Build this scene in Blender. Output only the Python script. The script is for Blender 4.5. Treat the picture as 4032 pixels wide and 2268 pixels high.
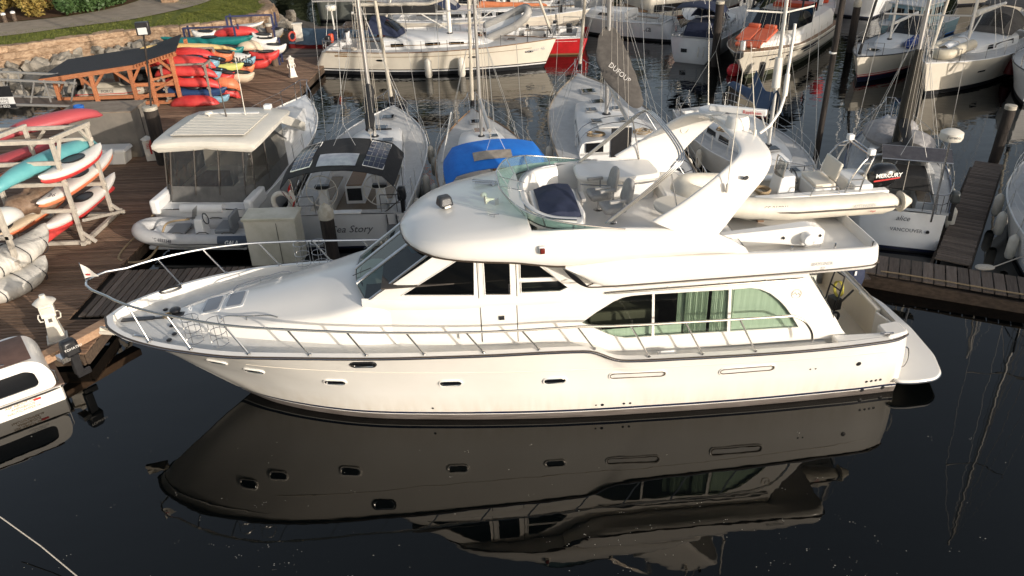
import bpy, math, random
import numpy as np
from mathutils import Vector, Matrix, noise as mnoise
from mathutils.geometry import delaunay_2d_cdt
PI = math.pi
rnd = random.Random(7)
S = bpy.context.scene
for _o in list(bpy.data.objects): bpy.data.objects.remove(_o)
COL = S.collection

# ------------------------------------------------------------------ camera
F_PX, VPX, VPY, CAM_H = 3136.0, 2224.0, 6660.0, 11.33      # focal length, nadir vanishing point, camera height
_d = Vector(((VPX-2016)/F_PX, -(VPY-1134)/F_PX, -1)).normalized()
_up = -_d; _f = Vector((0, 0, -1)); _Y = (_f-_up*_f.dot(_up)).normalized(); _X = _Y.cross(_up)
CR = Matrix((_X, _Y, _up))
cam_d = bpy.data.cameras.new('camera'); cam = bpy.data.objects.new('camera', cam_d); COL.objects.link(cam)
cam_d.sensor_width = 36; cam_d.lens = 36*F_PX/4032; cam_d.clip_start = .1; cam_d.clip_end = 2000
cam.matrix_world = Matrix.Translation((0, 0, CAM_H)) @ CR.to_4x4()
S.camera = cam
# ------------------------------------------------------------------ sky, sun, exposure
SUN_EL, SUN_DIR = math.radians(13), Vector((.70, -.714, 0)).normalized()     # horizontal direction towards the sun
w = bpy.data.worlds.new('World'); S.world = w; w.use_nodes = True
nt = w.node_tree; bg = nt.nodes['Background']
sky = nt.nodes.new('ShaderNodeTexSky'); sky.sky_type = 'NISHITA'; sky.sun_disc = False
sky.sun_elevation = SUN_EL; sky.sun_rotation = math.atan2(SUN_DIR.x, SUN_DIR.y)
sky.air_density = 1.0; sky.dust_density = 2.5; sky.ozone_density = 1.0
hsv = nt.nodes.new('ShaderNodeHueSaturation'); hsv.inputs['Saturation'].default_value = .58
nt.links.new(sky.outputs[0], hsv.inputs['Color']); nt.links.new(hsv.outputs[0], bg.inputs[0]); bg.inputs[1].default_value = .15
sl = bpy.data.lights.new('sun', 'SUN'); sl.energy = 3.2; sl.angle = math.radians(.5); sl.color = (1, .905, .79)
so = bpy.data.objects.new('sun', sl); COL.objects.link(so)
sd = Vector((SUN_DIR.x*math.cos(SUN_EL), SUN_DIR.y*math.cos(SUN_EL), math.sin(SUN_EL)))
so.rotation_euler = sd.to_track_quat('Z', 'Y').to_euler(); so.location = sd*100
S.view_settings.view_transform = 'Standard'; S.view_settings.look = 'None'
S.view_settings.exposure = .38; S.view_settings.gamma = 1; S.view_settings.use_curve_mapping = False
S.render.engine = 'CYCLES'
S.cycles.max_bounces = 8; S.cycles.transparent_max_bounces = 12; S.cycles.caustics_reflective = False; S.cycles.caustics_refractive = False

# ------------------------------------------------------------------ pixel -> place (measured on the photograph, 4032 x 2268)
def at(px, py, z):
    r = CR @ Vector(((px-2016)/F_PX, -(py-1134)/F_PX, -1)); t = (z-CAM_H)/r.z
    return Vector((r.x*t, r.y*t, z))
def atY(px, py, Y):
    r = CR @ Vector(((px-2016)/F_PX, -(py-1134)/F_PX, -1)); t = Y/r.y
    return Vector((r.x*t, Y, CAM_H+r.z*t))

# ------------------------------------------------------------------ materials
def lin(c): return tuple(c)+(1,) if len(c) == 3 else c
_M = {}
def M(name, col, rough=.5, metal=0, col2=None, scale=6, detail=4, bump=0, bscale=40, rand=0, stretch=(1, 1, 1), spec=.5, ramp=(.35, .65), coat=0, subsurf=0):
    if name in _M: return _M[name]
    m = bpy.data.materials.new(name); m.use_nodes = True; n = m.node_tree.nodes; L = m.node_tree.links
    b = n['Principled BSDF']; b.inputs['Base Color'].default_value = lin(col); b.inputs['Roughness'].default_value = rough
    b.inputs['Metallic'].default_value = metal; b.inputs['Specular IOR Level'].default_value = spec
    if coat: b.inputs['Coat Weight'].default_value = coat; b.inputs['Coat Roughness'].default_value = .08
    tc = n.new('ShaderNodeTexCoord'); mp = n.new('ShaderNodeMapping'); mp.inputs['Scale'].default_value = stretch
    oi = n.new('ShaderNodeObjectInfo')
    ad = n.new('ShaderNodeVectorMath'); ad.operation = 'MULTIPLY_ADD'; ad.inputs[1].default_value = (37, 53, 71)
    L.new(oi.outputs['Random'], ad.inputs[0]); L.new(tc.outputs['Object'], ad.inputs[2]); L.new(ad.outputs[0], mp.inputs[0])
    last = None
    if col2 is not None:
        nz = n.new('ShaderNodeTexNoise'); nz.inputs['Scale'].default_value = scale; nz.inputs['Detail'].default_value = detail
        nz.inputs['Roughness'].default_value = .62
        L.new(mp.outputs[0], nz.inputs['Vector'])
        rp = n.new('ShaderNodeValToRGB'); rp.color_ramp.elements[0].position = ramp[0]; rp.color_ramp.elements[1].position = ramp[1]
        rp.color_ramp.elements[0].color = lin(col); rp.color_ramp.elements[1].color = lin(col2)
        L.new(nz.outputs['Fac'], rp.inputs[0]); last = rp.outputs[0]
    if rand:
        hs = n.new('ShaderNodeHueSaturation'); mr = n.new('ShaderNodeMapRange')
        mr.inputs['To Min'].default_value = 1-rand; mr.inputs['To Max'].default_value = 1+rand
        L.new(oi.outputs['Random'], mr.inputs['Value']); L.new(mr.outputs[0], hs.inputs['Value'])
        if last: L.new(last, hs.inputs['Color'])
        else: hs.inputs['Color'].default_value = lin(col)
        last = hs.outputs[0]
    if last: L.new(last, b.inputs['Base Color'])
    if bump:
        nb = n.new('ShaderNodeTexNoise'); nb.inputs['Scale'].default_value = bscale; nb.inputs['Detail'].default_value = 5
        L.new(mp.outputs[0], nb.inputs['Vector'])
        bp = n.new('ShaderNodeBump'); bp.inputs['Strength'].default_value = 1; bp.inputs['Distance'].default_value = bump
        L.new(nb.outputs['Fac'], bp.inputs['Height']); L.new(bp.outputs[0], b.inputs['Normal'])
    _M[name] = m; return m
def glass(name, tint, opac=.0, rough=.01, wrinkle=0):
    if name in _M: return _M[name]
    m = bpy.data.materials.new(name); m.use_nodes = True; n = m.node_tree.nodes; L = m.node_tree.links
    n.remove(n['Principled BSDF']); out = n['Material Output']
    tr = n.new('ShaderNodeBsdfTransparent'); tr.inputs[0].default_value = lin(tint)
    gl = n.new('ShaderNodeBsdfGlossy'); gl.inputs['Roughness'].default_value = rough
    ge = n.new('ShaderNodeNewGeometry'); dt = n.new('ShaderNodeVectorMath'); dt.operation = 'DOT_PRODUCT'; L.new(ge.outputs['Incoming'], dt.inputs[0]); L.new(ge.outputs['Normal'], dt.inputs[1])
    ab = n.new('ShaderNodeMath'); ab.operation = 'ABSOLUTE'; L.new(dt.outputs['Value'], ab.inputs[0]); iv = n.new('ShaderNodeMath'); iv.operation = 'SUBTRACT'; iv.inputs[0].default_value = 1; L.new(ab.outputs[0], iv.inputs[1])
    pw = n.new('ShaderNodeMath'); pw.operation = 'POWER'; L.new(iv.outputs[0], pw.inputs[0]); pw.inputs[1].default_value = 5
    fr = n.new('ShaderNodeMath'); fr.operation = 'MULTIPLY_ADD'; L.new(pw.outputs[0], fr.inputs[0]); fr.inputs[1].default_value = .94; fr.inputs[2].default_value = .06
    mx = n.new('ShaderNodeMixShader'); L.new(fr.outputs[0], mx.inputs[0]); L.new(tr.outputs[0], mx.inputs[1]); L.new(gl.outputs[0], mx.inputs[2])
    last = mx.outputs[0]
    if wrinkle:
        tc = n.new('ShaderNodeTexCoord'); mp = n.new('ShaderNodeMapping'); mp.inputs['Scale'].default_value = (5, 5, .8); L.new(tc.outputs['Object'], mp.inputs[0])
        nz = n.new('ShaderNodeTexNoise'); nz.inputs['Scale'].default_value = 1.6; nz.inputs['Detail'].default_value = 4; L.new(mp.outputs[0], nz.inputs['Vector'])
        bp = n.new('ShaderNodeBump'); bp.inputs['Distance'].default_value = wrinkle; L.new(nz.outputs['Fac'], bp.inputs['Height']); L.new(bp.outputs[0], gl.inputs['Normal'])
    if opac:
        df = n.new('ShaderNodeBsdfDiffuse'); df.inputs[0].default_value = lin([c*.7 for c in tint])
        m2 = n.new('ShaderNodeMixShader'); m2.inputs[0].default_value = opac; L.new(last, m2.inputs[1]); L.new(df.outputs[0], m2.inputs[2]); last = m2.outputs[0]
    L.new(last, out.inputs[0]); _M[name] = m; return m

GEL = M('gelcoat white', (.80, .775, .73), .22, col2=(.77, .74, .69), scale=.7, spec=.5, coat=.15)
def hull_gel():
    m = M('yacht hull gelcoat', (.80, .78, .74), .22, col2=(.77, .745, .70), scale=.7, coat=.15); n = m.node_tree.nodes; L = m.node_tree.links; b = n['Principled BSDF']; src = b.inputs['Base Color'].links[0].from_socket
    tc = n.new('ShaderNodeTexCoord'); sp = n.new('ShaderNodeSeparateXYZ'); L.new(tc.outputs['Object'], sp.inputs[0]); mp = n.new('ShaderNodeMapping'); mp.inputs['Scale'].default_value = (5, 5, .5); L.new(tc.outputs['Object'], mp.inputs[0])
    nz = n.new('ShaderNodeTexNoise'); nz.inputs['Scale'].default_value = 1.3; nz.inputs['Detail'].default_value = 6; L.new(mp.outputs[0], nz.inputs['Vector'])
    mr = n.new('ShaderNodeMapRange'); mr.inputs['From Min'].default_value = .2; mr.inputs['From Max'].default_value = .85; mr.inputs['To Min'].default_value = .75; mr.inputs['To Max'].default_value = 0; L.new(sp.outputs['Z'], mr.inputs['Value'])
    ml = n.new('ShaderNodeMath'); ml.operation = 'MULTIPLY'; L.new(mr.outputs[0], ml.inputs[0]); L.new(nz.outputs['Fac'], ml.inputs[1])
    mx = n.new('ShaderNodeMix'); mx.data_type = 'RGBA'; L.new(ml.outputs[0], mx.inputs['Factor']); L.new(src, mx.inputs[6]); mx.inputs[7].default_value = (.52, .44, .32, 1); L.new(mx.outputs[2], b.inputs['Base Color'])
    n2 = n.new('ShaderNodeTexNoise'); n2.inputs['Scale'].default_value = 1.1; n2.inputs['Detail'].default_value = 2; L.new(tc.outputs['Object'], n2.inputs['Vector']); bp = n.new('ShaderNodeBump'); bp.inputs['Distance'].default_value = .012; L.new(n2.outputs['Fac'], bp.inputs['Height']); L.new(bp.outputs[0], b.inputs['Normal']); return m
HULLG = hull_gel()
GEL2 = M('gelcoat cool white', (.74, .74, .73), .3, col2=(.69, .68, .66), scale=1.2)
GELC = M('gelcoat cream', (.74, .68, .57), .32, col2=(.68, .62, .52), scale=1.3)
NONSKID = M('nonskid deck', (.66, .65, .62), .6, col2=(.58, .565, .53), scale=3, bump=.003, bscale=160)
DECKG = M('weathered deck paint', (.55, .54, .52), .6, col2=(.47, .46, .44), scale=4, bump=.002, bscale=120)
STEEL = M('stainless steel', (.62, .61, .60), .18, 1)
ALU = M('anodised aluminium', (.62, .62, .62), .35, 1, col2=(.5, .5, .5), scale=8)
MASTM = M('mast aluminium', (.60, .58, .55), .38, .6, col2=(.5, .48, .45), scale=3, stretch=(1, 1, .2))
MASTW = M('mast white paint', (.72, .69, .63), .35)
WIRE = M('rigging wire', (.55, .54, .52), .35, .7)
BLACK = M('black plastic', (.012, .012, .014), .35, col2=(.02, .02, .022), scale=9)
DARKG = M('dark glass', (.006, .007, .009), .03, spec=.6)
RUBBER = M('dark rubber', (.03, .028, .026), .55)
RUBR = M('tan rub rail', (.06, .042, .028), .5, col2=(.04, .028, .02), scale=14)
NAVY = M('navy canvas', (.012, .018, .045), .8, col2=(.018, .026, .06), scale=5, bump=.01, bscale=7)
BLKC = M('black canvas', (.012, .012, .013), .85, col2=(.022, .021, .021), scale=4, bump=.008, bscale=9)
BLUEC = M('bright blue canvas', (.008, .16, .62), .75, col2=(.012, .20, .70), scale=3, bump=.012, bscale=6)
GREYC = M('taupe canvas', (.075, .066, .058), .85, col2=(.11, .098, .086), scale=4, bump=.012, bscale=7)
ORGC = M('orange canvas', (.50, .155, .06), .8, col2=(.60, .21, .09), scale=3, bump=.02, bscale=6)
WHITC = M('white canvas', (.62, .59, .53), .8, col2=(.5, .47, .42), scale=4, bump=.015, bscale=7)
TAUPE = M('grey vinyl', (.36, .35, .33), .5, col2=(.28, .27, .26), scale=6)
CLEARV = glass('clear vinyl', (.50, .48, .44), .03, .03, .05)
TINT = glass('green tinted glass', (.70, .80, .72))
WSCR = glass('windscreen glass', (.36, .46, .43))
TINTD = glass('smoked glass', (.34, .34, .32))
VENT = glass('venturi green acrylic', (.50, .70, .64), .22)
TEAK = M('teak', (.20, .115, .06), .6, col2=(.28, .17, .09), scale=9, stretch=(1, 9, 1), bump=.001)
TEAKG = M('weathered teak', (.25, .20, .15), .65, col2=(.33, .27, .2), scale=9, stretch=(1, 9, 1))
WOODD = M('dock plank wood', (.14, .085, .056), .78, col2=(.25, .165, .112), scale=3.2, detail=7, stretch=(.7, 7, 3), bump=.006, bscale=10, rand=.30, ramp=(.3, .72), spec=.25)
WOODR = M('greyed dock plank wood', (.11, .085, .068), .8, col2=(.19, .15, .122), scale=3, detail=7, stretch=(.7, 7, 3), bump=.006, bscale=10, rand=.28, ramp=(.3, .72), spec=.2)
WOODF = M('dock fascia timber', (.055, .037, .026), .8, col2=(.11, .077, .053), scale=2, stretch=(.4, 6, 6), bump=.006, bscale=12, rand=.2)
WOODB = M('bullrail timber', (.34, .20, .12), .75, col2=(.45, .29, .18), scale=2, detail=6, stretch=(.6, 8, 8), bump=.006, bscale=10, rand=.12)
WOODO = M('stained cedar', (.36, .125, .05), .7, col2=(.46, .185, .085), scale=3, stretch=(1, 5, 5), bump=.004, bscale=14, rand=.14)
WOODW = M('white washed lumber', (.50, .455, .385), .7, col2=(.40, .355, .30), scale=3, stretch=(2, 2, 2), bump=.004, bscale=14, rand=.08)
PILE = M('tarred pile', (.018, .014, .012), .85, col2=(.045, .034, .027), scale=3, stretch=(4, 4, .5), bump=.02, bscale=9)
PILEW = M('weathered pile', (.17, .115, .08), .85, col2=(.10, .065, .045), scale=3, stretch=(5, 5, .5), bump=.02, bscale=9)
PILET = M('weathered pile cap', (.50, .46, .38), .8, col2=(.36, .32, .25), scale=7, bump=.02, bscale=20)
WPLA = M('white moulded plastic', (.74, .70, .62), .4, col2=(.66, .61, .52), scale=5)
FEND = M('white fender vinyl', (.70, .66, .58), .45, col2=(.58, .54, .46), scale=4)
ROPE = M('tan rope', (.36, .27, .16), .9, bump=.004, bscale=90, col2=(.27, .2, .12), scale=30)
ROPEW = M('white rope', (.55, .50, .43), .9, col2=(.42, .38, .32), scale=30)
ROPED = M('dark rope', (.03, .03, .035), .9)
REDP = M('red paint', (.52, .02, .025), .35, col2=(.42, .018, .02), scale=3)
ORP = M('orange paint', (.72, .10, .04), .45)
NAVYP = M('navy paint', (.012, .016, .04), .3)
ANTIF = M('faded bottom paint', (.10, .085, .075), .6, col2=(.16, .14, .13), scale=3, stretch=(.6, 1, 6))
ANTIB = M('black bottom paint', (.014, .015, .018), .5)
ANTIG = M('green weedy bottom paint', (.045, .055, .03), .8, col2=(.08, .085, .05), scale=5)
LETD = M('dark lettering', (.05, .05, .06), .5)
LETG = M('silver grey lettering', (.42, .42, .42), .4)
LETW = M('white lettering', (.78, .77, .74), .5)
LETR = M('red lettering', (.5, .03, .03), .5)
LETB = M('brown lettering', (.26, .16, .07), .5)
CURT = M('pale curtain', (.62, .64, .58), .9, col2=(.54, .57, .50), scale=5, stretch=(6, 1, .3))
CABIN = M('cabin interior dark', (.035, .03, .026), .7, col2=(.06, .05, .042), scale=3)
SEATB = M('cabin tan furniture', (.42, .27, .13), .6)

# ------------------------------------------------------------------ mesh builder
class MB:
    def __init__(s): s.v = []; s.f = []; s.mi = []; s.cur = 0
    def add(s, vs, fs):
        o = len(s.v); s.v += [tuple(p) for p in vs]; s.f += [[i+o for i in f] for f in fs]; s.mi += [s.cur]*len(fs)
    def quad(s, a, b, c, d): s.add([a, b, c, d], [(0, 1, 2, 3)])
    def box(s, c, sz, rz=0, m=None, taper=1.0):
        x, y, z = [k/2 for k in sz]; pts = []
        for dz in (-1, 1):
            k = taper if dz > 0 else 1
            for dx, dy in ((-1, -1), (1, -1), (1, 1), (-1, 1)):
                p = Vector((dx*x*k, dy*y*k, dz*z))
                if m is not None: p = m @ p
                elif rz: p = Vector((p.x*math.cos(rz)-p.y*math.sin(rz), p.x*math.sin(rz)+p.y*math.cos(rz), p.z))
                pts.append(Vector(c)+p)
        s.add(pts, [(3, 2, 1, 0), (4, 5, 6, 7), (0, 1, 5, 4), (1, 2, 6, 5), (2, 3, 7, 6), (3, 0, 4, 7)])
    def beam(s, a, b, wd, ht, up=(0, 0, 1)):
        a, b = Vector(a), Vector(b); d = (b-a).normalized(); u = Vector(up)
        if abs(d.dot(u)) > .98: u = Vector((1, 0, 0))
        sx = d.cross(u).normalized()*wd/2; uz = sx.cross(d).normalized()*ht/2
        pts = [a-sx-uz, a+sx-uz, a+sx+uz, a-sx+uz, b-sx-uz, b+sx-uz, b+sx+uz, b-sx+uz]
        s.add(pts, [(3, 2, 1, 0), (4, 5, 6, 7), (0, 1, 5, 4), (1, 2, 6, 5), (2, 3, 7, 6), (3, 0, 4, 7)])
    def tube(s, pts, r, n=6, closed=False, cap=True, sx=1.0):
        pts = [Vector(p) for p in pts]; N = len(pts); rr = r if isinstance(r, (list, tuple)) else [r]*N
        rings = []; pu = None
        for i, p in enumerate(pts):
            if closed: d = pts[(i+1) % N]-pts[i-1]
            else: d = pts[min(i+1, N-1)]-pts[max(i-1, 0)]
            if d.length < 1e-9: d = Vector((0, 0, 1))
            d.normalize()
            if pu is None:
                u = Vector((0, 0, 1)) if abs(d.z) < .9 else Vector((1, 0, 0))
            else: u = pu
            u = (u-d*u.dot(d)).normalized(); pu = u; q = d.cross(u)
            rings.append([p+(u*math.cos(2*PI*k/n)+q*math.sin(2*PI*k/n)*sx)*rr[i] for k in range(n)])
        s.loft(rings, closed_v=True, closed_u=closed, cap=cap and not closed)
    def loft(s, rings, closed_v=True, closed_u=False, cap=True):
        n = len(rings[0]); N = len(rings); vs = [p for r in rings for p in r]; fs = []
        for i in range(N if closed_u else N-1):
            a, b = i*n, ((i+1) % N)*n
            for k in range(n if closed_v else n-1):
                k2 = (k+1) % n; fs.append((a+k, a+k2, b+k2, b+k))
        if cap and not closed_u and closed_v: fs.append(tuple(range(n))[::-1]); fs.append(tuple((N-1)*n+k for k in range(n)))
        s.add(vs, fs)
    def cyl(s, a, b, r0, r1=None, n=12): s.tube([a, b], [r0, r0 if r1 is None else r1], n)
    def lathe(s, prof, n=16, o=(0, 0, 0)):
        o = Vector(o); rings = [[o+Vector((r*math.cos(2*PI*k/n), r*math.sin(2*PI*k/n), z)) for k in range(n)] for r, z in prof]
        s.loft(rings)
    def ell(s, c, r, n=12, m=8):
        c = Vector(c); rings = []
        for i in range(m+1):
            t = PI*i/m; rr = max(math.sin(t), .02)
            rings.append([c+Vector((r[0]*rr*math.cos(2*PI*k/n), r[1]*rr*math.sin(2*PI*k/n), -r[2]*math.cos(t))) for k in range(n)])
        s.loft(rings)
    def prism(s, poly, a, b, f=None):
        """poly of 2-D points; a,b two offsets; f maps (u,v,offset)->point"""
        f = f or (lambda u, v, o: (u, v, o)); n = len(poly)
        vs = [f(u, v, a) for u, v in poly]+[f(u, v, b) for u, v in poly]
        s.add(vs, [tuple(range(n))[::-1], tuple(range(n, 2*n))]+[(i, (i+1) % n, n+(i+1) % n, n+i) for i in range(n)])
    def grid(s, f, nu, nv):
        vs = [f(i/nu, j/nv) for i in range(nu+1) for j in range(nv+1)]
        s.add(vs, [(i*(nv+1)+j, (i+1)*(nv+1)+j, (i+1)*(nv+1)+j+1, i*(nv+1)+j+1) for i in range(nu) for j in range(nv)])
    def mesh(s, name, mats, smooth=40):
        me = bpy.data.meshes.new(name); me.from_pydata(s.v, [], s.f)
        for m in (mats if isinstance(mats, (list, tuple)) else [mats]): me.materials.append(m)
        me.polygons.foreach_set('material_index', s.mi)
        me.validate()
        if smooth:
            me.polygons.foreach_set('use_smooth', [True]*len(me.polygons)); me.set_sharp_from_angle(angle=math.radians(smooth))
        me.update(); return me
def recalc(me):
    import bmesh
    b = bmesh.new(); b.from_mesh(me); bmesh.ops.recalc_face_normals(b, faces=b.faces); b.to_mesh(me); b.free()
def obj(name, mb, mat=None, parent=None, smooth=40, bevel=0, loc=None, rz=0):
    me = mb if isinstance(mb, bpy.types.Mesh) else mb.mesh(name, mat, smooth)
    if not isinstance(mb, bpy.types.Mesh): recalc(me)
    o = bpy.data.objects.new(name, me); COL.objects.link(o)
    if parent is not None: o.parent = parent
    if loc is not None: o.location = loc
    if rz: o.rotation_euler = (0, 0, rz)
    if bevel:
        bv = o.modifiers.new('bevel', 'BEVEL'); bv.width = bevel; bv.segments = 2; bv.limit_method = 'ANGLE'; bv.angle_limit = math.radians(40)
    return o
def tag(o, label, cat, group=None):
    o['label'] = label; o['category'] = cat
    if group: o['group'] = group
    return o
def thing(name, label, cat, loc=(0, 0, 0), rz=0, group=None):
    o = bpy.data.objects.new(name, None); COL.objects.link(o); o.location = loc; o.rotation_euler = (0, 0, rz); o.empty_display_size = .2
    return tag(o, label, cat, group)
def struct(o): o['kind'] = 'structure'; return o
def stuff(o): o['kind'] = 'stuff'; return o
def inst(name, me, parent, loc, rz=0, mat=None, rot=None, scale=None):
    o = bpy.data.objects.new(name, me); COL.objects.link(o); o.parent = parent; o.location = loc
    o.rotation_euler = rot if rot is not None else (0, 0, rz)
    if scale is not None: o.scale = scale
    if mat is not None: o.material_slots[0].link = 'OBJECT'; o.material_slots[0].material = mat
    return o
def text(s, size, mat, parent, origin, xd, yd, name='lettering', shear=0, align='LEFT', off=.004, ext=.0015, bold=0):
    cu = bpy.data.curves.new('t', 'FONT'); cu.body = s; cu.size = size; cu.extrude = ext; cu.shear = shear; cu.align_x = align; cu.resolution_u = 2; cu.offset = bold
    to = bpy.data.objects.new('t', cu); COL.objects.link(to)
    dg = bpy.context.evaluated_depsgraph_get(); me = bpy.data.meshes.new_from_object(to.evaluated_get(dg))
    bpy.data.objects.remove(to); bpy.data.curves.remove(cu)
    xd, yd = Vector(xd).normalized(), Vector(yd); zd = xd.cross(yd).normalized(); yd = zd.cross(xd).normalized()
    mt = Matrix((xd, yd, zd)).transposed().to_4x4(); mt.translation = Vector(origin)+zd*off
    me.transform(mt); me.materials.clear(); me.materials.append(mat)
    o = bpy.data.objects.new(name, me); COL.objects.link(o); o.parent = parent; return o
def pchip(xs, ys):
    xs = np.array(xs, float); ys = np.array(ys, float)
    if xs[0] > xs[-1]: xs, ys = xs[::-1], ys[::-1]
    h = np.diff(xs); dl = np.diff(ys)/h; m = np.zeros_like(ys)
    for i in range(1, len(xs)-1):
        if dl[i-1]*dl[i] > 0:
            w1, w2 = 2*h[i]+h[i-1], h[i]+2*h[i-1]; m[i] = (w1+w2)/(w1/dl[i-1]+w2/dl[i])
    m[0], m[-1] = dl[0], dl[-1]
    def f(x):
        x = min(max(x, xs[0]), xs[-1]); i = min(max(int(np.searchsorted(xs, x))-1, 0), len(h)-1)
        t = (x-xs[i])/h[i]; t2, t3 = t*t, t*t*t
        return float(ys[i]*(2*t3-3*t2+1)+h[i]*m[i]*(t3-2*t2+t)+ys[i+1]*(-2*t3+3*t2)+h[i]*m[i+1]*(t3-t2))
    return f
def smooth_poly(pts, n=6, closed=False):
    """Catmull-Rom through the points"""
    P = [Vector(p) for p in pts]; N = len(P); out = []
    for i in range(N if closed else N-1):
        p0, p1, p2, p3 = (P[(i-1) % N], P[i], P[(i+1) % N], P[(i+2) % N]) if closed else (P[max(i-1, 0)], P[i], P[i+1], P[min(i+2, N-1)])
        for k in range(n):
            t = k/n; out.append(.5*((2*p1)+(p2-p0)*t+(2*p0-5*p1+4*p2-p3)*t*t+(3*p1-p0-3*p2+p3)*t**3))
    if not closed: out.append(P[-1])
    return out
def round_poly(pts, r, n=4):
    """2-D polygon with rounded corners"""
    out = []; N = len(pts)
    for i in range(N):
        p = Vector(pts[i][:2]); a = Vector(pts[i-1][:2])-p; b = Vector(pts[(i+1) % N][:2])-p
        k = min(r, a.length*.45, b.length*.45); A, B = p+a.normalized()*k, p+b.normalized()*k
        for j in range(n+1):
            t = j/n; q = A*(1-t)**2+p*2*t*(1-t)+B*t*t; out.append((q.x, q.y))
    return out
def inside(p, poly):
    x, y = p; c = False; n = len(poly)
    for i in range(n):
        x1, y1 = poly[i]; x2, y2 = poly[i-1]
        if (y1 > y) != (y2 > y) and x < (x2-x1)*(y-y1)/(y2-y1)+x1: c = not c
    return c
def panel(mb, outline, holes, f, step=.25):
    """triangulated sheet with holes; f maps (u,v) -> point"""
    loops = [outline]+holes; co = []; ed = []
    for lp in loops:
        o = len(co); n = len(lp); co += [Vector((p[0], p[1])) for p in lp]; ed += [(o+i, o+(i+1) % n) for i in range(n)]
    us = [p[0] for p in outline]; vs = [p[1] for p in outline]
    u = min(us)+step/2
    while u < max(us):
        v = min(vs)+step/2
        while v < max(vs):
            if inside((u, v), outline) and not any(inside((u, v), h) for h in holes): co.append(Vector((u, v)))
            v += step
        u += step
    r = delaunay_2d_cdt(co, ed, [], 0, 1e-5); vo, fo = r[0], r[2]
    keep = []
    for t in fo:
        c = ((sum(vo[i].x for i in t))/len(t), (sum(vo[i].y for i in t))/len(t))
        if inside(c, outline) and not any(inside(c, h) for h in holes): keep.append(list(t))
    mb.add([f(p.x, p.y) for p in vo], keep)
def stadium(cx, cz, hl, r, n=8):
    return [(cx+hl+r*math.cos(a), cz+r*math.sin(a)) for a in [-PI/2+PI*k/n for k in range(n+1)]]+[(cx-hl+r*math.cos(a), cz+r*math.sin(a)) for a in [PI/2+PI*k/n for k in range(n+1)]]
def leaves(mb, c, r, n, sz, R, flat=0):
    for _ in range(n):
        d = Vector((R.gauss(0, 1), R.gauss(0, 1), R.gauss(0, 1))).normalized(); k = R.uniform(.55, 1)**.6
        p = Vector(c)+Vector((d.x*r[0]*k, d.y*r[1]*k, d.z*r[2]*k))
        a = Vector((R.gauss(0, 1), R.gauss(0, 1), R.gauss(0, .6))).normalized(); b = a.cross(Vector((R.gauss(0, 1), R.gauss(0, 1), R.gauss(0, 1)))).normalized()
        s_ = sz*R.uniform(.6, 1.3); a *= s_; b *= s_*.6
        mb.add([p-a, p+b, p+a, p-b], [(0, 1, 2, 3)])
# ================================================================== water
def make_water():
    m = bpy.data.materials.new('harbour water'); m.use_nodes = True; n = m.node_tree.nodes; L = m.node_tree.links; b = n['Principled BSDF']
    b.inputs['Base Color'].default_value = (.0012, .0018, .002, 1); b.inputs['Roughness'].default_value = .012; b.inputs['IOR'].default_value = 1.42
    b.inputs['Specular Tint'].default_value = (1, .95, .88, 1)
    tc = n.new('ShaderNodeTexCoord'); mp = n.new('ShaderNodeMapping'); mp.inputs['Scale'].default_value = (.55, 1, 1); L.new(tc.outputs['Object'], mp.inputs[0])
    def nz(sc, det, src=None):
        q = n.new('ShaderNodeTexNoise'); q.inputs['Scale'].default_value = sc; q.inputs['Detail'].default_value = det; L.new((src or mp.outputs[0]), q.inputs['Vector']); return q.outputs['Fac']
    def mth(op, a, b_):
        q = n.new('ShaderNodeMath'); q.operation = op
        for i, s in enumerate((a, b_)):
            if isinstance(s, (int, float)): q.inputs[i].default_value = s
            else: L.new(s, q.inputs[i])
        return q.outputs[0]
    sep = n.new('ShaderNodeSeparateXYZ'); L.new(tc.outputs['Object'], sep.inputs[0])
    mr = n.new('ShaderNodeMapRange'); mr.inputs['From Min'].default_value = 20; mr.inputs['From Max'].default_value = 46; mr.inputs['To Min'].default_value = .10; mr.inputs['To Max'].default_value = 1
    L.new(sep.outputs['Y'], mr.inputs['Value'])
    patch = mth('MULTIPLY', mr.outputs[0], mth('ADD', .25, nz(.11, 2)))
    big = mth('MULTIPLY', nz(.5, 2), mth('ADD', .006, mth('MULTIPLY', mr.outputs[0], .020)))
    small = mth('MULTIPLY', mth('MULTIPLY', nz(2.6, 2), patch), .018)
    h = mth('ADD', big, small)
    bp = n.new('ShaderNodeBump'); bp.inputs['Strength'].default_value = 1; bp.inputs['Distance'].default_value = 1
    L.new(h, bp.inputs['Height']); L.new(bp.outputs[0], b.inputs['Normal'])
    w_ = MB(); w_.grid(lambda u, v: (-300+600*u, -60+460*v, 0), 6, 6)
    struct(obj('water', w_, m, smooth=0))
make_water()
R_ = random.Random(3)
fl = MB()
for _ in range(330):
    cx, cy = R_.uniform(-11, 13), R_.uniform(6.5, 14.2)
    if R_.random() < .45: cx, cy = R_.gauss(*R_.choice([(1.5, .6), (-2.5, .5), (3.8, .8), (-4.5, .5), (6, 1.)])), R_.gauss(*R_.choice([(9.2, .4), (8.2, .3), (10.4, .3)]))
    if cy > 13.2 and cx > -5: continue
    for k in range(R_.choice([1, 1, 1, 3])):
        x, y, r, a = cx+R_.gauss(0, .05), cy+R_.gauss(0, .04), R_.uniform(.004, .014), R_.uniform(0, 6)
        fl.add([(x+r*math.cos(a+t)*q, y+r*math.sin(a+t)*.7, .004) for t, q in ((0, 1.5), (1.9, .8), (3.3, 1.2), (4.6, .7))], [(0, 1, 2, 3)])
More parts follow.
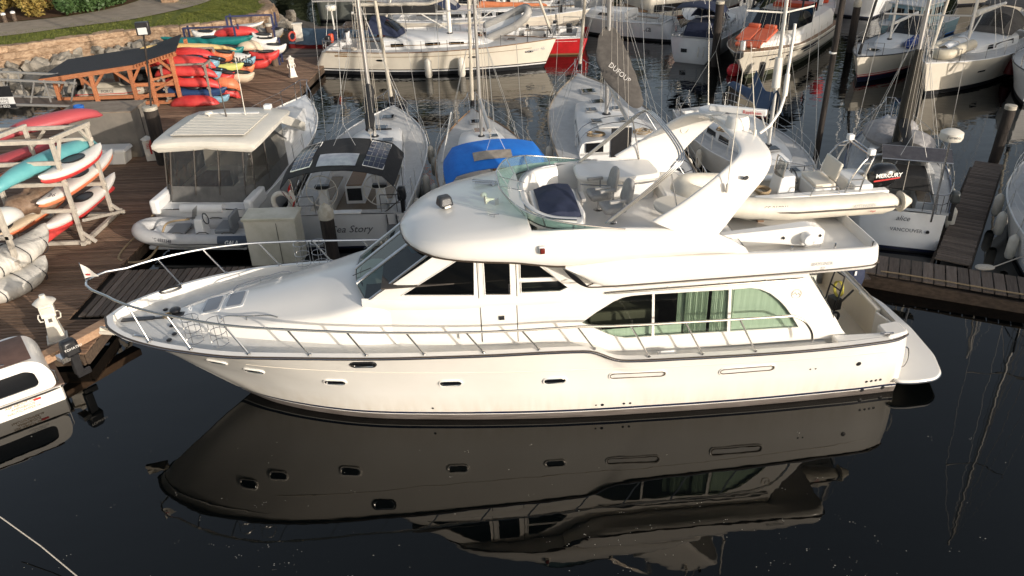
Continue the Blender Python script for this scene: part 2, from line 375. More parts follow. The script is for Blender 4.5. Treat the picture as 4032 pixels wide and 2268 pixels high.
stuff(obj('floating_debris', fl, M('floating debris', (.42, .40, .35), .8), smooth=0)); bpy.data.objects['floating_debris']['label'] = 'tiny pale flecks floating on the dark foreground water'

# ================================================================== the motor yacht
YA = math.radians(4.1)
Y = thing('motor_yacht', 'large white motor yacht with flybridge filling the middle of the picture', 'motor yacht', (8.8, 16.48, 0), PI+YA)
L0 = pchip([.3, 1.6, 3.8, 6.5, 8, 9.5, 10.8, 12.2, 13.6, 14.5, 15.15], [1.92, 1.98, 2.02, 1.96, 1.88, 1.74, 1.57, 1.33, .88, .45, .0])
L1 = pchip([.3, 1.4, 3.9, 8.1, 10.4, 12, 12.9, 14.3, 15.5, 16.2, 16.6], [1.98, 2.11, 2.15, 2.07, 1.9, 1.72, 1.57, 1.17, .66, .3, .0])
BR = pchip([.3, .55, .95, 3, 8, 11, 13, 14.6, 15.9, 16.9, 17.5, 17.72, 17.85], [1.90, 2.06, 2.15, 2.27, 2.30, 2.26, 2.15, 1.98, 1.6, 1.1, .62, .34, .0])
ZR = pchip([.3, 3.3, 5.4, 6.7, 6.85, 7.35, 7.5, 9.7, 11.8, 14.2, 16, 17.85], [1.56, 1.59, 1.655, 1.725, 1.76, 2.0, 2.035, 2.12, 2.21, 2.33, 2.37, 2.36])
X0 = .3
def hull_at(u, k=None, z=None):
    """u 0 stern .. 1 stem; z absolute height or k fraction of the rail height"""
    g = 1-(1-u)**1.25
    x2 = X0+(17.85-X0)*g; zr = ZR(x2)
    if z is None: z = zr*k
    st = (15.15, 16.6, 17.85); xs = [X0+(q-X0)*g for q in st]; ys = [L0(xs[0]), L1(xs[1]), BR(xs[2])]
    z1 = min(1.2, zr*.62)
    def lag(a):
        t0 = (z-z1)*(z-zr)/((0-z1)*(0-zr)); t1 = z*(z-zr)/(z1*(z1-zr)); t2 = z*(z-z1)/(zr*(zr-z1)); return a[0]*t0+a[1]*t1+a[2]*t2
    if z < 0: q = z/-.5; return xs[0]-.35*q*g, max(ys[0]*(1-.35*q), 0), z
    return lag(xs), max(lag(ys), 0.0), z
rows = [('z', -.5), ('z', -.2), ('z', 0), ('z', .155), ('z', .175), ('z', .235)]+[('k', i/12) for i in range(1, 13)]
NU = 130
def hrow(u):
    zr = hull_at(u, 1)[2]; out = []
    for t, q in rows: out.append(hull_at(u, z=q) if t == 'z' else hull_at(u, z=.235+(zr-.235)*q))
    return out
cols = [hrow(i/NU) for i in range(NU+1)]
hm = MB()
for sgn in (1, -1):
    vs = [(x, y*sgn, z) for c in cols for x, y, z in c]; n = len(rows)
    for j in range(n-1):
        hm.cur = (0, 0, 0, 1, 2, 3)[j] if j < 6 else 3
        if j == 3: hm.cur = 1
        if j == 4: hm.cur = 2
        hm.add([vs[i*n+j+d] for i in range(NU+1) for d in (0, 1)], [(2*i, 2*i+1, 2*i+3, 2*i+2) for i in range(NU)])
hm.cur = 3
tr = cols[0]; hm.add([(x, y, z) for x, y, z in tr]+[(x, -y, z) for x, y, z in tr][::-1], [tuple(range(2*len(tr)))])
import bmesh
hme = hm.mesh('hull', [ANTIF, GEL, NAVYP, HULLG], 45)
b_ = bmesh.new(); b_.from_mesh(hme); bmesh.ops.remove_doubles(b_, verts=b_.verts, dist=.0008); bmesh.ops.recalc_face_normals(b_, faces=b_.faces); b_.to_mesh(hme); b_.free()
HUL = obj('hull', hme, parent=Y)
def hy(x, z):
    lo, hi = 0., 1.
    for _ in range(30):
        m_ = (lo+hi)/2
        if hull_at(m_, z=z)[0] < x: lo = m_
        else: hi = m_
    return hull_at((lo+hi)/2, z=z)[1]
def hp(x, z, off=0): 
    p = Vector((x, hy(x, z), z)); e = .03
    t1 = Vector((x+e, hy(x+e, z), z))-p; t2 = Vector((x, hy(x, z+e), z+e))-p; nrm = t2.cross(t1).normalized()
    if nrm.y < 0: nrm = -nrm
    return p+nrm*off
def on_hull(name, cx, cz, hl, r, kind, slope=0):
    st = stadium(0, 0, hl, r); loop = [(cx+a, cz+c+a*slope) for a, c in st]
    ring = MB(); ring.tube([hp(a, c, .006) for a, c in loop], .026 if kind != 'slot' else .020, 6, closed=True)
    p = obj(name, ring, GEL if kind in ('slot', 'port') else BLACK, Y)
    f = MB(); inner = [(cx+a*.86, cz+c*.74+a*slope) for a, c in st]
    if kind == 'slot':
        f.add([hp(a, c, .004) for a, c in inner], [tuple(range(len(inner)))]); obj('slot_panel', f, GEL2, p); sh_ring = MB(); sh_ring.tube([hp(a, c, .016) for a, c in [(cx+a*.96, cz+c*.72+a*slope) for a, c in st]], .011, 5, closed=True); obj('slot_shade_ring', sh_ring, M('slot shade brown', (.10, .07, .045), .6), p)  # slot: dark brown ring painted in as the shadow line along its edge
    else:
        ch = MB(); ch.tube([hp(a, c, .018) for a, c in [(cx+a*.9, cz+c*.8+a*slope) for a, c in st]], .014, 6, closed=True); obj('trim_ring', ch, STEEL, p)
        f.add([hp(a, c, .012) for a, c in inner], [tuple(range(len(inner)))]); obj('pane', f, DARKG, p)
    return p
for px, pz in ((8.13, 1.17), (10.35, 1.21), (12.82, 1.27)): on_hull('porthole', px, pz, .155, .085, 'port')
for px, pz in ((14.55, 1.5), (15.3, 1.75)): on_hull('porthole', px, pz, .15, .07, 'port', .06)
fr_ = on_hull('fairlead', 12.1, 1.97, .17, .085, 'fair'); 
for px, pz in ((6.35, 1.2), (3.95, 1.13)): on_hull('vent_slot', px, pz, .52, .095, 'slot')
def disc_on(name, x, z, r, mat):
    f = MB(); c = hp(x, z, .012); pts = [hp(x+r*math.cos(t), z+r*math.sin(t), .005) for t in [2*PI*k/10 for k in range(10)]]
    f.add(pts+[c], [(i, (i+1) % 10, 10) for i in range(10)]); return obj(name, f, mat, Y)
for x in (.72, .83, .94, 1.06): disc_on('drain', x, .40, .034, BLACK)
for x, z, r in ((7.2, .33, .022), (7.06, .33, .038), (6.58, .33, .03), (6.44, .33, .03), (10.8, .36, .028), (2.5, .97, .022), (2.38, .97, .022), (1.4, .99, .06), (1.1, .14, .05), (.6, .14, .05)): disc_on('drain', x, z, r, BLACK)
# rub rail both sides and round the stern
us = [i/150 for i in range(151)]
def rail_pts(off, dz, sgn): return [Vector((hull_at(u, 1)[0]+(off if u > .995 else 0), sgn*(hull_at(u, 1)[1]+off*.8), hull_at(u, 1)[2]+dz)) for u in us]
rb = MB(); stl = MB()
full = rail_pts(.0, -.01, -1)[::-1]+rail_pts(.0, -.01, 1); full = [p for i, p in enumerate(rail_pts(.02, -.015, -1))]+[p for p in rail_pts(.02, -.015, 1)[::-1]]
rb.tube(full, .034, 8); rr_ = obj('rub_rail', rb, RUBR, Y)
stl.tube([p+Vector((0, math.copysign(.029, p.y), .004)) for p in full], .013, 6); obj('steel_strip', stl, STEEL, rr_)
# knuckle line along the topsides
kn = MB()
for s_ in (1,): kz = pchip([.8, 4, 8, 11, 14.6], [1.24, 1.34, 1.46, 1.60, 1.86]); kn.tube([hp(x, kz(x), .001) for x in np.linspace(.8, 14.6, 60)], .007, 5)
obj('spray_knuckle', kn, GELC, Y)
# bulwark cap, inner bulwark, deck
ZD = lambda x: ZR(x)-.17
dk = MB(); cp = MB()
ust = [i/110 for i in range(111)]
for s_ in (1, -1):
    A, B_, C_ = [], [], []
    for u in ust:
        x, y, z = hull_at(u, 1); y2 = max(y-.13, 0); x2 = x-(.0 if u < .93 else .12*(u-.93)/.07)
        A.append((x, y*s_, z+.012)); B_.append((x2, y2*s_, z+.025)); C_.append((x2, max(y2-.03, 0)*s_, ZD(x2)))
    n_ = len(ust); cp.add(A+B_+C_, [(i, i+1, n_+i+1, n_+i) for i in range(n_-1)]+[(n_+i, n_+i+1, 2*n_+i+1, 2*n_+i) for i in range(n_-1)])
obj('bulwark', cp, GEL, Y)
dpts = [(u, hull_at(u, 1)) for u in ust if hull_at(u, 1)[0] >= 1.95]
vs = []
for u, (x, y, z) in dpts:
    yy = max(y-.155, .0)
    for k in range(9): t = k/4-1; vs.append((x-(.0 if u < .93 else .12*(u-.93)/.07), yy*t, ZD(x)+.03*(1-t*t)))
dk.add(vs, [(i*9+k, i*9+k+1, i*9+k+10, i*9+k+9) for i in range(len(dpts)-1) for k in range(8)])
obj('side_deck', dk, NONSKID, Y)
# foredeck trunk
wb = pchip([10.6, 11.9, 12.7, 13.6, 14.5, 15.4, 16.1, 16.5, 16.62], [1.42, 1.47, 1.40, 1.25, 1.07, .82, .5, .22, .05])
zs = pchip([10.6, 11.9, 13, 14.3, 15.3, 16.2, 16.62], [2.90, 2.93, 2.72, 2.52, 2.40, 2.30, 2.22]); zc = pchip([10.6, 11.9, 13, 14.3, 15.3, 16.2, 16.62], [3.0, 3.07, 2.90, 2.68, 2.52, 2.35, 2.23])
tk = MB(); sec = []
for i in range(41):
    x = 10.6+6.02*i/40; W, a, c = wb(x), zs(x), zc(x); k = min(1, W/.6); d = ZD(x)-.03
    half = [(W+.03, d), (W, a-.13*k), (W-.03*k, a-.05*k), (W-.10*k, a), (W-.22*k, a+.02*k), (W*.55, (a+c)/2+.02), (W*.25, c-.005), (0, c)]
    sec.append([(x, y, z) for y, z in half]+[(x, -y, z) for y, z in half[-2::-1]])
tk.loft(sec, closed_v=False, cap=False); obj('cabin_trunk', tk, GEL, Y)
def ztr(x, y=0): W = wb(x); t = min(abs(y)/max(W-.2, .1), 1); return zc(x)*(1-t)+(zs(x)+.02)*t
for cx in (14.98, 15.5):
    hb = MB(); hb.prism(round_poly([(cx-.22, -.36), (cx+.22, -.36*.92), (cx+.22, .36*.92), (cx-.22, .36)], .06), 0, .05, lambda u, v, o: (u, v, ztr(u, v)+o)); h_ = obj('deck_hatch', hb, GEL2, Y)
    hg = MB(); hg.prism(round_poly([(cx-.17, -.30), (cx+.17, -.28), (cx+.17, .28), (cx-.17, .30)], .05), .045, .058, lambda u, v, o: (u, v, ztr(u, v)+o)); obj('hatch_pane', hg, M('grey acrylic', (.20, .21, .23), .12), h_)
for s_ in (1, -1):
    g_ = MB(); pts = [(15.2, s_*.62), (15.05, s_*.68), (14.6, s_*.83), (14.1, s_*.97), (13.9, s_*1.0)]
    g_.tube(smooth_poly([Vector((x, y, ztr(x, y)+(.02 if i in (0, 4) else .10))) for i, (x, y) in enumerate(pts)], 5), .016, 7)
    for x, y in (pts[2],): g_.tube([(x, y, ztr(x, y)), (x, y, ztr(x, y)+.1)], .013)
    obj('handrail', g_, STEEL, Y)
# windlass, chain, roller slot
wl = MB(); wl.lathe([(.14, 0), (.15, .05), (.10, .09), (.08, .16), (.13, .2), (.12, .24), (.02, .26)], 14, (16.35, .0, 2.20)); wl.box((16.28, .1, 2.28), (.3, .18, .18)); W_ = obj('windlass', wl, BLACK, Y, bevel=.02)
ch = MB(); ch.box((16.95, 0, 2.235), (1.15, .07, .03)); ch.box((17.2, 0, 2.25), (.7, .14, .02)); obj('anchor_chute', ch, BLACK, W_)
rp = MB(); 
for k in range(5): rp.tube(smooth_poly([(16.45+.2*math.cos(t)*R_.uniform(.6, 1), .02+.09*math.sin(t), 2.26+.015*k) for t in np.linspace(0, 6.2, 8)], 3, True), .014, 5, closed=True)
obj('mooring_rope', rp, ROPE, W_)
for x, y in ((16.2, .75), (16.25, .98), (16.35, .4), (16.7, -.35)):
    f = MB(); f.lathe([(.05, 0), (.06, .02), (.045, .035), (.0, .04)], 10, (x, y, ZD(x)+.03)); obj('deck_filler', f, BLACK, Y)
for s_ in (-1, 1):
    f = MB(); f.tube([(16.75+.22*math.cos(t), s_*1.05-s_*.12*math.cos(t)*.9, 2.375+.05*math.sin(t)) for t in np.linspace(0, 2*PI, 14)[:-1]], .03, 6, closed=True); obj('deck_fairlead', f, STEEL if s_ > 0 else BLACK, Y)
# anchor under the stem
an = MB(); an.beam((17.55, .0, 2.0), (18.05, .05, 2.1), .08, .10); an.prism([(17.6, -.16), (18.1, -.05), (18.1, .05), (17.6, .16)], 1.95, 2.02, None); obj('anchor', an, GELC, Y, bevel=.01)
# bow rail
def rail_top(x, s_):
    xs_ = min(x, 17.85); return Vector((x+.0, s_*max(BR(xs_)-.09, 0), ZR(min(x, 17.8))+zrail(x)))
zrail = pchip([2.7, 3.4, 8, 12, 15, 17.9], [.72, .82, .53, .58, .72, .86])
zrail = pchip([3.0, 3.4, 5.2, 6.7, 7.45, 9, 12, 14, 16, 17.9], [.78, .84, .83, .80, .545, .50, .56, .64, .78, .88])
br = MB(); P1 = [rail_top(x, 1) for x in np.linspace(3.35, 17.4, 60)]
nose = [Vector((17.75, .42, 3.27)), Vector((17.95, .2, 3.28)), Vector((18.02, 0, 3.28)), Vector((17.95, -.2, 3.28)), Vector((17.75, -.42, 3.27))]
aft = [Vector((2.55, 2.1, 1.68)), Vector((2.62, 2.1, 1.95)), Vector((2.85, 2.12, 2.25)), Vector((3.1, 2.13, 2.39))]
P2 = [rail_top(x, -1) for x in np.linspace(17.4, 3.35, 60)]
allp = smooth_poly(aft, 4)+P1+nose+P2+[Vector((p.x, -p.y, p.z)) for p in smooth_poly(aft, 4)[::-1]]
br.tube(allp, .027, 8); BRL = obj('bow_rail', br, STEEL, Y)
for s_ in (1, -1):
    for x, dx in ((16.85, .30), (15.95, .36), (14.75, .38), (13.5, .36), (12.33, .33), (11.15, .32), (9.95, .33), (8.82, .34), (7.68, .36), (6.57, .42), (5.42, .42), (4.26, .42)):
        t = rail_top(x, s_); xb = x-dx; m_ = MB(); m_.tube([t, (xb, s_*(BR(xb)-.07), ZR(xb)+.02)], .02, 7); m_.lathe([(.045, 0), (.04, .03), (.025, .04)], 8, (xb, s_*(BR(xb)-.07), ZR(xb)+.02)); obj('stanchion', m_, STEEL, BRL)
# fender baskets clipped to the rail
for s_, cx in ((1, 15.55), (1, 15.0), (-1, 13.75), (-1, 13.35)):
    f = MB(); cy = s_*(BR(cx)-.33); 
    for z in (2.45, 2.72, 2.99): f.tube([(cx+.17*math.cos(t), cy+.17*math.sin(t), z) for t in np.linspace(0, 2*PI, 17)[:-1]], .008, 5, closed=True)
    for t in (0, PI/2, PI, 3*PI/2): f.tube([(cx+.17*math.cos(t), cy+.17*math.sin(t), 2.42), (cx+.17*math.cos(t), cy+.17*math.sin(t), 3.0)], .007, 5)
    obj('fender_basket', f, STEEL, Y)
# ------------------------------------------------------------------ pilothouse and saloon sides
SY = pchip([1.4, 3, 7.6, 9.7, 10.6, 11.4, 12.05], [1.72, 1.74, 1.74, 1.69, 1.62, 1.52, 1.38])
def side(x, z, s_=1, off=0): return Vector((x, s_*(SY(x)-max(z-1.6, 0)*.035-max(z-3.05, 0)*.05+off), z))
W1 = round_poly([(11.22, 3.20), (9.72, 3.16), (9.68, 3.98), (9.95, 4.0)], .03)
WD = round_poly([(9.50, 3.16), (8.97, 3.13), (8.96, 3.90), (9.50, 3.93)], .03)
W3 = round_poly([(8.77, 3.48), (8.04, 3.455), (8.52, 3.88), (8.76, 3.89)], .03)
W4 = round_poly([(8.76, 3.16), (7.96, 3.14), (7.78, 3.22), (7.98, 3.39), (8.76, 3.41)], .02)
S1 = [(5.98, 1.88), (6.54, 1.885), (6.72, 1.93), (6.90, 2.0), (7.50, 2.35), (7.19, 2.58), (6.82, 2.81), (6.64, 2.88), (6.45, 2.91), (6.01, 2.915)]
S2 = [(5.92, 1.885), (4.32, 1.85), (4.37, 2.88), (5.96, 2.91)]
S3 = [(4.25, 1.85), (2.72, 1.82), (2.93, 2.15), (3.10, 2.38), (3.24, 2.53), (3.45, 2.71), (3.67, 2.83), (3.9, 2.885), (4.31, 2.88)]
SIDEO = [(1.55, 1.46), (6.6, 1.50), (7.2, 1.72), (7.6, 1.84), (9, 1.90), (10.5, 1.97), (12.02, 2.06), (12.03, 2.97), (10.45, 4.07), (8.6, 4.08), (7.9, 3.96), (7.55, 3.5), (2.72, 3.46), (2.66, 3.09), (1.87, 1.92), (1.74, 1.70)]
def build_side(s_):
    hs = MB(); panel(hs, SIDEO, [W1, WD, W3, W4, S1, S2, S3], lambda u, v: side(u, v, s_), .3)
    # reveals: the thickness of the wall round every opening
    for h in (W1, WD, W3, W4, S1, S2, S3):
        n_ = len(h); hs.add([side(u, v, s_) for u, v in h]+[side(u, v, s_, -.045) for u, v in h], [(i, (i+1) % n_, n_+(i+1) % n_, n_+i) for i in range(n_)])
    return obj('house_side', hs, GEL, Y, smooth=30)
for s_ in (1, -1): build_side(s_)
def pane(name, poly, mat, s_=1, off=-.03):
    m_ = MB(); panel(m_, poly, [], lambda u, v: side(u, v, s_, off), .5); return obj(name, m_, mat, Y)
for s_ in (1, -1):
    pane('side_window', W1, TINTD, s_); pane('side_window', W3, TINTD, s_); pane('side_window', W4, TINT, s_)
    for q in (S1, S2, S3): 
        p = pane('saloon_window', q, TINT, s_)
# curtains and cabin seen through the saloon glass
for s_ in (1, -1):
    ct = MB()
    def cpan(x0, x1, z0, z1, off, amp=.02):
        n_ = 40; a = [side(x0+(x1-x0)*i/n_, z0, s_, off+amp*math.sin(i*1.9)) for i in range(n_+1)]; b2 = [side(x0+(x1-x0)*i/n_, z1, s_, off+amp*math.sin(i*1.9+.3)) for i in range(n_+1)]
        ct.add(a+b2, [(i, i+1, n_+2+i, n_+1+i) for i in range(n_)])
    cpan(2.45, 4.28, 1.7, 3.02, -.09, .005); cpan(4.2, 4.7, 1.75, 3.0, -.09); cpan(4.75, 5.25, 1.75, 3.0, -.15, .03); cpan(5.0, 5.4, 1.75, 2.95, -.22)
    cpan(5.3, 7.6, 1.7, 2.05, -.14, .004)
    obj('curtain', ct, CURT, Y)
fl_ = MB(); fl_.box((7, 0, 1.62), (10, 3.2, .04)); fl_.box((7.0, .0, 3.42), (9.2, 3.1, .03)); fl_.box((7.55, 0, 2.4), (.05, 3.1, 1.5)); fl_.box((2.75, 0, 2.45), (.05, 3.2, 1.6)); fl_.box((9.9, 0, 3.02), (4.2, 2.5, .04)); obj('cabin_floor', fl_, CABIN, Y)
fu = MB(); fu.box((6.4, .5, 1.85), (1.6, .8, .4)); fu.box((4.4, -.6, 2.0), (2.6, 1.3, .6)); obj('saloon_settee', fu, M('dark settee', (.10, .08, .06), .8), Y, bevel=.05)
fu = MB(); fu.box((10.4, .35, 3.32), (.6, 1.0, .55)); fu.box((10.95, 0, 3.2), (.5, 2.2, .3)); f1 = obj('helm_console', fu, BLACK, Y, bevel=.04)
fu = MB(); fu.box((9.55, .35, 3.3), (.55, .55, .5)); fu.box((9.25, .35, 3.65), (.14, .5, .6)); fu.box((10.35, -.55, 3.5), (.25, .3, .7)); obj('helm_seat', fu, SEATB, Y, bevel=.05)
fu = MB(); fu.box((10.9, -.2, 3.42), (.35, .5, .2), .3); obj('folded_blue_towel', fu, M('blue towel', (.05, .17, .26), .9), Y, bevel=.05)
# window trims, door
for poly, o_ in ((W1, .012), (W3, .012), (W4, .012)): fm = MB(); fm.tube([side(u, v, 1, o_) for u, v in poly], .012, 5, closed=True); obj('window_frame', fm, GEL, Y)
ds = MB(); panel(ds, round_poly([(9.60, 2.04), (8.87, 2.0), (8.86, 3.99), (9.60, 4.0)], .02), [WD], lambda u, v: side(u, v, 1, .018), .3); D_ = obj('pilothouse_door', ds, GEL, Y)
dg_ = MB(); dg_.tube([side(u, v, 1, .02) for u, v in WD], .014, 5, closed=True); obj('door_frame', dg_, GEL, D_)
pw = MB(); panel(pw, WD, [], lambda u, v: side(u, v, 1, -.01), .5); obj('door_pane', pw, TINTD, D_)
gr = MB()
for q in ([(9.615, 2.05), (9.615, 2.9), (9.63, 3.05), (9.63, 3.98)], [(8.855, 2.0), (8.855, 2.9), (8.845, 3.05), (8.845, 3.98)]): gr.tube([side(u, v, 1, .003) for u, v in q], .008, 4)
obj('door_gap', gr, RUBBER, D_)
hd = MB(); hd.box(side(9.18, 2.62, 1, .03), (.11, .03, .10)); H_ = obj('door_latch', hd, STEEL, D_); hd2 = MB(); hd2.box(side(9.18, 2.62, 1, .048), (.07, .015, .06)); obj('latch_recess', hd2, BLACK, H_)
hh = MB(); hh.tube([side(9.01, 3.2, 1, .045), side(9.01, 3.4, 1, .045)], .012, 6); obj('door_handle', hh, BLACK, D_)
sv = MB(); sv.box(side(10.05, 2.23, 1, .03), (.10, .05, .14)); obj('shore_power_socket', sv, GEL2, Y, bevel=.015)
# the shelf moulding below the pilothouse windows
sh = MB(); secs = []
for x in np.linspace(7.62, 12.05, 24):
    k = min(1, (x-7.6)/.5); secs.append([side(x, 2.86, 1, .0), side(x, 2.93, 1, .028*k), side(x, 3.02, 1, .034*k), side(x, 3.08, 1, .012*k), side(x, 3.10, 1, -.01)])
sh.loft(secs, closed_v=False, cap=False); obj('belt_moulding', sh, GEL, Y, smooth=60)
# windscreen
WB = [(11.98, 1.36, 3.0), (12.24, .66, 3.09), (12.30, 0, 3.11), (12.24, -.66, 3.09), (11.98, -1.36, 3.0)]; WT = [(10.52, 1.40, 4.09), (10.86, .7, 4.10), (10.98, 0, 4.11), (10.86, -.7, 4.10), (10.52, -1.40, 4.09)]
for i in range(4):
    a, b2, c, d = [Vector(q) for q in (WB[i], WB[i+1], WT[i+1], WT[i])]; cc = (a+b2+c+d)/4; q = [p+(cc-p)*.05 for p in (a, b2, c, d)]
    f = MB(); f.quad(*q); P_ = obj('windscreen_pane', f, WSCR, Y)
    f2 = MB(); f2.tube(q, .03, 6, closed=True); obj('pane_frame', f2, ALU, P_)
ds_ = MB(); ds_.add([Vector((p[0]-.12, p[1]*.86, p[2]-.05)) for p in WB]+[(10.9, 1.15, 3.05), (10.9, -1.15, 3.05)], [tuple(range(7))]); obj('dashboard', ds_, M('dash grey', (.05, .05, .05), .6), Y)
for y0, x0 in ((.35, 12.3), (-.95, 12.15)):
    wp = MB(); wp.tube([(x0, y0, 3.14), (x0-.45, y0+.35, 3.48)], .01, 5); obj('wiper', wp, BLACK, Y)
# ------------------------------------------------------------------ boat deck wing and flybridge
def mirror(h, x): return [(x, y, z) for y, z in h]+[(x, -y, z) for y, z in h[::-1]]
bd = MB(); secs = []
for x in [1.42, 1.44, 1.5, 1.6, 1.8, 2.4, 3.2, 4.0, 4.8, 5.6, 6.4, 6.9, 7.15, 7.35, 7.55, 7.75, 7.9]:
    k = 0 if x < 7.0 else ((x-7.0)/.9)**1.3; e = {1.42: .80, 1.44: .45, 1.5: .25, 1.6: .10, 1.8: .03}.get(x, 0); zt = pchip([1.4, 4.3, 6.5, 7.2, 8], [3.84, 3.92, 3.99, 3.95, 3.90])(x)
    zb = 3.36+.50*k; yo = 2.20-.10*k-e*.35; h = [(0, zb+.04), (1.5-e*.2, zb+.02), (yo-.12, zb), (yo-.02, zb+.05), (yo, zb+.11*(1-k)+.02), (yo-.005, zb+.22*(1-k)+.03), (yo-.03, zt-.12*(1-k)-.02), (yo-.07, zt-.02), (yo-.12, zt)]
    if 1.5 <= x <= 4.6: h += [(yo-.2, zt-.005), (yo-.25, zt-.06), (yo-.27, 3.64), (0, 3.66)]
    else: h += [(yo-.2, zt), (yo-.25, zt), (yo-.3, zt), (0, zt)]
    h = h[1:-1]; secs.append(mirror(h, x))
bd.loft(secs, closed_v=True, cap=True); obj('boat_deck', bd, GEL, Y, smooth=50)
bl = MB(); bl.tube(smooth_poly([(7.36, 2.19, 3.56), (7.3, 2.21, 3.475), (5, 2.215, 3.47), (3, 2.215, 3.475), (1.75, 2.20, 3.50), (1.5, 2.12, 3.51), (1.40, 1.95, 3.52), (1.38, 1, 3.52), (1.38, 0, 3.52)], 8), .016, 6); obj('wing_rub_strip', bl, RUBR, Y)
hl = MB(); hl.tube([side(7.0, 3.03, 1, .03)]+[side(x, 3.045, 1, .06) for x in (6.8, 5, 3.0)]+[side(2.78, 3.03, 1, .03)], .024, 7)
for x in (5.7, 4.6, 3.6): hl.tube([side(x, 3.045, 1, .06), side(x, 3.06, 1, 0)], .014)
obj('grab_rail', hl, STEEL, Y)
sc_ = MB(); sc_.grid(lambda u, v: (7.96-.52*u, 2.04+.17*u+.04*math.sin(PI*u)+.02*v, 3.87-.40*u+(.15*math.sin(PI*u)**.8)*(v-.5)), 12, 6); obj('air_scoop', sc_, BLACK, Y)
Wf = pchip([4.2, 5.3, 7.2, 8, 8.8, 9.6, 10.29, 10.76, 11.01, 11.13, 11.2], [2.07, 2.11, 2.11, 2.07, 1.99, 1.86, 1.64, 1.27, .88, .5, .04])
Zl = pchip([4.2, 5.3, 6.5, 7.2, 7.9, 9, 10, 11.2], [3.91, 4.0, 4.0, 3.955, 3.92, 4.03, 4.05, 4.08]); Zt = pchip([4.22, 4.6, 5.1, 6.3, 7.4, 8.5, 9, 10, 10.5, 11, 11.2], [3.95, 4.2, 4.41, 4.54, 4.62, 4.60, 4.52, 4.40, 4.32, 4.18, 4.11])
fb = MB(); secs = []
xs_ = [4.2, 4.3, 4.5, 4.8, 5.2, 5.7, 6.3, 7, 7.6, 8.0, 8.4, 8.52, 8.56, 8.8, 9.1, 9.5, 9.9, 10.2, 10.5, 10.75, 10.95, 11.08, 11.15, 11.19]
for x in xs_:
    W, a, t = Wf(x), Zl(x), Zt(x); k = min(1, W/1.2); h_ = t-a
    h = [(max(W-.45*k, 0), a+.03), (W-.04*k, a-.015), (W, a+.02), (W+.005, a+h_*.25), (W-.03*k, a+h_*.55), (W-.10*k, a+h_*.85), (W-.2*k, t)]
    if x <= 8.52: h += [(W-.30*k, t-.01), (W-.36*k, t-.08), (W-.40*k, 3.96 if x > 4.4 else t-.1), (0, 3.96 if x > 4.4 else t-.1)]
    else: c = .09*k; h += [(W*.75-.05*k, t+c*.5), (W*.55, t+c*.75), (W*.3, t+c*.95), (0, t+c)]
    secs.append(mirror(h, x))
fb.loft(secs, closed_v=True, cap=True); obj('flybridge', fb, GEL, Y, smooth=50)
lp = MB(); lp.tube([(x, s_*(Wf(x)+.005), Zl(x)+.0) for s_, rng in ((1, np.linspace(7.9, 11.19, 40)), (-1, np.linspace(11.19, 7.9, 40))) for x in rng], .02, 6); obj('roof_lip_trim', lp, RUBR, Y)
def roofz(x, y): W, t = Wf(x), Zt(x); k = min(1, W/1.2); u = min(abs(y)/(W-.2*k), 1); return t+.09*k*(1-u*u)
# fly deck floor, forward dash, console, navy cover
fd = MB(); fd.box((6.4, 0, 3.965), (4.1, 3.3, .02)); obj('fly_deck', fd, NONSKID, Y)
ds2 = MB(); secs = []
arc = [(8.62, 0), (8.6, .55), (8.42, 1.1), (8.1, 1.45), (7.6, 1.62)]
arc = [(x, -y) for x, y in arc[:0:-1]]+arc
arcs = smooth_poly([Vector((x, y, 0)) for x, y in arc], 6)
for p in arcs:
    q = Vector((p.x-7.4, p.y, 0)); L_ = q.length
    r_ = lambda f_, z: (7.4+q.x*f_, q.y*f_, z)
    secs.append([r_(1.0, 4.4), r_(.99, 4.62), r_(.95, 4.67), r_(.88, 4.67), r_(.84, 4.60), r_(.82, 4.1)])
ds2.loft(secs, closed_v=False, cap=False); obj('fly_dash', ds2, GEL, Y, smooth=50)
edge = MB(); edge.tube([(7.4+(p.x-7.4)*.965, p.y*.965, 4.67) for p in arcs], .018, 6); obj('dash_rail', edge, STEEL, Y)
hc = MB(); hc.prism(round_poly([(8.35, -.5), (8.35, 1.25), (7.45, 1.45), (7.3, .9), (7.35, -.45)], .12), 3.97, 4.52); HC = obj('fly_helm_console', hc, GEL, Y, bevel=.04)
nc = MB()
def ncv(u, v):
    x = 8.25-.95*u; y = -.40+1.55*v+.12*u*(v-.5); z = 4.56+.06*math.sin(PI*v)+.10*math.sin(PI*u)*(1-.4*v)+.025*mnoise.noise((u*4, v*5, 1)); e = max(abs(u-.5)*2, abs(v-.5)*2)
    if u > .85: z -= (u-.85)/.15*.42
    if v > .93: z -= .12
    return (x, y, z)
nc.grid(ncv, 22, 26); obj('console_cover', nc, NAVY, HC)
# venturi screen
vb = [(8.80, 0), (8.78, .5), (8.58, 1.15), (8.22, 1.55), (7.7, 1.74), (6.9, 1.82)]; vt = [(9.04, 0, 5.0), (9.01, .58, 5.0), (8.74, 1.36, 4.95), (8.30, 1.74, 4.86), (7.7, 1.88, 4.74), (6.7, 1.94, 4.58)]
VB = smooth_poly([Vector((x, -y, roofz(max(x, 8.6), y)-.03 if x > 8.3 else 4.56)) for x, y in vb[:0:-1]]+[Vector((x, y, roofz(max(x, 8.6), y)-.03 if x > 8.3 else 4.56)) for x, y in vb], 6)
VT = smooth_poly([Vector((x, -y, z)) for x, y, z in vt[:0:-1]]+[Vector(q) for q in vt], 6)
vg = MB(); n_ = len(VB); vg.add(VB+VT, [(i, i+1, n_+i+1, n_+i) for i in range(n_-1)]); V_ = obj('venturi_screen', vg, VENT, Y)
vr = MB(); vr.tube(VT, .017, 7); obj('screen_rail', vr, STEEL, V_)
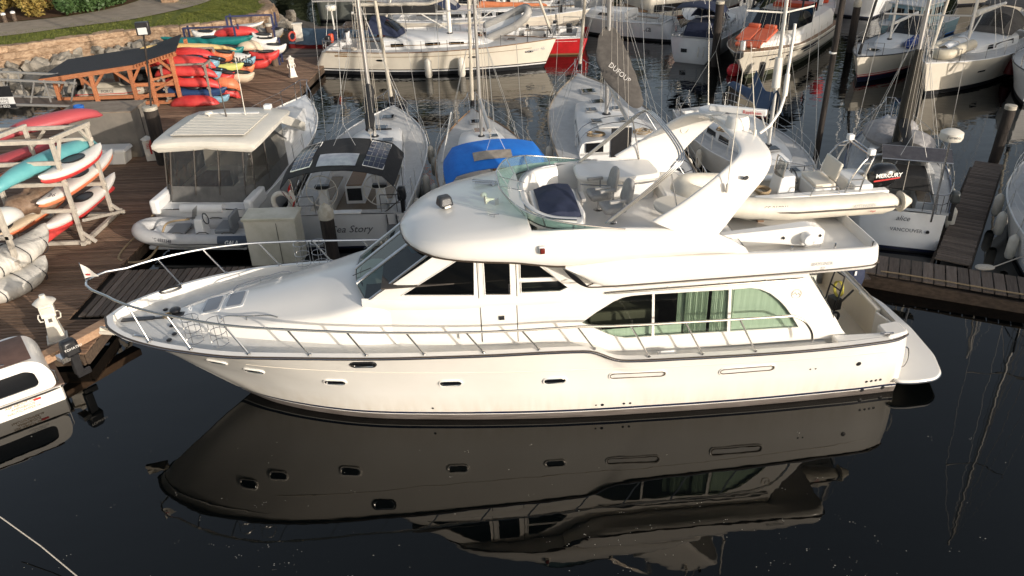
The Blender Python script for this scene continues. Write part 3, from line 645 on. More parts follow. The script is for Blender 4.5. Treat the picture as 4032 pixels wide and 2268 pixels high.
vg2 = MB(); vg2.tube(VB, .016, 6); obj('screen_gasket', vg2, RUBBER, V_)
for i in (6, 12, 18, 24, 36, 42, 48, 54):
    if i < n_: q = MB(); q.tube([VB[i], VT[i]], .013, 6); obj('screen_post', q, STEEL, V_)
for yy in (-.2, .35):
    q = MB(); t0 = Vector((9.0, yy, 4.99)); q.tube([t0, (8.45, yy*.9, 4.82)], .012, 6); obj('screen_stay', q, STEEL, V_)
# seats
def pod_seat(x, y, rz):
    m_ = thing_part = bpy.data.objects.new('pedestal_seat', None)
    return m_
def seat(x, y, z0, rz):
    p = MB(); p.cyl((0, 0, 0), (0, 0, .34), .05, n=12); p.lathe([(.17, 0), (.17, .02), (.06, .06), (.05, .1)], 14); P_ = obj('pedestal_seat', p, STEEL, Y, loc=(x, y, z0), rz=rz)
    c = MB(); c.prism(round_poly([(-.24, -.25), (.26, -.27), (.26, .27), (-.24, .25)], .1), .34, .48); obj('cushion', c, TAUPE, P_, bevel=.05)
    b = MB(); b.prism(round_poly([(-.26, .0), (.26, .0), (.22, .38), (.12, .50), (-.12, .50), (-.22, .38)], .1), -.05, .05, lambda u, v, o: (-.26-v*.22+o, u, .50+v)); obj('seat_back', b, TAUPE, P_, bevel=.035)
    for s_ in (-1, 1): a = MB(); a.box((.02, s_*.30, .66), (.36, .08, .06)); a.cyl((-.1, s_*.30, .42), (-.1, s_*.30, .64), .02, n=6); obj('armrest', a, TAUPE, P_, bevel=.02)
seat(6.62, .42, 3.97, 0.15); seat(6.78, -.33, 3.97, .1)
tbp = MB(); tbp.cyl((7.25, .15, 3.97), (7.25, .15, 4.52), .025); tbp.box((7.25, .15, 4.55), (.10, .42, .07)); obj('footrest_stand', tbp, TAUPE, Y, bevel=.015)
# wet bar behind the seats
wbx = MB(); wbx.prism(round_poly([(7.1, -1.55), (5.45, -1.6), (5.4, -.75), (6.2, -.62), (7.1, -.85)], .18), 3.97, 4.50); WB_ = obj('wet_bar', wbx, GEL, Y, bevel=.03)
wt = MB(); wt.prism(round_poly([(7.2, -1.6), (5.38, -1.66), (5.3, -.66), (6.2, -.52), (7.2, -.76)], .2), 4.50, 4.64); obj('counter_top', wt, GEL, WB_, bevel=.05)
wr = MB(); wr.tube(smooth_poly([(7.15, -.70, 4.48), (6.7, -.56, 4.48), (6.2, -.48, 4.48), (5.6, -.57, 4.48), (5.3, -.62, 4.48)], 5), .014, 6); obj('bar_rail', wr, STEEL, WB_)
wd = MB(); wd.box((5.85, -.675, 4.22), (.5, .015, .44), .12); obj('bar_door', wd, GEL2, WB_, bevel=.006)
st = MB(); st.prism(round_poly([(5.35, -1.5), (4.7, -1.5), (4.7, .2), (5.0, .6), (5.35, .3)], .2), 3.97, 4.32); obj('fly_settee', st, GEL, Y, bevel=.05)
tb = MB(); tb.prism([(5.35+.42*math.cos(t), .55+.5*math.sin(t)) for t in np.linspace(0, 2*PI, 25)[:-1]], 4.34, 4.40); tb.cyl((5.35, .55, 3.97), (5.35, .55, 4.35), .06); obj('fly_table', tb, GELC, Y, bevel=.015)
# roof fittings
f = MB(); f.box((10.2, .02, 4.62), (.34, .30, .22), .4, taper=.75); f.cyl((10.2, .02, 4.38), (10.2, .02, 4.55), .08); sl_ = obj('searchlight', f, M('charcoal plastic', (.035, .037, .042), .4), Y, bevel=.05)
f = MB(); f.tube([(10.08, .15, 4.53), (10.2, .2, 4.52)], .03, 8); obj('lamp_lens', f, GELC, sl_)
f = MB(); f.lathe([(.02, 0), (.03, .1), (.10, .2), (.1, .205), (.02, .1)], 12); hn = f.mesh('horn', GELC); recalc(hn)
h_ = inst('horn', hn, Y, (9.15, .35, 4.72), rot=(0, PI/2, .15)); 
f = MB(); f.box((9.1, .35, 4.64), (.08, .06, .16)); obj('horn_bracket', f, STEEL, Y)
f = MB(); f.tube([(9.55, -1.0, 4.62), (9.0, -.85, 4.62)], [.035, .015], 8); f.tube([(9.5, -.85, 4.62), (8.95, -.7, 4.62)], [.03, .012], 8); f.box((9.1, -.8, 4.57), (.06, .3, .1)); obj('trumpet_horn', f, STEEL, Y)
f = MB(); f.lathe([(.07, 0), (.07, .03), (.04, .06), (0, .065)], 12, (9.35, -.25, roofz(9.35, .25))); obj('dome_light', f, WPLA, Y)
f = MB(); f.tube([(9.2, .95, 4.56), (9.2, .95, 4.63)], .012); f.tube([(9.1, .95, 4.63), (9.3, .95, 4.63)], .012); obj('roof_cleat', f, STEEL, Y)
for s_ in (1, -1):
    f = MB(); f.box((8.35, s_*2.03, 4.30), (.14, .10, .16)); nl = obj('navigation_light', f, GEL, Y, bevel=.02); f = MB(); f.box((8.35, s_*2.09, 4.30), (.10, .05, .12)); obj('light_lens', f, M('red lens', (.14, .02, .015), .2) if s_ > 0 else M('green lens', (.01, .12, .04), .2), nl, bevel=.02)
# ------------------------------------------------------------------ radar arch
ctr = [(5.55, 1.86, 4.38), (5.15, 1.84, 4.72), (4.72, 1.78, 5.12), (4.3, 1.66, 5.48), (4.06, 1.42, 5.66), (3.95, 1.05, 5.73), (3.92, .5, 5.76), (3.92, 0, 5.77)]
chd = [(1.34, .20), (1.12, .17), (.90, .15), (.76, .14), (.68, .13), (.64, .12), (.62, .11), (.62, .11)]
cs = ctr+[(x, -y, z) for x, y, z in ctr[-2::-1]]; hs_ = chd+chd[-2::-1]
cs2 = smooth_poly([Vector(c) for c in cs], 4); hw = [Vector((a, b2, 0)) for a, b2 in hs_]; hw2 = smooth_poly(hw, 4)
ar = MB(); secs = []
for i, c in enumerate(cs2):
    d = (cs2[min(i+1, len(cs2)-1)]-cs2[max(i-1, 0)]).normalized(); fwd = Vector((1, 0, .12)); fwd = (fwd-d*fwd.dot(d)*.55).normalized(); th = fwd.cross(d).normalized()
    secs.append([c+fwd*(hw2[i].x/2*math.copysign(abs(math.cos(t))**.6, math.cos(t)))+th*(hw2[i].y/2*math.copysign(abs(math.sin(t))**.7, math.sin(t))) for t in np.linspace(0, 2*PI, 17)[:-1]])
ar.loft(secs); AR = obj('radar_arch', ar, GEL, Y, smooth=60)
f = MB(); f.tube([(4.32+.0*k, -1.60+.10*math.cos(t), 5.50+.0) if False else (4.55+.09*math.cos(t), -1.67, 5.28+.09*math.sin(t)) for t in np.linspace(0, 2*PI, 13)[:-1] for k in (0,)], .012, 5, closed=True); obj('speaker_ring', f, GELC, AR)
f = MB(); f.lathe([(.25, 0), (.26, .05), (.235, .20), (.20, .27), (.08, .28)], 18, (3.92, -.05, 5.81)); RD = obj('radar_pedestal', f, GEL, AR)
f = MB(); f.beam((4.45, -.38, 6.18), (3.42, .22, 6.18), .12, .13); ra = obj('radar_scanner', f, GEL2, RD, bevel=.02)
dxy = Vector((-1.03, .60, 0)).normalized(); nrm = Vector((dxy.y*-1, dxy.x, 0)); side_n = Vector((.5, .86, 0))
text('Raytheon', .10, LETR, RD, (3.86, .03, 6.14), dxy, (0, 0, 1), off=.01)
f = MB(); f.cyl((4.25, -.75, 5.75), (4.25, -.75, 5.95), .03); f.lathe([(.28, 0), (.30, .03), (.27, .08), (.05, .10)], 16, (4.25, -.75, 5.95)); obj('satellite_dome', f, GEL2, AR)
for (x, y, z, dx, dz, nm) in ((4.72, 1.90, 5.25, .05, 2.3, 'whip_antenna'), (3.7, .4, 5.78, -.3, 1.9, 'whip_antenna'), (4.1, -1.5, 5.8, -.2, 2.6, 'whip_antenna')):
    f = MB(); f.cyl((x, y, z-.05), (x, y, z+.12), .035); f.tube([(x, y, z+.1), (x-dx, y, z+dz)], [.013, .006], 6); obj(nm, f, WPLA, AR)
f = MB(); f.tube([(3.55, .3, 5.78), (3.35, .28, 5.92), (3.10, .1, 6.15), (3.0, 0, 6.4), (2.98, 0, 7.9)], .03, 8); f.cyl((2.99, 0, 6.45), (2.99, 0, 6.9), .05); obj('mast_light_arm', f, GEL, AR)
for (x, y, z) in ((4.35, 1.8, 5.42),): f = MB(); f.cyl((x, y, z), (x, y+.08, z+.05), .04); obj('arch_light', f, BLACK, AR)
# folded bimini hoops
for k in range(3):
    f = MB(); o = .05*k
    pts = [(7.05-o*.6, 1.70, 4.62), (6.3-o, 1.69, 5.22), (5.72-o, 1.64, 5.72), (5.58-o, 1.40, 5.86), (5.55-o, .8, 5.92), (5.55-o, 0, 5.94), (5.55-o, -.8, 5.92), (5.58-o, -1.4, 5.86), (5.72-o, -1.64, 5.72), (6.3-o, -1.69, 5.22), (7.05-o*.6, -1.70, 4.62)]
    f.tube(smooth_poly(pts, 4), .018, 7); obj('bimini_hoop', f, STEEL, Y)
for s_ in (1, -1): f = MB(); f.tube([(5.8, s_*1.66, 5.66), (5.55, s_*1.75, 4.5)], .014, 6); obj('bimini_strut', f, STEEL, Y)
# ------------------------------------------------------------------ boat deck crane, rail stubs, lettering, logo
cr = MB(); secs = []
for x, zb, zt, wy in ((4.55, 3.90, 4.02, .09), (4.4, 3.88, 4.03, .10), (3.4, 3.76, 4.08, .13), (2.75, 3.66, 4.12, .15), (2.5, 3.64, 4.08, .15), (2.36, 3.70, 3.98, .13)): secs.append([(x, 1.33-wy, zb), (x, 1.33+wy, zb), (x, 1.33+wy, zt), (x, 1.33-wy, zt)])
cr.loft(secs); CRN = obj('boat_crane', cr, GEL, Y, smooth=30, bevel=.025)
f = MB(); f.box((2.6, 1.33, 3.66), (.34, .32, .16)); f.cyl((2.6, 1.33, 3.5), (2.6, 1.33, 3.7), .14); obj('crane_base', f, GEL, CRN, bevel=.02)
f = MB(); f.tube([(2.78, 1.46, 3.90), (2.78, 1.70, 3.90)], [.13, .12], 14); obj('crane_motor', f, GEL2, CRN, bevel=.02)
for x in (3.25, 2.47): f = MB(); f.cyl((x, 1.44, 3.9), (x, 1.495, 3.9), .03); obj('crane_pin', f, BLACK, CRN)
for x in (3.3, 2.4, 1.62): f = MB(); f.cyl((x, 2.02, 3.85), (x, 2.03, 3.98), .022); obj('rail_stub', f, STEEL, Y)
text('BAYLINER', .10, LETG, Y, (2.92, 2.205, 3.60), (-1, 0, 0), (0, -.05, 1), shear=.2); text('57', .09, LETG, Y, (2.72, 2.21, 3.50), (-1, 0, 0), (0, 0, 1), shear=.2)
f = MB(); f.tube([side(2.88+.105*math.cos(t), 2.66+.105*math.sin(t), 1, .006) for t in np.linspace(0, 2*PI, 21)[:-1]], .008, 5, closed=True)
f.tube([side(2.97, 2.64, 1, .006), side(2.91, 2.70, 1, .006), side(2.87, 2.64, 1, .006), side(2.83, 2.68, 1, .006), side(2.79, 2.63, 1, .006)], .008, 5); obj('logo_emblem', f, GELC, Y)
# ------------------------------------------------------------------ cockpit, transom, platform
ck = MB(); ck.box((1.4, 0, .72), (2.2, 3.7, .04)); obj('cockpit_sole', ck, GELC, Y)

for s_ in (1, -1):
    pts = [(2.0, 1.80), (1.2, 1.83), (.75, 1.82), (.5, 1.7)]
    bw = MB(); bw.prism([(1.95, s_*1.78), (1.0, s_*1.82), (.62, s_*1.78), (.62, s_*1.93), (1.0, s_*2.02), (1.95, s_*2.06)], .72, 1.585); obj('cockpit_bulwark', bw, GEL, Y, bevel=.03)
tw_ = MB(); tw_.box((.38, -.55, 1.05), (.13, 2.7, .95)); obj('transom_wall', tw_, GELC, Y, bevel=.03)
tg = MB(); tg.box((.42, 1.12, 1.08), (.06, .5, .85), .25); obj('transom_gate', tg, GEL, Y, bevel=.02)
tq = MB(); tq.prism(round_poly([(.85, 1.55), (.3, 1.45), (.28, 1.95), (.85, 2.1)], .12), 1.2, 1.63); obj('quarter_seat', tq, GEL, Y, bevel=.05)
hb = MB(); panel(hb, [(-1.66, .74), (1.66, .74), (1.62, 3.36), (-1.62, 3.36)], [], lambda u, v: (2.62-(3.3-v)*.0, u, v), .6); obj('aft_bulkhead', hb, GEL, Y)
gd = MB(); gd.box((2.60, -.3, 1.75), (.03, 1.3, 1.75)); obj('saloon_door', gd, TINTD, Y)
sp = MB(); pl = [(.4, -2.08), (.4, 2.08), (.0, 2.14), (-.52, 2.10), (-.78, 1.90), (-1.0, 1.2), (-1.08, 0), (-1.0, -1.2), (-.78, -1.90), (-.52, -2.10), (0, -2.14)]
sp.prism(round_poly(pl, .15), .31, .40); SPF = obj('swim_platform', sp, GEL, Y, bevel=.03)
ss = MB(); ss.tube([(x, y, .335) for x, y in round_poly(pl[1:]+pl[:1], .15)], .018, 6); obj('platform_strip', ss, STEEL, SPF)
f = MB(); f.tube(smooth_poly([(.28, 1.9, 1.2), (.2, 1.92, 1.15), (.16, 1.93, .9), (.2, 1.92, .7), (.28, 1.9, .65)], 4), .016, 6); obj('transom_handle', f, STEEL, Y)
for (x, y) in ((.85, 2.02), ): f = MB(); f.tube([(x-.15, y, 1.68), (x+.15, y-.01, 1.68)], .018, 6); f.box((x, y, 1.655), (.12, .06, .05)); obj('mooring_cleat', f, STEEL, Y)
f = MB(); f.tube([(5.85, 2.02, 1.66), (5.55, 2.02, 1.66)], .03, 6); f.box((5.7, 2.02, 1.62), (.4, .14, .05)); obj('mooring_cleat', f, GEL2, Y, bevel=.01)
f = MB(); f.tube(smooth_poly([(2.55, 1.62, 3.0), (2.3, 1.66, 2.6), (2.0, 1.70, 2.1), (1.95, 1.7, 1.98)], 4), .018, 6); obj('aft_grab_rail', f, STEEL, Y)
f = MB(); f.tube([(.45, -1.0, 1.56), (.45, .0, 1.56), (.45, .02, 1.48)], .014, 6); f.tube([(.45, -1.0, 1.56), (.45, -1.02, 1.48)], .014, 6); obj('transom_rail', f, STEEL, Y)
# ================================================================== docks
RP = random.Random(11)
def zoom(k, x, y): o = {'r1': (0, 1000), 'r2': (1000, 1000), 'u1': (0, 500), 'u2': (1000, 500), 'u3': (2000, 500), 'u4': (2832, 500), 't1': (0, 0), 't2': (1000, 0), 't3': (2000, 0), 't4': (2832, 0)}[k]; return o[0]+x*.46584, o[1]+y*.46584
def zat(k, x, y, z): return at(*zoom(k, x, y), z)
def zatY(k, x, y, Yv): return atY(*zoom(k, x, y), Yv)
def plank_mesh(L, wd, mat, th=.045):
    m = MB(); e = .006
    m.loft([[(x, -wd/2+e, -th), (x, wd/2-e, -th), (x, wd/2-e, -e), (x, wd/2-2*e, 0), (x, -wd/2+2*e, 0), (x, -wd/2+e, -e)] for x in (0, L)]); me = m.mesh('plank', mat, 0); recalc(me); return me
DZ = .45
def dock_strip(name, label, a, b, width, pitch, mat, pw=None, skip=None, ends=None, sub=True, solid=True):
    """deck boards laid across the line a->b (points), each board runs to the left of travel by width"""
    a, b = Vector(a), Vector(b); d = (b-a); L = d.length; d.normalize(); nrm = Vector((-d.y, d.x, 0)); D = thing(name, label, 'dock', (a.x, a.y, 0), 0); 
    n = int(L/pitch); cache = {}
    for i in range(n):
        s = (i+.5)*pitch; w0, w1 = (0, width) if ends is None else ends(s)
        wl_ = round(w1-w0, 1)
        if wl_ not in cache: cache[wl_] = plank_mesh(wl_, pitch-.02, mat)
        p = d*s+nrm*(w0+RP.uniform(-.012, .012)); inst('plank', cache[wl_], D, (p.x, p.y, DZ+RP.uniform(-.004, .004)), rot=(RP.uniform(-.008, .008), 0, math.atan2(nrm.y, nrm.x)+RP.uniform(-.004, .004)))
    return D, d, nrm, L
# main dock on the left: boards run left-right, so travel goes down its right edge
xr = lambda y: -10.72 if y < 18.35 else (-11.92 if y < 21.1 else -11.8+(y-21.1)*.07)
pt = .152
def left_ends(s):
    y = 16.7+s; return (-(xr(y)+10), 12.4 if y < 26 else 12.0)
LD, d_, n_2, _ = dock_strip('main_dock', 'broad brown plank dock on the left carrying kayak racks', (-10, 16.7, 0), (-10, 47.6, 0), 12, pt, WOODD, ends=left_ends)
f = MB()
for y0, y1 in ((16.75, 18.3), (21.15, 28), (28.02, 38), (38.02, 47.5)):
    f.beam((xr(y0)-.03, y0, .24), (xr(y1-.05)-.03, y1, .24), .07, .30)
f.beam((-22, 16.72, .24), (-10.8, 16.72, .24), .07, .3); f.beam((-22, 47.6, .24), (-9.98, 47.6, .24), .07, .3)
obj('fascia_board', f, WOODF, LD, loc=(10, -16.7, 0))
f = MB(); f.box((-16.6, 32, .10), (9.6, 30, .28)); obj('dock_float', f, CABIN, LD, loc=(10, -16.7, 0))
br_ = MB(); p, q = at(232, 1380, .58), at(432, 1272, .58); br_.beam(p+(p-q)*1.2, q+Vector((.25, .45, 0)), .34, .22); tag(obj('bullrail', br_, WOODB, bevel=.02), 'sunlit timber bullrail bolted along the dock corner by the yacht bow', 'timber rail')
# finger dock behind the yacht, with the diagonal-board corner
a, b = Vector((-11.8, 21.15, 0)), Vector((9.9, 20.75, 0))
def fing_ends(s):
    if s < 2.6: return (0, 2.65-.0*s+(-.3*s if s > .8 else 0))
    return (0, 1.75)
FD, *_ = dock_strip('finger_dock', 'plank finger dock running behind the big yacht', b, a, 1.7, .2, WOODR, ends=lambda s: fing_ends(21.7-s))
f = MB(); f.beam((0, 0, .24), (-21.6, .4, .24), .08, .3); f.box((-10.9, -.75, .06), (21, 1.3, .3), -.018); obj('fascia_board', f, WOODF, FD)
# right dock and its finger
a, b = at(*zoom('u4', 1230, 1225), DZ), at(*zoom('u4', 2576, 1440), DZ); b = b+(b-a)*1.2; dd = (b-a).normalized()
def rd_ends(s): return (0, 1.15+.02*s if s < 9 else 1.3)
RD_, *_ = dock_strip('angled_dock', 'dark plank dock angling away to the right behind the yacht stern', a, b, 1.4, .29, WOODR, ends=rd_ends)
L_ = (b-a).length; f = MB(); f.beam((0, 0, .2), tuple(b-a), .09, .36); n3 = Vector((-dd.y, dd.x, 0)); f.beam(tuple(n3*1.28), tuple((b-a)+n3*1.3), .09, .3); obj('fascia_board', f, WOODF, RD_)
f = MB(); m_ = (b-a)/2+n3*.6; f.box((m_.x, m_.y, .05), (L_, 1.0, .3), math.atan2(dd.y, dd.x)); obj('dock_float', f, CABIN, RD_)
st_ = MB(); st_.tube([tuple(a+dd*s+n3*(.12+.03*math.sin(s*2))+Vector((0, 0, .5))) if False else tuple(dd*s+n3*(.10+.03*math.sin(s*1.3))+Vector((0, 0, .50))) for s in np.linspace(.4, L_, 30)], .022, 6); hz = obj('dock_hose', st_, ROPE, loc=(a.x, a.y, 0)); tag(hz, 'brown hose laid along the near edge of the angled dock', 'hose')
a2, b2_ = at(*zoom('u4', 2120, 1170), DZ), at(*zoom('u4', 2400, 312), DZ); a3 = at(*zoom('u4', 1800, 1090), DZ)
RF, *_ = dock_strip('narrow_finger_dock', 'narrow plank finger between the grey dodger sailboat and the right edge boat', a2, b2_, .95, .135, WOODR)
f = MB(); v = b2_-a2; nn = Vector((-v.y, v.x, 0)).normalized(); f.beam((0, 0, .22), tuple(v), .08, .3); f.beam(tuple(nn*.97), tuple(v+nn*.97), .08, .3); obj('fascia_board', f, WOODF, RF)
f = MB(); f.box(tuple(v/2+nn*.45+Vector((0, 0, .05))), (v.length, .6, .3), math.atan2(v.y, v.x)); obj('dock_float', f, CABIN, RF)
# ------------------------------------------------------------------ piles
def pile(x, y, zt, r, label, mat=PILE, cap='flat', lean=(0, 0), zb=-1.5, group=None):
    t = thing('piling', label, 'piling', (x, y, 0), 0, group); R = random.Random(int(x*100)); f = MB()
    rings = []
    for i in range(9):
        z = zb+(zt-zb)*i/8; rings.append([(lean[0]*z+r*(1+R.uniform(-.06, .06))*math.cos(k*PI/7), lean[1]*z+r*(1+R.uniform(-.06, .06))*math.sin(k*PI/7), z) for k in range(14)])
    f.loft(rings); obj('shaft', f, mat, t, smooth=60)
    c = MB()
    if cap == 'cone': c.lathe([(r*1.12, zt-.22), (r*1.14, zt), (r*.8, zt+.12), (.03, zt+.24)], 14, (lean[0]*zt, lean[1]*zt, 0))
    else: c.lathe([(r*1.05, zt-.12), (r*1.05, zt+.01), (r*.5, zt+.03)], 14, (lean[0]*zt, lean[1]*zt, 0))
    obj('cap', c, PILET, t); return t
p = at(3917, 1133-.0, 0)
pile(-13.65, 30.3, 2.75, .26, 'dark piling with a pale cap carrying the floodlight pole')
q = at(1281, 830, 2.3); pile(q.x, q.y, 2.3, .20, 'tarred piling with a conical white cap behind the yacht foredeck', cap='cone')
q = at(*zoom('t4', 2320, 1360), .45); pile(q.x, q.y, 2.5, .19, 'dark piling at the head of the narrow finger dock', lean=(.03, 0))
q = at(*zoom('t1', 2330, 555), .45); pile(q.x, q.y, 2.75, .19, 'weathered brown piling beside the kayak racks', mat=PILEW)
q = at(*zoom('t4', 1100, 440), 0); pile(q.x, q.y, 2.7, .2, 'dark piling with a pale conical cap by the orange cushioned cruiser', cap='cone')
q = at(*zoom('t3', 1745, 560), 0); pile(q.x, q.y, 3.4, .22, 'piling with a yellowish top beside the navy bimini sailboat', mat=PILE)
q = at(*zoom('t4', 810, 1440), 0)
# ------------------------------------------------------------------ power pedestals
def pedestal(p, label, s=1.0, rz=.5):
    t = thing('power_pedestal', label, 'power pedestal', p, rz); t.scale = (s, s, s); f = MB()
    f.box((0, 0, .03), (.46, .46, .06)); f.loft([[(k*w_, -k2*w_, z) for k, k2 in ((-1, 1), (1, 1), (1, -1), (-1, -1))] for w_, z in ((.19, .06), (.15, .35), (.12, .62), (.115, .70))]); obj('base', f, WPLA, t, bevel=.012)
    f = MB(); f.box((0, 0, .86), (.32, .32, .34)); obj('socket_box', f, WPLA, t, bevel=.02)
    f = MB(); f.box((0, -.17, .86), (.24, .02, .22), m=Matrix.Rotation(.3, 3, 'X')); obj('socket_flap', f, WPLA, t, bevel=.006)
    f = MB(); f.lathe([(.25, 1.03), (.26, 1.06), (.07, 1.18), (.07, 1.24), (.0, 1.25)], 8); obj('cap', f, WPLA, t)
    for sx in (-1, 1):
        f = MB(); f.tube([(sx*.14, 0, .55), (sx*.22, 0, .56), (sx*.24, 0, .66), (sx*.22, 0, .74), (sx*.15, 0, .75)], .018, 6); obj('hose_bracket', f, WPLA, t)
    f = MB(); f.box((0, -.125, .60), (.08, .02, .09)); obj('meter_window', f, GREYC, t); return t
pedestal(at(*zoom('r1', 490, 720), .455), 'white lighthouse shaped power pedestal on the dock corner by the yacht bow', 1.06)
pedestal(at(*zoom('t1', 2478, 648), .455), 'white lighthouse shaped power pedestal at the far dock end', .9)
# fire cabinet with lifebuoy
p = at(*zoom('t1', 1290, 1350), .455); t = thing('fire_cabinet', 'white fire extinguisher cabinet with red lettering beside the dark piling', 'fire cabinet', p, .15)
f = MB(); f.box((0, 0, .42), (.36, .32, .84)); obj('body', f, WPLA, t, bevel=.015); f = MB(); f.lathe([(.26, .84), (.27, .87), (.05, 1.0), (0, 1.0)], 4); obj('roof', f, WPLA, t)
text('FIRE', .13, LETR, t, (-.06, -.165, .74), (0, 0, -1), (1, 0, 0)); f = MB(); f.box((.08, -.165, .5), (.07, .01, .42)); obj('red_stripe', f, LETR, t)
def lifebuoy(p, label, rz, r=.27):
    f = MB(); f.tube([(r*math.cos(t), 0, r*math.sin(t)) for t in np.linspace(0, 2*PI, 25)[:-1]], .065, 8, closed=True); o = obj('lifebuoy', f, M('faded red vinyl', (.42, .05, .03), .5)); o.location = p; o.rotation_euler = (0, 0, rz); tag(o, label, 'lifebuoy'); return o
lifebuoy(Vector((p.x+.36, p.y-.05, 1.12)), 'red ring lifebuoy hung on the fire cabinet', .9)
# dock box, steel box
t = thing('dock_box', 'white fibreglass dock box with lid against the steel container', 'dock box', (-15.9, 30.65, .455)); f = MB(); f.loft([[(x*k, y*k, z) for x, y in ((-.78, -.36), (.78, -.36), (.78, .36), (-.78, .36))] for k, z in ((.9, 0), (1, .5))]); obj('box', f, GEL2, t, bevel=.03)
f = MB(); f.box((0, 0, .57), (1.7, .82, .14), taper=.93); obj('lid', f, GEL2, t, bevel=.03); f = MB(); f.box((.1, -.42, .52), (.08, .03, .08)); obj('latch', f, BLACK, t)
t = thing('storage_container', 'grey steel storage box with a dusty top behind the dock box', 'container', (-16.25, 31.9, .455)); SB = M('grey painted steel', (.16, .145, .125), .55, col2=(.22, .195, .165), scale=2, detail=6)
f = MB(); f.box((0, 0, .93), (2.85, 1.5, 1.86)); obj('body', f, SB, t, bevel=.015); f = MB(); f.box((0, 0, 1.89), (2.95, 1.6, .05)); obj('top', f, M('dusty steel top', (.27, .22, .165), .8, col2=(.2, .15, .11), scale=3), t)
for x in (-.02,): f = MB(); f.box((1.43, x, .93), (.02, .03, 1.7)); obj('door_seam', f, BLACK, t)
f = MB(); 
for k in range(6): f.tube(smooth_poly([(-.55+.22*math.cos(a_)*RP.uniform(.7, 1), -.1+.16*math.sin(a_), 1.95+.03*k) for a_ in np.linspace(0, 6, 7)], 3, True), .022, 5, closed=True)
o = obj('blue_rope_coil', f, M('blue rope', (.02, .12, .42), .8)); o.location = (-16.45, 31.6, .455); tag(o, 'coil of blue rope on the steel container', 'rope')
# floodlight
t = thing('floodlight', 'square floodlight on a thin pole on the dark piling', 'floodlight', (-13.6, 30.3, 2.7)); f = MB(); f.tube([(0, 0, 0), (.25, 0, 1.4), (.42, 0, 2.75)], .04, 8); obj('pole', f, PILE, t)
f = MB(); f.box((.45, 0, 2.95), (.46, .26, .46), .2); obj('lamp_body', f, BLACK, t, bevel=.02); f = MB(); f.box((.47, -.14, 2.88), (.32, .03, .24), .2); obj('lamp_lens', f, M('floodlight lens', (.55, .56, .55), .25), t)
# ------------------------------------------------------------------ open timber shed
t = thing('timber_shed', 'open orange stained timber shelter with a dark sloping roof', 'shed', (-21.9, 38.5, 0)); SX = lambda x: x+21.9
prof = [(-22.15, 1.95), (-17.5, 2.45), (-15.4, 3.0)]
rf = MB()
for (xa, za), (xb, zb), oa, ob in zip(prof[:-1], prof[1:], (0, .3), (.3, .6)): rf.loft([[(SX(xa), -.15, za+.02), (SX(xb), -.15, zb+.02), (SX(xb), -.15, zb+.09), (SX(xa), -.15, za+.09)], [(SX(xa)-.4-oa, 3.6, za+.02), (SX(xb)-.4-ob, 3.6, zb+.02), (SX(xb)-.4-ob, 3.6, zb+.09), (SX(xa)-.4-oa, 3.6, za+.09)]])
obj('roof', rf, M('tar shingle roof', (.014, .015, .018), .85, col2=(.028, .028, .031), scale=10, bump=.01, bscale=30), t, smooth=0)
for (xa, za), (xb, zb) in zip(prof[:-1], prof[1:]): f = MB(); f.beam((SX(xa), -.18, za-.05), (SX(xb), -.18, zb-.05), .07, .20); obj('fascia_board', f, WOODO, t)
for i in range(14): x = -17.4+i*.15; z = 2.45+(x+17.5)/2.1*.55; f = MB(); f.box((SX(x), -.25, z-.02), (.07, .12, .13)); obj('rafter_end', f, WOODO, t)
for x, zt, zb in ((-21.55, 1.95, .42), (-19.75, 2.2, .42), (-17.85, 2.40, .42), (-16.95, 2.58, .42), (-15.75, 2.9, .42)):
    f = MB(); f.box((SX(x), 0, (zt+zb)/2), (.17, .17, zt-zb)); obj('post', f, WOODO, t, bevel=.01)
    f = MB(); f.box((SX(x)-.4, 3.3, (zt+.45)/2), (.15, .15, zt-.45)); obj('post', f, WOODO, t)
for xa, za, xb, zb in ((-21.5, 1.3, -21.0, 1.95), (-20.4, 2.05, -19.8, 1.5), (-19.7, 1.5, -19.1, 2.15), (-18.6, 2.2, -17.9, 1.6), (-17.8, 1.7, -17.3, 2.4), (-16.3, 2.6, -15.8, 2.1), (-17.0, 1.7, -15.8, 1.95), (-17.7, .8, -15.85, 1.7)): f = MB(); f.beam((SX(xa), .0, za), (SX(xb), .0, zb), .1, .11); obj('knee_brace', f, WOODO, t)
for xa, xb, z in ((-21.6, -16.0, .95), (-17.9, -15.7, 1.5), (-18.8, -15.8, .62)): f = MB(); f.beam((SX(xa), .05, z), (SX(xb), .05, z), .12, .16); obj('rail', f, WOODO, t)
# rigid inflatables stored inside
def rib_tubes(mb, L, W, r, z=0, n=12, lift=.25):
    pts = [(0, W/2-r, z), (L*.25, W/2-r, z), (L*.6, W/2-r, z+.02), (L*.82, W/2-r*1.35, z+lift*.5), (L*.95, W/5, z+lift*.9), (L, 0, z+lift)]
    P = pts+[(x, -y, zz) for x, y, zz in pts[-2::-1]]; sp_ = smooth_poly(P, 5); N = len(sp_)
    mb.tube(sp_, [r*(.35 if i in (0, N-1) else .8 if i in (1, N-2) else 1) for i in range(N)], n)
RIBG = M('grey inflatable fabric', (.40, .385, .36), .55, col2=(.34, .325, .30), scale=4); RIBB = M('cream inflatable fabric', (.55, .50, .41), .55, col2=(.47, .42, .34), scale=4)
t = thing('stored_inflatable', 'beige inflatable boat with a red line stored in the timber shelter', 'inflatable boat', (-21.0, 39.8, .98), -.02); f = MB(); rib_tubes(f, 4.0, 1.6, .25); obj('tube', f, RIBB, t); f = MB(); f.tube([(0, -.81, .02), (2.4, -.81, .03), (3.2, -.75, .12)], .018, 5); obj('red_line', f, LETR, t); f = MB(); f.box((1.7, 0, -.05), (3, 1.0, .1)); obj('floor', f, RIBG, t)
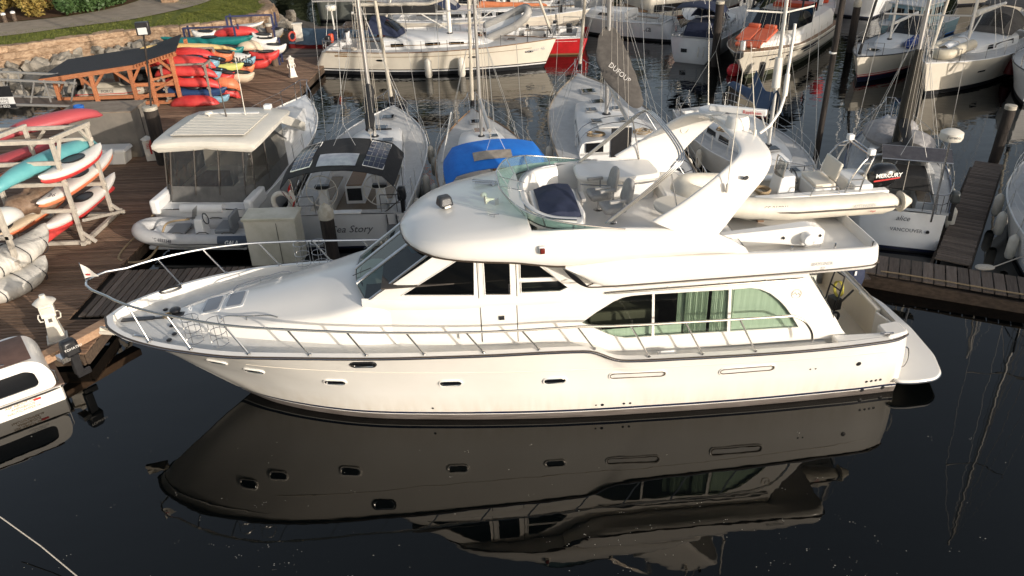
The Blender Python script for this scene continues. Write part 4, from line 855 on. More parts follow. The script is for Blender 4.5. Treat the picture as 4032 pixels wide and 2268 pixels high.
text('FORCE', .2, LETD, t, (1.3, -.80, .08), (1, 0, 0), (0, .3, 1))
t = thing('dark_inflatable', 'dark inflatable boat with white bands beside the beige one', 'inflatable boat', (-19.2, 40.6, 1.35), .1); f = MB(); rib_tubes(f, 3.2, 1.5, .26); obj('tube', f, BLKC, t); f = MB(); f.tube([(2.0, -.49, .03), (2.2, -.47, .04)], .275, 12); obj('band', f, RIBG, t); f = MB(); f.tube([(3.1, 0, .25), (3.5, 0, .26)], [.2, .04], 10); obj('nose_cone', f, BLKC, t)
# ------------------------------------------------------------------ kayaks
def kay_mesh(kind):
    m = MB(); secs = []; N = 22
    for i in range(N+1):
        u = i/N; s_ = math.sin(PI*u)**(.62 if kind != 'ski' else .8); w_ = .30*s_+.004; h = .17*(s_**.6)+.02; rk = .12*(2*u-1)**4 + (.05 if kind == 'sup' else 0)
        secs.append([(4*u-2, w_*math.cos(a)*(1 if math.sin(a) < 0 else .97), rk+h*math.sin(a)*(1 if math.sin(a) < 0 else (.55 if kind != 'sup' else .3))) for a in np.linspace(0, 2*PI, 15)[:-1]])
    m.loft(secs); me = m.mesh('kayak_hull', GEL2, 60); recalc(me); return me
KM = {k: kay_mesh(k) for k in ('kayak', 'ski', 'sup')}
_c = MB(); _c.tube([(.1+.42*math.cos(a), .2*math.sin(a), .105) for a in np.linspace(0, 2*PI, 17)[:-1]], .02, 5, closed=True); KC = _c.mesh('coaming', BLACK); recalc(KC)
_c = MB(); _c.add([(.1+.4*math.cos(a), .19*math.sin(a), .108) for a in np.linspace(0, 2*PI, 17)[:-1]], [tuple(range(16))]); KP = _c.mesh('cockpit_well', BLACK)
KCOL = dict(red=M('kayak red', (.62, .065, .055), .45, col2=(.52, .035, .035), scale=2), orange=M('kayak orange', (.72, .24, .11), .45, col2=(.65, .16, .07), scale=2), navy=M('kayak navy', (.02, .05, .13), .35), blue=M('kayak pale blue', (.20, .36, .45), .4), teal=M('kayak teal', (.01, .16, .15), .4), lime=M('kayak lime', (.55, .55, .16), .45), yellow=M('kayak pale yellow', (.68, .48, .20), .45), white=M('kayak white', (.72, .69, .64), .4), grey=M('kayak grey', (.30, .29, .27), .5), cream=M('kayak cream', (.62, .50, .36), .5), cyan=M('kayak turquoise', (.10, .33, .35), .4, col2=(.13, .38, .39), scale=2), pink=M('kayak faded red', (.42, .07, .08), .5))
def kayak(p0, p1, col, label, kind='kayak', flip=False, wd=1.0, group=None, ht=1.0):
    p0, p1 = Vector(p0), Vector(p1); d = p1-p0; L = d.length; c = (p0+p1)/2
    t = thing('kayak', label, 'kayak', c, 0, group); t.rotation_euler = (PI if flip else 0, -math.atan2(d.z, math.hypot(d.x, d.y)), math.atan2(d.y, d.x))
    h_ = inst('hull', KM[kind], t, (0, 0, 0), mat=KCOL[col], scale=(L/4, wd, ht))
    if kind == 'kayak': inst('coaming', KC, t, (0, 0, 0), scale=(1, wd, ht)); inst('cockpit_well', KP, t, (0, 0, 0), scale=(1, wd, ht))
    return t
klist = [(1430, 868, 1860, 858, 38.5, 'red', 1.5, 'big red kayak on the ground of the near kayak rack'), (1690, 815, 1945, 835, 39.0, 'blue', 1, 'pale blue kayak end just above the big red kayak'), (1350, 772, 1925, 775, 38.9, 'navy', 1.1, 'dark blue kayak on the lowest tier of the near rack'),
 (1690, 745, 2035, 795, 39.4, 'red', 1.2, 'red kayak sticking out right of the dark blue kayak'), (1360, 692, 1870, 706, 38.9, 'red', 1.2, 'red and orange kayak in the tier above the dark blue one'), (1800, 690, 2035, 728, 39.3, 'orange', 1.2, 'orange kayak end right of the second tier'), (1300, 605, 1835, 612, 38.9, 'red', 1.2, 'red kayak on the third tier beside the shelter post'),
 (1780, 608, 1880, 622, 39.4, 'blue', 1, 'small pale blue kayak tip on the third tier'), (1830, 628, 1985, 650, 39.6, 'red', 1.1, 'short red kayak end right of the third tier'), (1900, 628, 2155, 650, 40.0, 'cream', 1, 'cream kayak at the right end of the third tier'), (1240, 522, 1820, 535, 39.5, 'red', 1.2, 'red kayak on the fourth tier of the near rack'),
 (1770, 512, 1860, 530, 39.9, 'blue', 1, 'pale blue kayak tip on the fourth tier'), (1590, 545, 2065, 572, 40.6, 'lime', 1, 'lime yellow kayak under the red and blue pair'), (1950, 565, 2155, 585, 41, 'orange', 1, 'orange kayak behind the lime one'), (2035, 535, 2305, 520, 43, 'red', 1.1, 'lower red kayak beside the brown piling'), (2110, 475, 2370, 458, 43.2, 'red', 1.1, 'upper red kayak beside the brown piling'), (2060, 500, 2280, 492, 43.8, 'orange', 1, 'orange kayak between the red pair by the piling'),
 (1400, 448, 1830, 470, 41.0, 'red', 1.2, 'red kayak on the top tier below the yellow surfski'), (1780, 452, 1985, 478, 41.3, 'orange', 1.1, 'orange kayak end on the top tier'), (1940, 510, 2165, 516, 42, 'blue', .9, 'blue surf kayak below the white lettered one'), (1780, 408, 2065, 432, 42.6, 'teal', 1.1, 'short teal kayak under the yellow surfski'),
 (1365, 350, 2145, 338, 43.6, 'teal', 1.15, 'long teal kayak across the rack'), (1620, 288, 1830, 296, 45.0, 'white', 1, 'white kayak behind the teal one'), (1785, 292, 2195, 262, 45.0, 'red', 1.2, 'red kayak above the long teal kayak'), (2130, 312, 2300, 322, 44.6, 'white', 1.1, 'white and red kayak near the piling'), (2110, 345, 2345, 352, 44.2, 'white', .9, 'white surfski near the brown piling'), (2190, 400, 2425, 408, 43.8, 'white', .8, 'slim white surfski reaching past the piling'),
 (1990, 405, 2215, 388, 43.6, 'cream', 1.3, 'beige covered kayak in the middle of the rack'), (2180, 268, 2400, 275, 46.2, 'grey', 1.1, 'grey kayak behind the brown piling'), (2310, 262, 2395, 280, 46.8, 'yellow', 1, 'yellow kayak tip behind the piling'), (1560, 505, 1700, 512, 40.2, 'navy', 1, 'dark blue kayak in shade under the red fourth tier'), (1640, 735, 1800, 745, 39.6, 'orange', 1, 'orange kayak in shade between the lower tiers'), (1650, 650, 1780, 655, 39.7, 'navy', 1, 'dark kayak in shade on the third tier')]
for x0, y0, x1, y1, Yv, c, wd, lb in klist: kayak(zatY('t1', x0, y0, Yv), zatY('t1', x1, y1, Yv), c, lb, wd=wd*1.15, group='kayaks on the racks by the sea wall', flip=(wd > 1.15), ht=1.8)
ky = kayak(zatY('t1', 1180, 393, 41.8), zatY('t1', 1995, 402, 41.8), 'yellow', 'long pale yellow surfski over the top of the rack', 'ski', group='kayaks on the racks by the sea wall', flip=True)
ep = kayak(zatY('t1', 1920, 462, 42.0), zatY('t1', 2120, 492, 42.0), 'white', 'white surfski with dark upside down lettering', 'ski', group='kayaks on the racks by the sea wall', wd=1.5, ht=1.5)
ee = thing('x', 'x', 'x'); bpy.data.objects.remove(ee)
text('epic', .62, LETD, ep, (.85, -.42, .10), (-1, 0, 0), (0, .25, -1), off=.07)
kayak(zatY('t1', 1845, 250, 45.6), zatY('t1', 2235, 205, 45.6), 'white', 'white paddleboard with a green rail on top of the far rack', 'sup', group='kayaks on the racks by the sea wall', wd=1.4)
def rack(x0, x1, Yv, z0, z1, mat, label, tiers):
    t = thing('kayak_rack', label, 'rack', (x0, Yv, 0))
    for x in (0, x1-x0):
        for dy in (-.35, .35): f = MB(); f.box((x, dy, (z0+z1)/2), (.09, .09, z1-z0)); obj('post', f, mat, t)
        for z in tiers: f = MB(); f.box((x, -.05, z), (.08, 1.1, .08)); obj('arm', f, mat, t)
    f = MB(); f.beam((0, -.35, z1), (x1-x0, -.35, z1), .08, .08); obj('top_rail', f, mat, t); return t
GT = M('grey rack timber', (.27, .23, .19), .8); BS = M('navy steel rack', (.035, .04, .10), .5)
rack(-16.4, -14.3, 39.0, .45, 2.35, GT, 'grey timber kayak rack nearest the shelter', (.7, 1.25, 1.8, 2.3)); rack(-17.3, -14.6, 41.5, .45, 2.55, GT, 'grey timber kayak rack under the pale yellow surfski', (.9, 1.5, 2.1)); rack(-17.0, -14.3, 44.4, .45, 3.0, BS, 'navy steel kayak rack under the long teal kayak', (.9, 1.5, 2.1)); rack(-15.2, -12.7, 46.2, .45, 3.2, BS, 'navy steel kayak rack below the paddleboard', (1.0, 1.8, 2.5))
# ------------------------------------------------------------------ white lumber kayak rack, near left
t = thing('lumber_kayak_rack', 'white lumber kayak rack on the near left of the dock', 'rack', (-13.6, 23.1, .455)); f0 = lambda a, b, nm, s_=.13, w2=.13: obj(nm, (lambda q: (q.beam(Vector(a)-Vector((-13.6, 23.1, .455)), Vector(b)-Vector((-13.6, 23.1, .455)), s_, w2), q)[1])(MB()), WOODW, t, bevel=.008)
for y, ztp in ((23.1, 3.92), (25.3, 3.62)):
    for x in (-13.6, -15.6): f0((x, y, .46), (x, y, ztp), 'post', .14, .10)
    for z in (3.85 if y < 24 else 3.6, 3.18, 2.50, 1.62): f0((-17.3, y-.02, z), (-13.5, y-.02, z), 'cross_beam', .09, .12)
    f0((-17.0, y, .50), (-13.4, y, .50), 'sill', .12, .12); f0((-13.62, y, .9), (-13.2, y, .5), 'foot_brace', .1, .08)
f0((-13.55, 22.9, .52), (-13.45, 25.6, .52), 'sill', .14, .12); f0((-13.58, 23.1, 3.90), (-13.55, 25.4, 3.66), 'top_rail', .10, .13); f0((-15.6, 23.1, 3.90), (-15.6, 25.4, 3.66), 'top_rail', .10, .13); f0((-13.6, 24.8, 3.66), (-13.6, 25.3, 3.1), 'knee_brace', .09, .09); f0((-13.6, 23.6, 3.8), (-13.6, 23.15, 3.2), 'knee_brace', .09, .09); f0((-15.0, 25.3, 3.5), (-15.5, 25.3, 3.0), 'knee_brace', .09, .09)
f0((-13.35, 23.0, 1.3), (-13.25, 25.4, .55), 'side_brace', .07, .09)
NG = 'kayaks on the white lumber rack'
kayak((-15.0, 21.7, 2.95), (-13.75, 26.0, 2.95), 'cyan', 'turquoise kayak on the top arms of the lumber rack', flip=True, wd=1.35, group=NG, ht=1.7)
kayak((-13.9, 22.4, 2.86), (-13.35, 25.4, 2.84), 'white', 'white kayak with red underside on the top tier of the lumber rack', wd=1.35, group=NG, ht=1.3); kayak((-13.9, 22.45, 2.74), (-13.35, 25.35, 2.72), 'red', 'red underside hull below the white kayak on the lumber rack top tier', wd=1.3, group=NG)
k26 = kayak((-14.1, 22.2, 2.12), (-13.85, 27.0, 2.1), 'white', 'white kayak numbered 26 with orange underside in the middle tier', wd=1.2, group=NG, ht=1.2); kayak((-14.1, 22.25, 2.02), (-13.85, 26.95, 2.0), 'orange', 'orange underside hull below the white kayak numbered 26', wd=1.18, group=NG)
text('26', .24, LETD, k26, (-2.0, -.12, .13), (0, -1, 0), (1, 0, .2), off=.06)
kayak((-14.1, 22.1, 1.36), (-13.8, 26.6, 1.36), 'white', 'white kayak with black bungees in the lower tier of the lumber rack', wd=1.25, group=NG, ht=1.3); kayak((-14.3, 21.6, 1.12), (-13.85, 26.4, 1.2), 'red', 'bright red kayak hull at the bottom of the lumber rack', wd=1.3, group=NG, flip=True, ht=1.5)
kayak((-15.5, 21.6, 1.35), (-14.9, 25.6, 1.4), 'cream', 'cream kayak with orange trim left of the lumber rack post', wd=1.2, group=NG); kayak((-15.5, 21.65, 1.25), (-14.9, 25.55, 1.3), 'orange', 'orange trim hull below the cream kayak', wd=1.18, group=NG)
kayak((-17.2, 23.0, 2.72), (-15.3, 26.5, 2.75), 'pink', 'faded red kayak in the shaded left of the lumber rack', wd=1.3, group=NG, flip=True); kayak((-17.0, 26.0, 3.2), (-14.6, 28.5, 3.2), 'pink', 'long faded pink kayak behind the lumber rack', wd=1.6, group=NG, flip=True, ht=1.6); kayak((-16.5, 24.2, 2.3), (-14.9, 26.3, 2.3), 'orange', 'faded orange kayak behind the turquoise one', wd=1.2, group=NG)
kayak((-15.3, 20.3, 2.05), (-14.6, 22.2, 2.1), 'white', 'short white kayak nose on the nearer rack at the left edge', wd=1.6, group=NG, flip=True, ht=1.8)
def lump(name, c, r, mat, label, cat, seed=1, amp=.18, rz=0):
    f = MB(); n, m = 40, 26; rings = []
    for i in range(m+1):
        t_ = PI*i/m; rr = max(math.sin(t_), .03); rings.append([Vector((r[0]*rr*math.cos(2*PI*k/n), r[1]*rr*math.sin(2*PI*k/n), -r[2]*math.cos(t_))) for k in range(n)])
    for q in rings:
        for p_ in q: p_ *= 1+amp*mnoise.noise(p_*2.2+Vector((seed*7, 0, 0)))*2
    f.loft(rings); o = obj(name, f, mat, smooth=170); o.location = c; o.rotation_euler = (0, 0, rz); tag(o, label, cat); return o
BRT = M('brown tarpaulin', (.16, .10, .065), .55, col2=(.25, .17, .115), scale=5, bump=.05, bscale=7)
lump('brown_tarp', (-14.75, 23.6, 1.95), (.55, 1.5, .42), BRT, 'crumpled brown tarpaulin between the kayaks in the lumber rack', 'tarpaulin', 2, rz=-.25)
WT_ = M('white shrink wrap', (.50, .47, .42), .5, col2=(.62, .59, .53), scale=3, bump=.06, bscale=5)
for p0, p1, wd, ht, lb in (((-14.9, 19.5, 1.22), (-14.1, 22.3, 1.25), 1.9, 2.6, 'white wrapped canoe lying below the near rack at the left edge'), ((-15.7, 18.3, 1.05), (-14.6, 21.0, 1.05), 2.2, 3.0, 'second white wrapped canoe nearest the dock edge at left'), ((-14.6, 19.0, .72), (-13.75, 21.2, .75), 1.8, 2.2, 'low white wrapped canoe beside the rack leg at left')):
    p0, p1 = Vector(p0), Vector(p1); d = p1-p0; t = thing('wrapped_canoe', lb, 'covered canoe', (p0+p1)/2, math.atan2(d.y, d.x)); h_ = inst('hull', KM['kayak'], t, (0, 0, 0), mat=WT_, scale=(d.length/4, wd, ht))
    for x in (-.28, .02, .3): f = MB(); X = x*d.length; k = math.sin(PI*(x+.5))**.62; f.tube([(X+.05*math.sin(a_*2), (.30*k+.012)*wd*math.cos(a_), (.17*k**.6+.03)*ht*math.sin(a_)*(1 if math.sin(a_) < 0 else .57)+.0) for a_ in np.linspace(0, 2*PI, 21)[:-1]], .014, 5, closed=True); obj('strap', f, ROPED, t)
t = thing('near_kayak_rack', 'white lumber rack leg and sill cut by the left picture edge', 'rack', (-14.15, 20.5, .455))
for a, b, nm in (((0, 0, 0), (0, 0, 2.6), 'post'), ((-2.5, 0, 1.5), (.1, 0, 1.5), 'cross_beam'), ((-2.5, -.1, .75), (.1, -.1, .75), 'cross_beam'), ((-.7, -2.6, .08), (.1, .6, .08), 'sill'), ((-1.6, -2.4, .06), (-1.6, -2.4, 2.6), 'post')): f = MB(); f.beam(a, b, .14, .12); obj(nm, f, WOODW, t, bevel=.008)
# mooring line from dock to the tender
f = MB(); pts = [zat('u1', 1330, 700, 1.1), zat('u1', 1150, 920, .5), zat('u1', 1060, 1010, .47), zat('u1', 1005, 1090, .47), zat('u1', 1020, 1125, .46), zat('u1', 1110, 1145, .3), zat('u1', 1240, 1120, .3), zat('u1', 1330, 1020, .5), zat('u1', 1370, 900, .9), zat('u1', 1420, 810, 1.2), zat('u1', 1600, 780, 1.3)]
f.tube(smooth_poly(pts, 6), .034, 6); tag(obj('mooring_rope', f, ROPE), 'tan mooring rope looping from the dock to the grey tender', 'rope')
# white locker on the finger dock behind the yacht
t = thing('dock_locker', 'tall stained white locker on the finger dock behind the yacht rail', 'locker', (-6.95, 21.45, .455), -.02); SW = M('stained white locker', (.60, .57, .48), .5, col2=(.42, .40, .30), scale=1.4, detail=6, ramp=(.45, .75))
f = MB(); f.box((0, 0, .72), (1.5, .75, 1.45)); obj('cabinet', f, SW, t, bevel=.02); f = MB(); f.box((0, 0, 1.49), (1.58, .82, .09)); obj('lid', f, SW, t, bevel=.02); f = MB(); f.box((.2, -.385, .72), (.012, .012, 1.3)); obj('door_seam', f, RUBBER, t)
# pennant at the bow rail
hp_ = Y.matrix_basis @ Vector((18.0, .05, 3.25)); t = thing('pennant', 'small white pennant with a red mark on the yacht bow rail', 'flag', hp_, 0); f = MB(); f.tube([(0, 0, -.15), (-.02, 0, .5)], .012, 6); obj('staff', f, STEEL, t); f = MB(); f.grid(lambda u, v: (-.02+.34*u, .03*math.sin(u*5)+.02*u, .12+.36*(v*(1-u)+.15*u)), 8, 4); obj('cloth', f, M('pennant cloth', (.62, .60, .55), .8), t, smooth=60); f = MB(); f.box((.10, -.02, .22), (.09, .012, .03)); obj('red_mark', f, LETR, t)
# ------------------------------------------------------------------ aluminium gangway with the sign
t = thing('gangway', 'grey aluminium truss gangway leading ashore at the left edge', 'gangway', (-23, 37.5, 0))
GA = M('dull aluminium', (.33, .32, .30), .5, .4)
for dy in (0, 1.3):
    for z0, z1 in ((1.05, .85), (2.3, 1.95)): f = MB(); f.beam((-3.5, dy, z0+.2), (3.0, dy, z1), .09, .09); obj('chord', f, GA, t)
    for i in range(7): f = MB(); f.beam((-3.2+i*.95, dy, 1.1), (-2.7+i*.95 if i % 2 == 0 else -3.2+i*.95, dy, 2.15), .06, .06); obj('web_member', f, GA, t)
f = MB(); f.beam((-3.5, .65, 1.2), (3, .65, .8), 1.25, .05); obj('walkway', f, WOODR, t)
t = thing('service_sign', 'black and white service sign with a phone number on the gangway', 'sign', (-23.9, 37.35, 1.0)); f = MB(); f.box((.1, 0, .72), (1.5, .03, .5)); f1 = obj('black_panel', f, BLACK, t); f = MB(); f.box((.1, 0, .3), (1.5, .03, .34)); obj('white_panel', f, GEL2, t); f = MB(); f.box((.1, 0, .04), (1.5, .03, .18)); obj('number_panel', f, BLACK, t)
text('MARINE', .17, LETD, t, (.0, -.02, .31), (1, 0, 0), (0, 0, 1)); text('SERVICE', .17, LETD, t, (-.02, -.02, .15), (1, 0, 0), (0, 0, 1)); text('651-8525', .17, LETW, t, (-.05, -.02, -.02), (1, 0, 0), (0, 0, 1))
# ================================================================== boats
class Boat:
    def __init__(s, name, label, cat, stern, bow, B, fa, ff, tw=.85, full=2.2, wlr=.88, rake=.09, draft=.4, group=None, stern_rake=.0, mx=.42, dip=.06):
        st, bw = Vector((*stern, 0)), Vector((*bow, 0)); d = bw-st; s.L = d.length; s.B = B; s.fa, s.ff, s.tw, s.full, s.wlr, s.rk, s.dr, s.sr, s.mx, s.dip = fa, ff, tw, full, wlr, rake*s.L, draft, stern_rake, mx, dip
        s.root = thing(name, label, cat, st, math.atan2(d.y, d.x), group); s.rz = math.atan2(d.y, d.x)
    def bt(s, t):
        t = min(max(t, 0), 1)
        if t < s.mx: return s.B/2*(s.tw+(1-s.tw)*math.sin(PI/2*t/s.mx))
        u = (t-s.mx)/(1-s.mx); return s.B/2*max(1-u**s.full, 0)
    def b(s, x): return s.bt(x/s.L)
    def zs(s, x): t = min(max(x/s.L, 0), 1); return s.fa+(s.ff-s.fa)*t**1.5-s.dip*math.sin(PI*t)
    def P(s, u, k):
        """hull point; u along, k 0 waterline .. 1 sheer"""
        xs = s.L*u; xw = (s.L-s.rk)*u; x = xw+(xs-xw)*k - s.sr*(1-k)*0 + s.sr*(1-u)**6*(k)*1.0
        bw = s.bt(u)*s.wlr*(1-.12*u); y = bw+(s.bt(u)-bw)*(k**(.75+.9*u)); return x, y, s.zs(xs)*k
    def hull(s, mats, bands=(), n=48, rel=7):
        """bands: list of (z top, material index); mats[-1] is the topside"""
        m = MB(); us = [1-(1-i/n)**1.35 for i in range(n+1)]; top = len(mats)-1; zl = [0]+[b[0] for b in bands]; fr = [i/rel for i in range(1, rel+1)]
        def col(u):
            Z = s.zs(s.L*u); o = []; x, y, z = s.P(u, 0); o.append((x-.25*u, y*.72, -s.dr)); o.append((x, y, 0))
            for zz in zl[1:]: o.append(s.P(u, zz/Z))
            k0 = zl[-1]/Z
            for f in fr: o.append(s.P(u, k0+(1-k0)*f))
            return o
        cols = [col(u) for u in us]; r = len(cols[0])
        for sg in (1, -1):
            for j in range(r-1):
                m.cur = 0 if j == 0 else (bands[j-1][1] if j-1 < len(bands) else top)
                m.add([(c[j+d][0], c[j+d][1]*sg, c[j+d][2]) for c in cols for d in (0, 1)], [(2*i, 2*i+1, 2*i+3, 2*i+2) for i in range(n)])
        for j in range(r-1):
            m.cur = 0 if j == 0 else (bands[j-1][1] if j-1 < len(bands) else top); a, b = cols[0][j], cols[0][j+1]
            m.quad((a[0], a[1], a[2]), (b[0], b[1], b[2]), (b[0], -b[1], b[2]), (a[0], -a[1], a[2]))
        me = m.mesh('hull', mats, 45); q = bmesh.new(); q.from_mesh(me); bmesh.ops.remove_doubles(q, verts=q.verts, dist=.002); bmesh.ops.recalc_face_normals(q, faces=q.faces); q.to_mesh(me); q.free()
        s.hullo = obj('hull', me, parent=s.root); return s.hullo
    def deck(s, mat, cock=None, camber=.06, toe=None, solemat=None, depth=.42):
        """cock = (x0, x1, half width, transom open)"""
        m = MB(); xs = sorted(set([s.L*(i/30) for i in range(31)]+([cock[0], cock[1]] if cock else [])))
        if s.sr: xs = [max(x, s.sr) for x in xs]; xs = sorted(set(xs))
        rows = []
        for x in xs:
            B = max(s.b(x)-.02, .0); c = min(cock[2], B*.96) if cock else B*.5; z = s.zs(x)-.005
            rows.append([(x, y, z+camber*(1-(y/max(B, .01))**2)) for y in (-B, -(B+c)/2, -c, -c/2, 0, c/2, c, (B+c)/2, B)])
        for i in range(len(xs)-1):
            for k in range(8):
                if cock and 2 <= k <= 5 and xs[i] >= cock[0]-1e-6 and xs[i+1] <= cock[1]+1e-6: continue
                m.quad(rows[i][k], rows[i+1][k], rows[i+1][k+1], rows[i][k+1])
        obj('deck', m, mat, s.root)
        if cock:
            w_ = MB(); x0, x1, c, _ = cock; zt = s.zs(x0); zf = zt-depth
            for sg in (1, -1): w_.quad((x0, sg*c, zf), (x1, sg*c, zf), (x1, sg*c, s.zs(x1)+.06), (x0, sg*c, s.zs(x0)+.06))
            w_.quad((x1, -c, zf), (x1, c, zf), (x1, c, s.zs(x1)+.1), (x1, -c, s.zs(x1)+.1)); w_.quad((x0, -c, zf), (x0, c, zf), (x0, c, zt+.05), (x0, -c, zt+.05)); obj('cockpit_well', w_, GEL2, s.root, smooth=0)
            f = MB(); f.quad((x0, -c, zf), (x1, -c, zf), (x1, c, zf), (x0, c, zf)); obj('cockpit_sole', f, solemat or TEAKG, s.root)
            for sg in (1, -1): f = MB(); f.box(((x0+x1)/2+.35, sg*(c-.24), zf+depth*.45), ((x1-x0)*.62, .48, depth*.9)); q = obj('cockpit_bench', f, GEL2, s.root, bevel=.02); f = MB(); f.box(((x0+x1)/2+.35, sg*(c-.26), zf+depth*.9+.02), ((x1-x0)*.58, .38, .03)); obj('bench_slats', f, solemat or TEAKG, q)
        if toe:
            for sg in (1, -1): t = MB(); t.tube([(x, sg*max(s.b(x)-.015, 0), s.zs(x)+.02) for x in [s.L*i/40 for i in range(41)] if x >= s.sr], .028, 5); obj('toe_rail', t, toe, s.root)
    def coach(s, x0, x1, w0, w1, h, mat=None, fl=1.2, win=True, nose=.3, wins=None):
        mat = mat or GEL2; m = MB(); secs = []; n = 18; s.cx = (x0, x1, w0, w1, h, fl)
        def hh(x): t = (x-x0)/(x1-x0); k = max(0, min(1, (x1-x)/fl)); return h*(1-.25*t)*(math.sin(PI/2*k)**.8)+.005
        def ww(x): t = (x-x0)/(x1-x0); return (w0+(w1-w0)*t**1.5)*(1-.35*max(0, 1-(x1-x)/.6)**2)
        s.ch, s.cw = hh, ww
        for i in range(n+1):
            x = x0+(x1-x0)*i/n; W, H, z = ww(x), hh(x), s.zs(x)+.01
            half = [(W, z), (W*.975, z+H*.55), (W*.93, z+H*.86), (W*.84, z+H), (W*.45, z+H*1.06+.03), (0, z+H*1.08+.04)]; secs.append([(x, y, q) for y, q in half]+[(x, -y, q) for y, q in half[-2::-1]])
        m.loft(secs, closed_v=False, cap=False); p = secs[0]; m.add(p, [tuple(range(len(p)))]); s.coacho = obj('coachroof', m, mat, s.root, smooth=35)
        for a, b in (wins if wins is not None else [(x0+.5+i*.95, x0+1.25+i*.95) for i in range(int((x1-x0-fl-.4)/.95))] if win else []):
            for sg in (1, -1):
                f = MB(); q = []
                for x, k in ((a, .25), (b, .28), (b-.06, .75), (a+.03, .78)): W, H = ww(x), hh(x); q.append((x, sg*(W*(1-.05*k)+.008), s.zs(x)+H*k))
                f.quad(*q); obj('cabin_window', f, DARKG, s.root)
    def top(s, x): return s.zs(x)+(s.ch(x)*1.08+.05 if s.cx[0] <= x <= s.cx[1] else .06)
    def hatch(s, x, y=0, sz=.5, mat=None):
        z = s.top(x); f = MB(); f.box((x, y, z+.02), (sz, sz*1.05, .05)); h = obj('deck_hatch', f, ALU, s.root); f = MB(); f.box((x, y, z+.05), (sz*.82, sz*.87, .02)); obj('hatch_pane', f, mat or DARKG, h)
    def rails(s, x0=.3, x1=None, h=.6, n=6, pulpit=True, pushpit=True, inset=.06):
        x1 = x1 or s.L-1.3
        for sg in (1, -1):
            for i in range(n):
                x = x0+(x1-x0)*i/(n-1); y = sg*(s.b(x)-inset); f = MB(); f.tube([(x, y, s.zs(x)), (x, y*.995, s.zs(x)+h)], .013, 5); obj('stanchion', f, STEEL, s.root)
            f = MB()
            for k in (.5, .97): f.tube([(x, sg*(s.b(x)-inset), s.zs(x)+h*k) for x in [x0+(x1-x0)*i/14 for i in range(15)]], .006, 4)
            obj('lifeline', f, WIRE, s.root)
        if pulpit:
            f = MB(); pts = [(x1, s.b(x1)-inset, s.zs(x1)+h), (s.L-.45, s.b(s.L-.45)*.8+.04, s.zs(s.L)+h+.05), (s.L+.05, .16, s.zs(s.L)+h+.08), (s.L+.05, -.16, s.zs(s.L)+h+.08), (s.L-.45, -s.b(s.L-.45)*.8-.04, s.zs(s.L)+h+.05), (x1, -s.b(x1)+inset, s.zs(x1)+h)]
            f.tube(pts, .016, 6); 
            for q in pts[:2]+pts[-2:]: f.tube([q, (q[0]-.05, q[1]*.95, s.zs(min(q[0], s.L)))], .015, 5)
            for sg in (1, -1): f.tube([(s.L+.05, sg*.16, s.zs(s.L)+h+.08), (s.L-.25, sg*.10, s.zs(s.L))], .015, 5)
            obj('pulpit', f, STEEL, s.root)
        if pushpit:
            for sg in (1, -1):
                f = MB(); xa = max(.08, s.sr+.05); pts = [(x0+1.0, sg*(s.b(x0+1)-inset), s.zs(0)+h), (xa+.2, sg*(s.b(xa)-inset-.02), s.zs(0)+h), (xa, sg*(s.b(xa)-.25), s.zs(0)+h), (xa, sg*(s.b(xa)-.75), s.zs(0)+h)]; f.tube(pts, .016, 6); f.tube([(x, y, z-h*.5) for x, y, z in pts], .012, 5)
                for q in pts: f.tube([q, (q[0], q[1], s.zs(0))], .014, 5)
                obj('pushpit', f, STEEL, s.root)
    def rig(s, xm, H, mat=None, r=.085, spread=2, furl=None, boom=None, zf=None, stays=True, back=True, halyards=2):
        mat = mat or MASTM; z0 = zf if zf is not None else s.top(xm)-.05; R = s.root; zt = z0+H; f = MB(); f.tube([(xm, 0, z0), (xm-.08, 0, z0+H*.6), (xm-.15, 0, zt)], [r, r*.97, r*.8], 10, sx=.7); M_ = obj('mast', f, mat, R); s.xm, s.z0, s.zt = xm, z0, zt
        f = MB(); f.lathe([(r*1.7, 0), (r*1.6, .06), (r*1.2, .1)], 10, (xm, 0, z0-.01)); obj('mast_collar', f, BLACK, M_)
        ys = s.b(xm)*.82; sp = []
        for i in range(spread): zz = z0+H*(i+1)/(spread+1); w_ = ys*(.95-.18*i); f = MB(); f.tube([(xm-.4, -w_, zz+.08), (xm-.05, 0, zz), (xm-.4, w_, zz+.08)], .028, 5); obj('spreader', f, mat, M_); sp.append((w_, zz+.08))
        if stays:
            for sg in (1, -1):
                f = MB(); pts = [(xm-.25, sg*(s.b(xm)-.12), s.zs(xm))]+[(xm-.4, sg*w_, zz) for w_, zz in sp]+[(xm-.15, 0, zt-.15)]; f.tube(pts, .008, 4); f.tube([(xm+.35, sg*(s.b(xm)-.25), s.zs(xm)), (xm, 0, z0+H/(spread+1)-.1)], .007, 4); f.tube([(xm-.6, sg*(s.b(xm)-.2), s.zs(xm)), (xm, 0, z0+H/(spread+1)-.05)], .007, 4); obj('shroud', f, WIRE, R)
            a, b = Vector((s.L-.18, 0, s.zs(s.L)+.1)), Vector((xm, 0, zt-.25)); f = MB(); f.tube([a, b], .008, 4); FS = obj('forestay', f, WIRE, R)
            if furl is not None:
                f = MB(); d = b-a; n = 14; f.tube([a+d*(.03+.9*i/n) for i in range(n+1)], [(.075-.045*(i/n))*(1+.08*math.sin(i*2.3)) for i in range(n+1)], 8); obj('furled_jib', f, furl, FS); f = MB(); f.cyl(a+d*.012, a+d*.03, .09, .07, 10); obj('furling_drum', f, BLACK, FS)
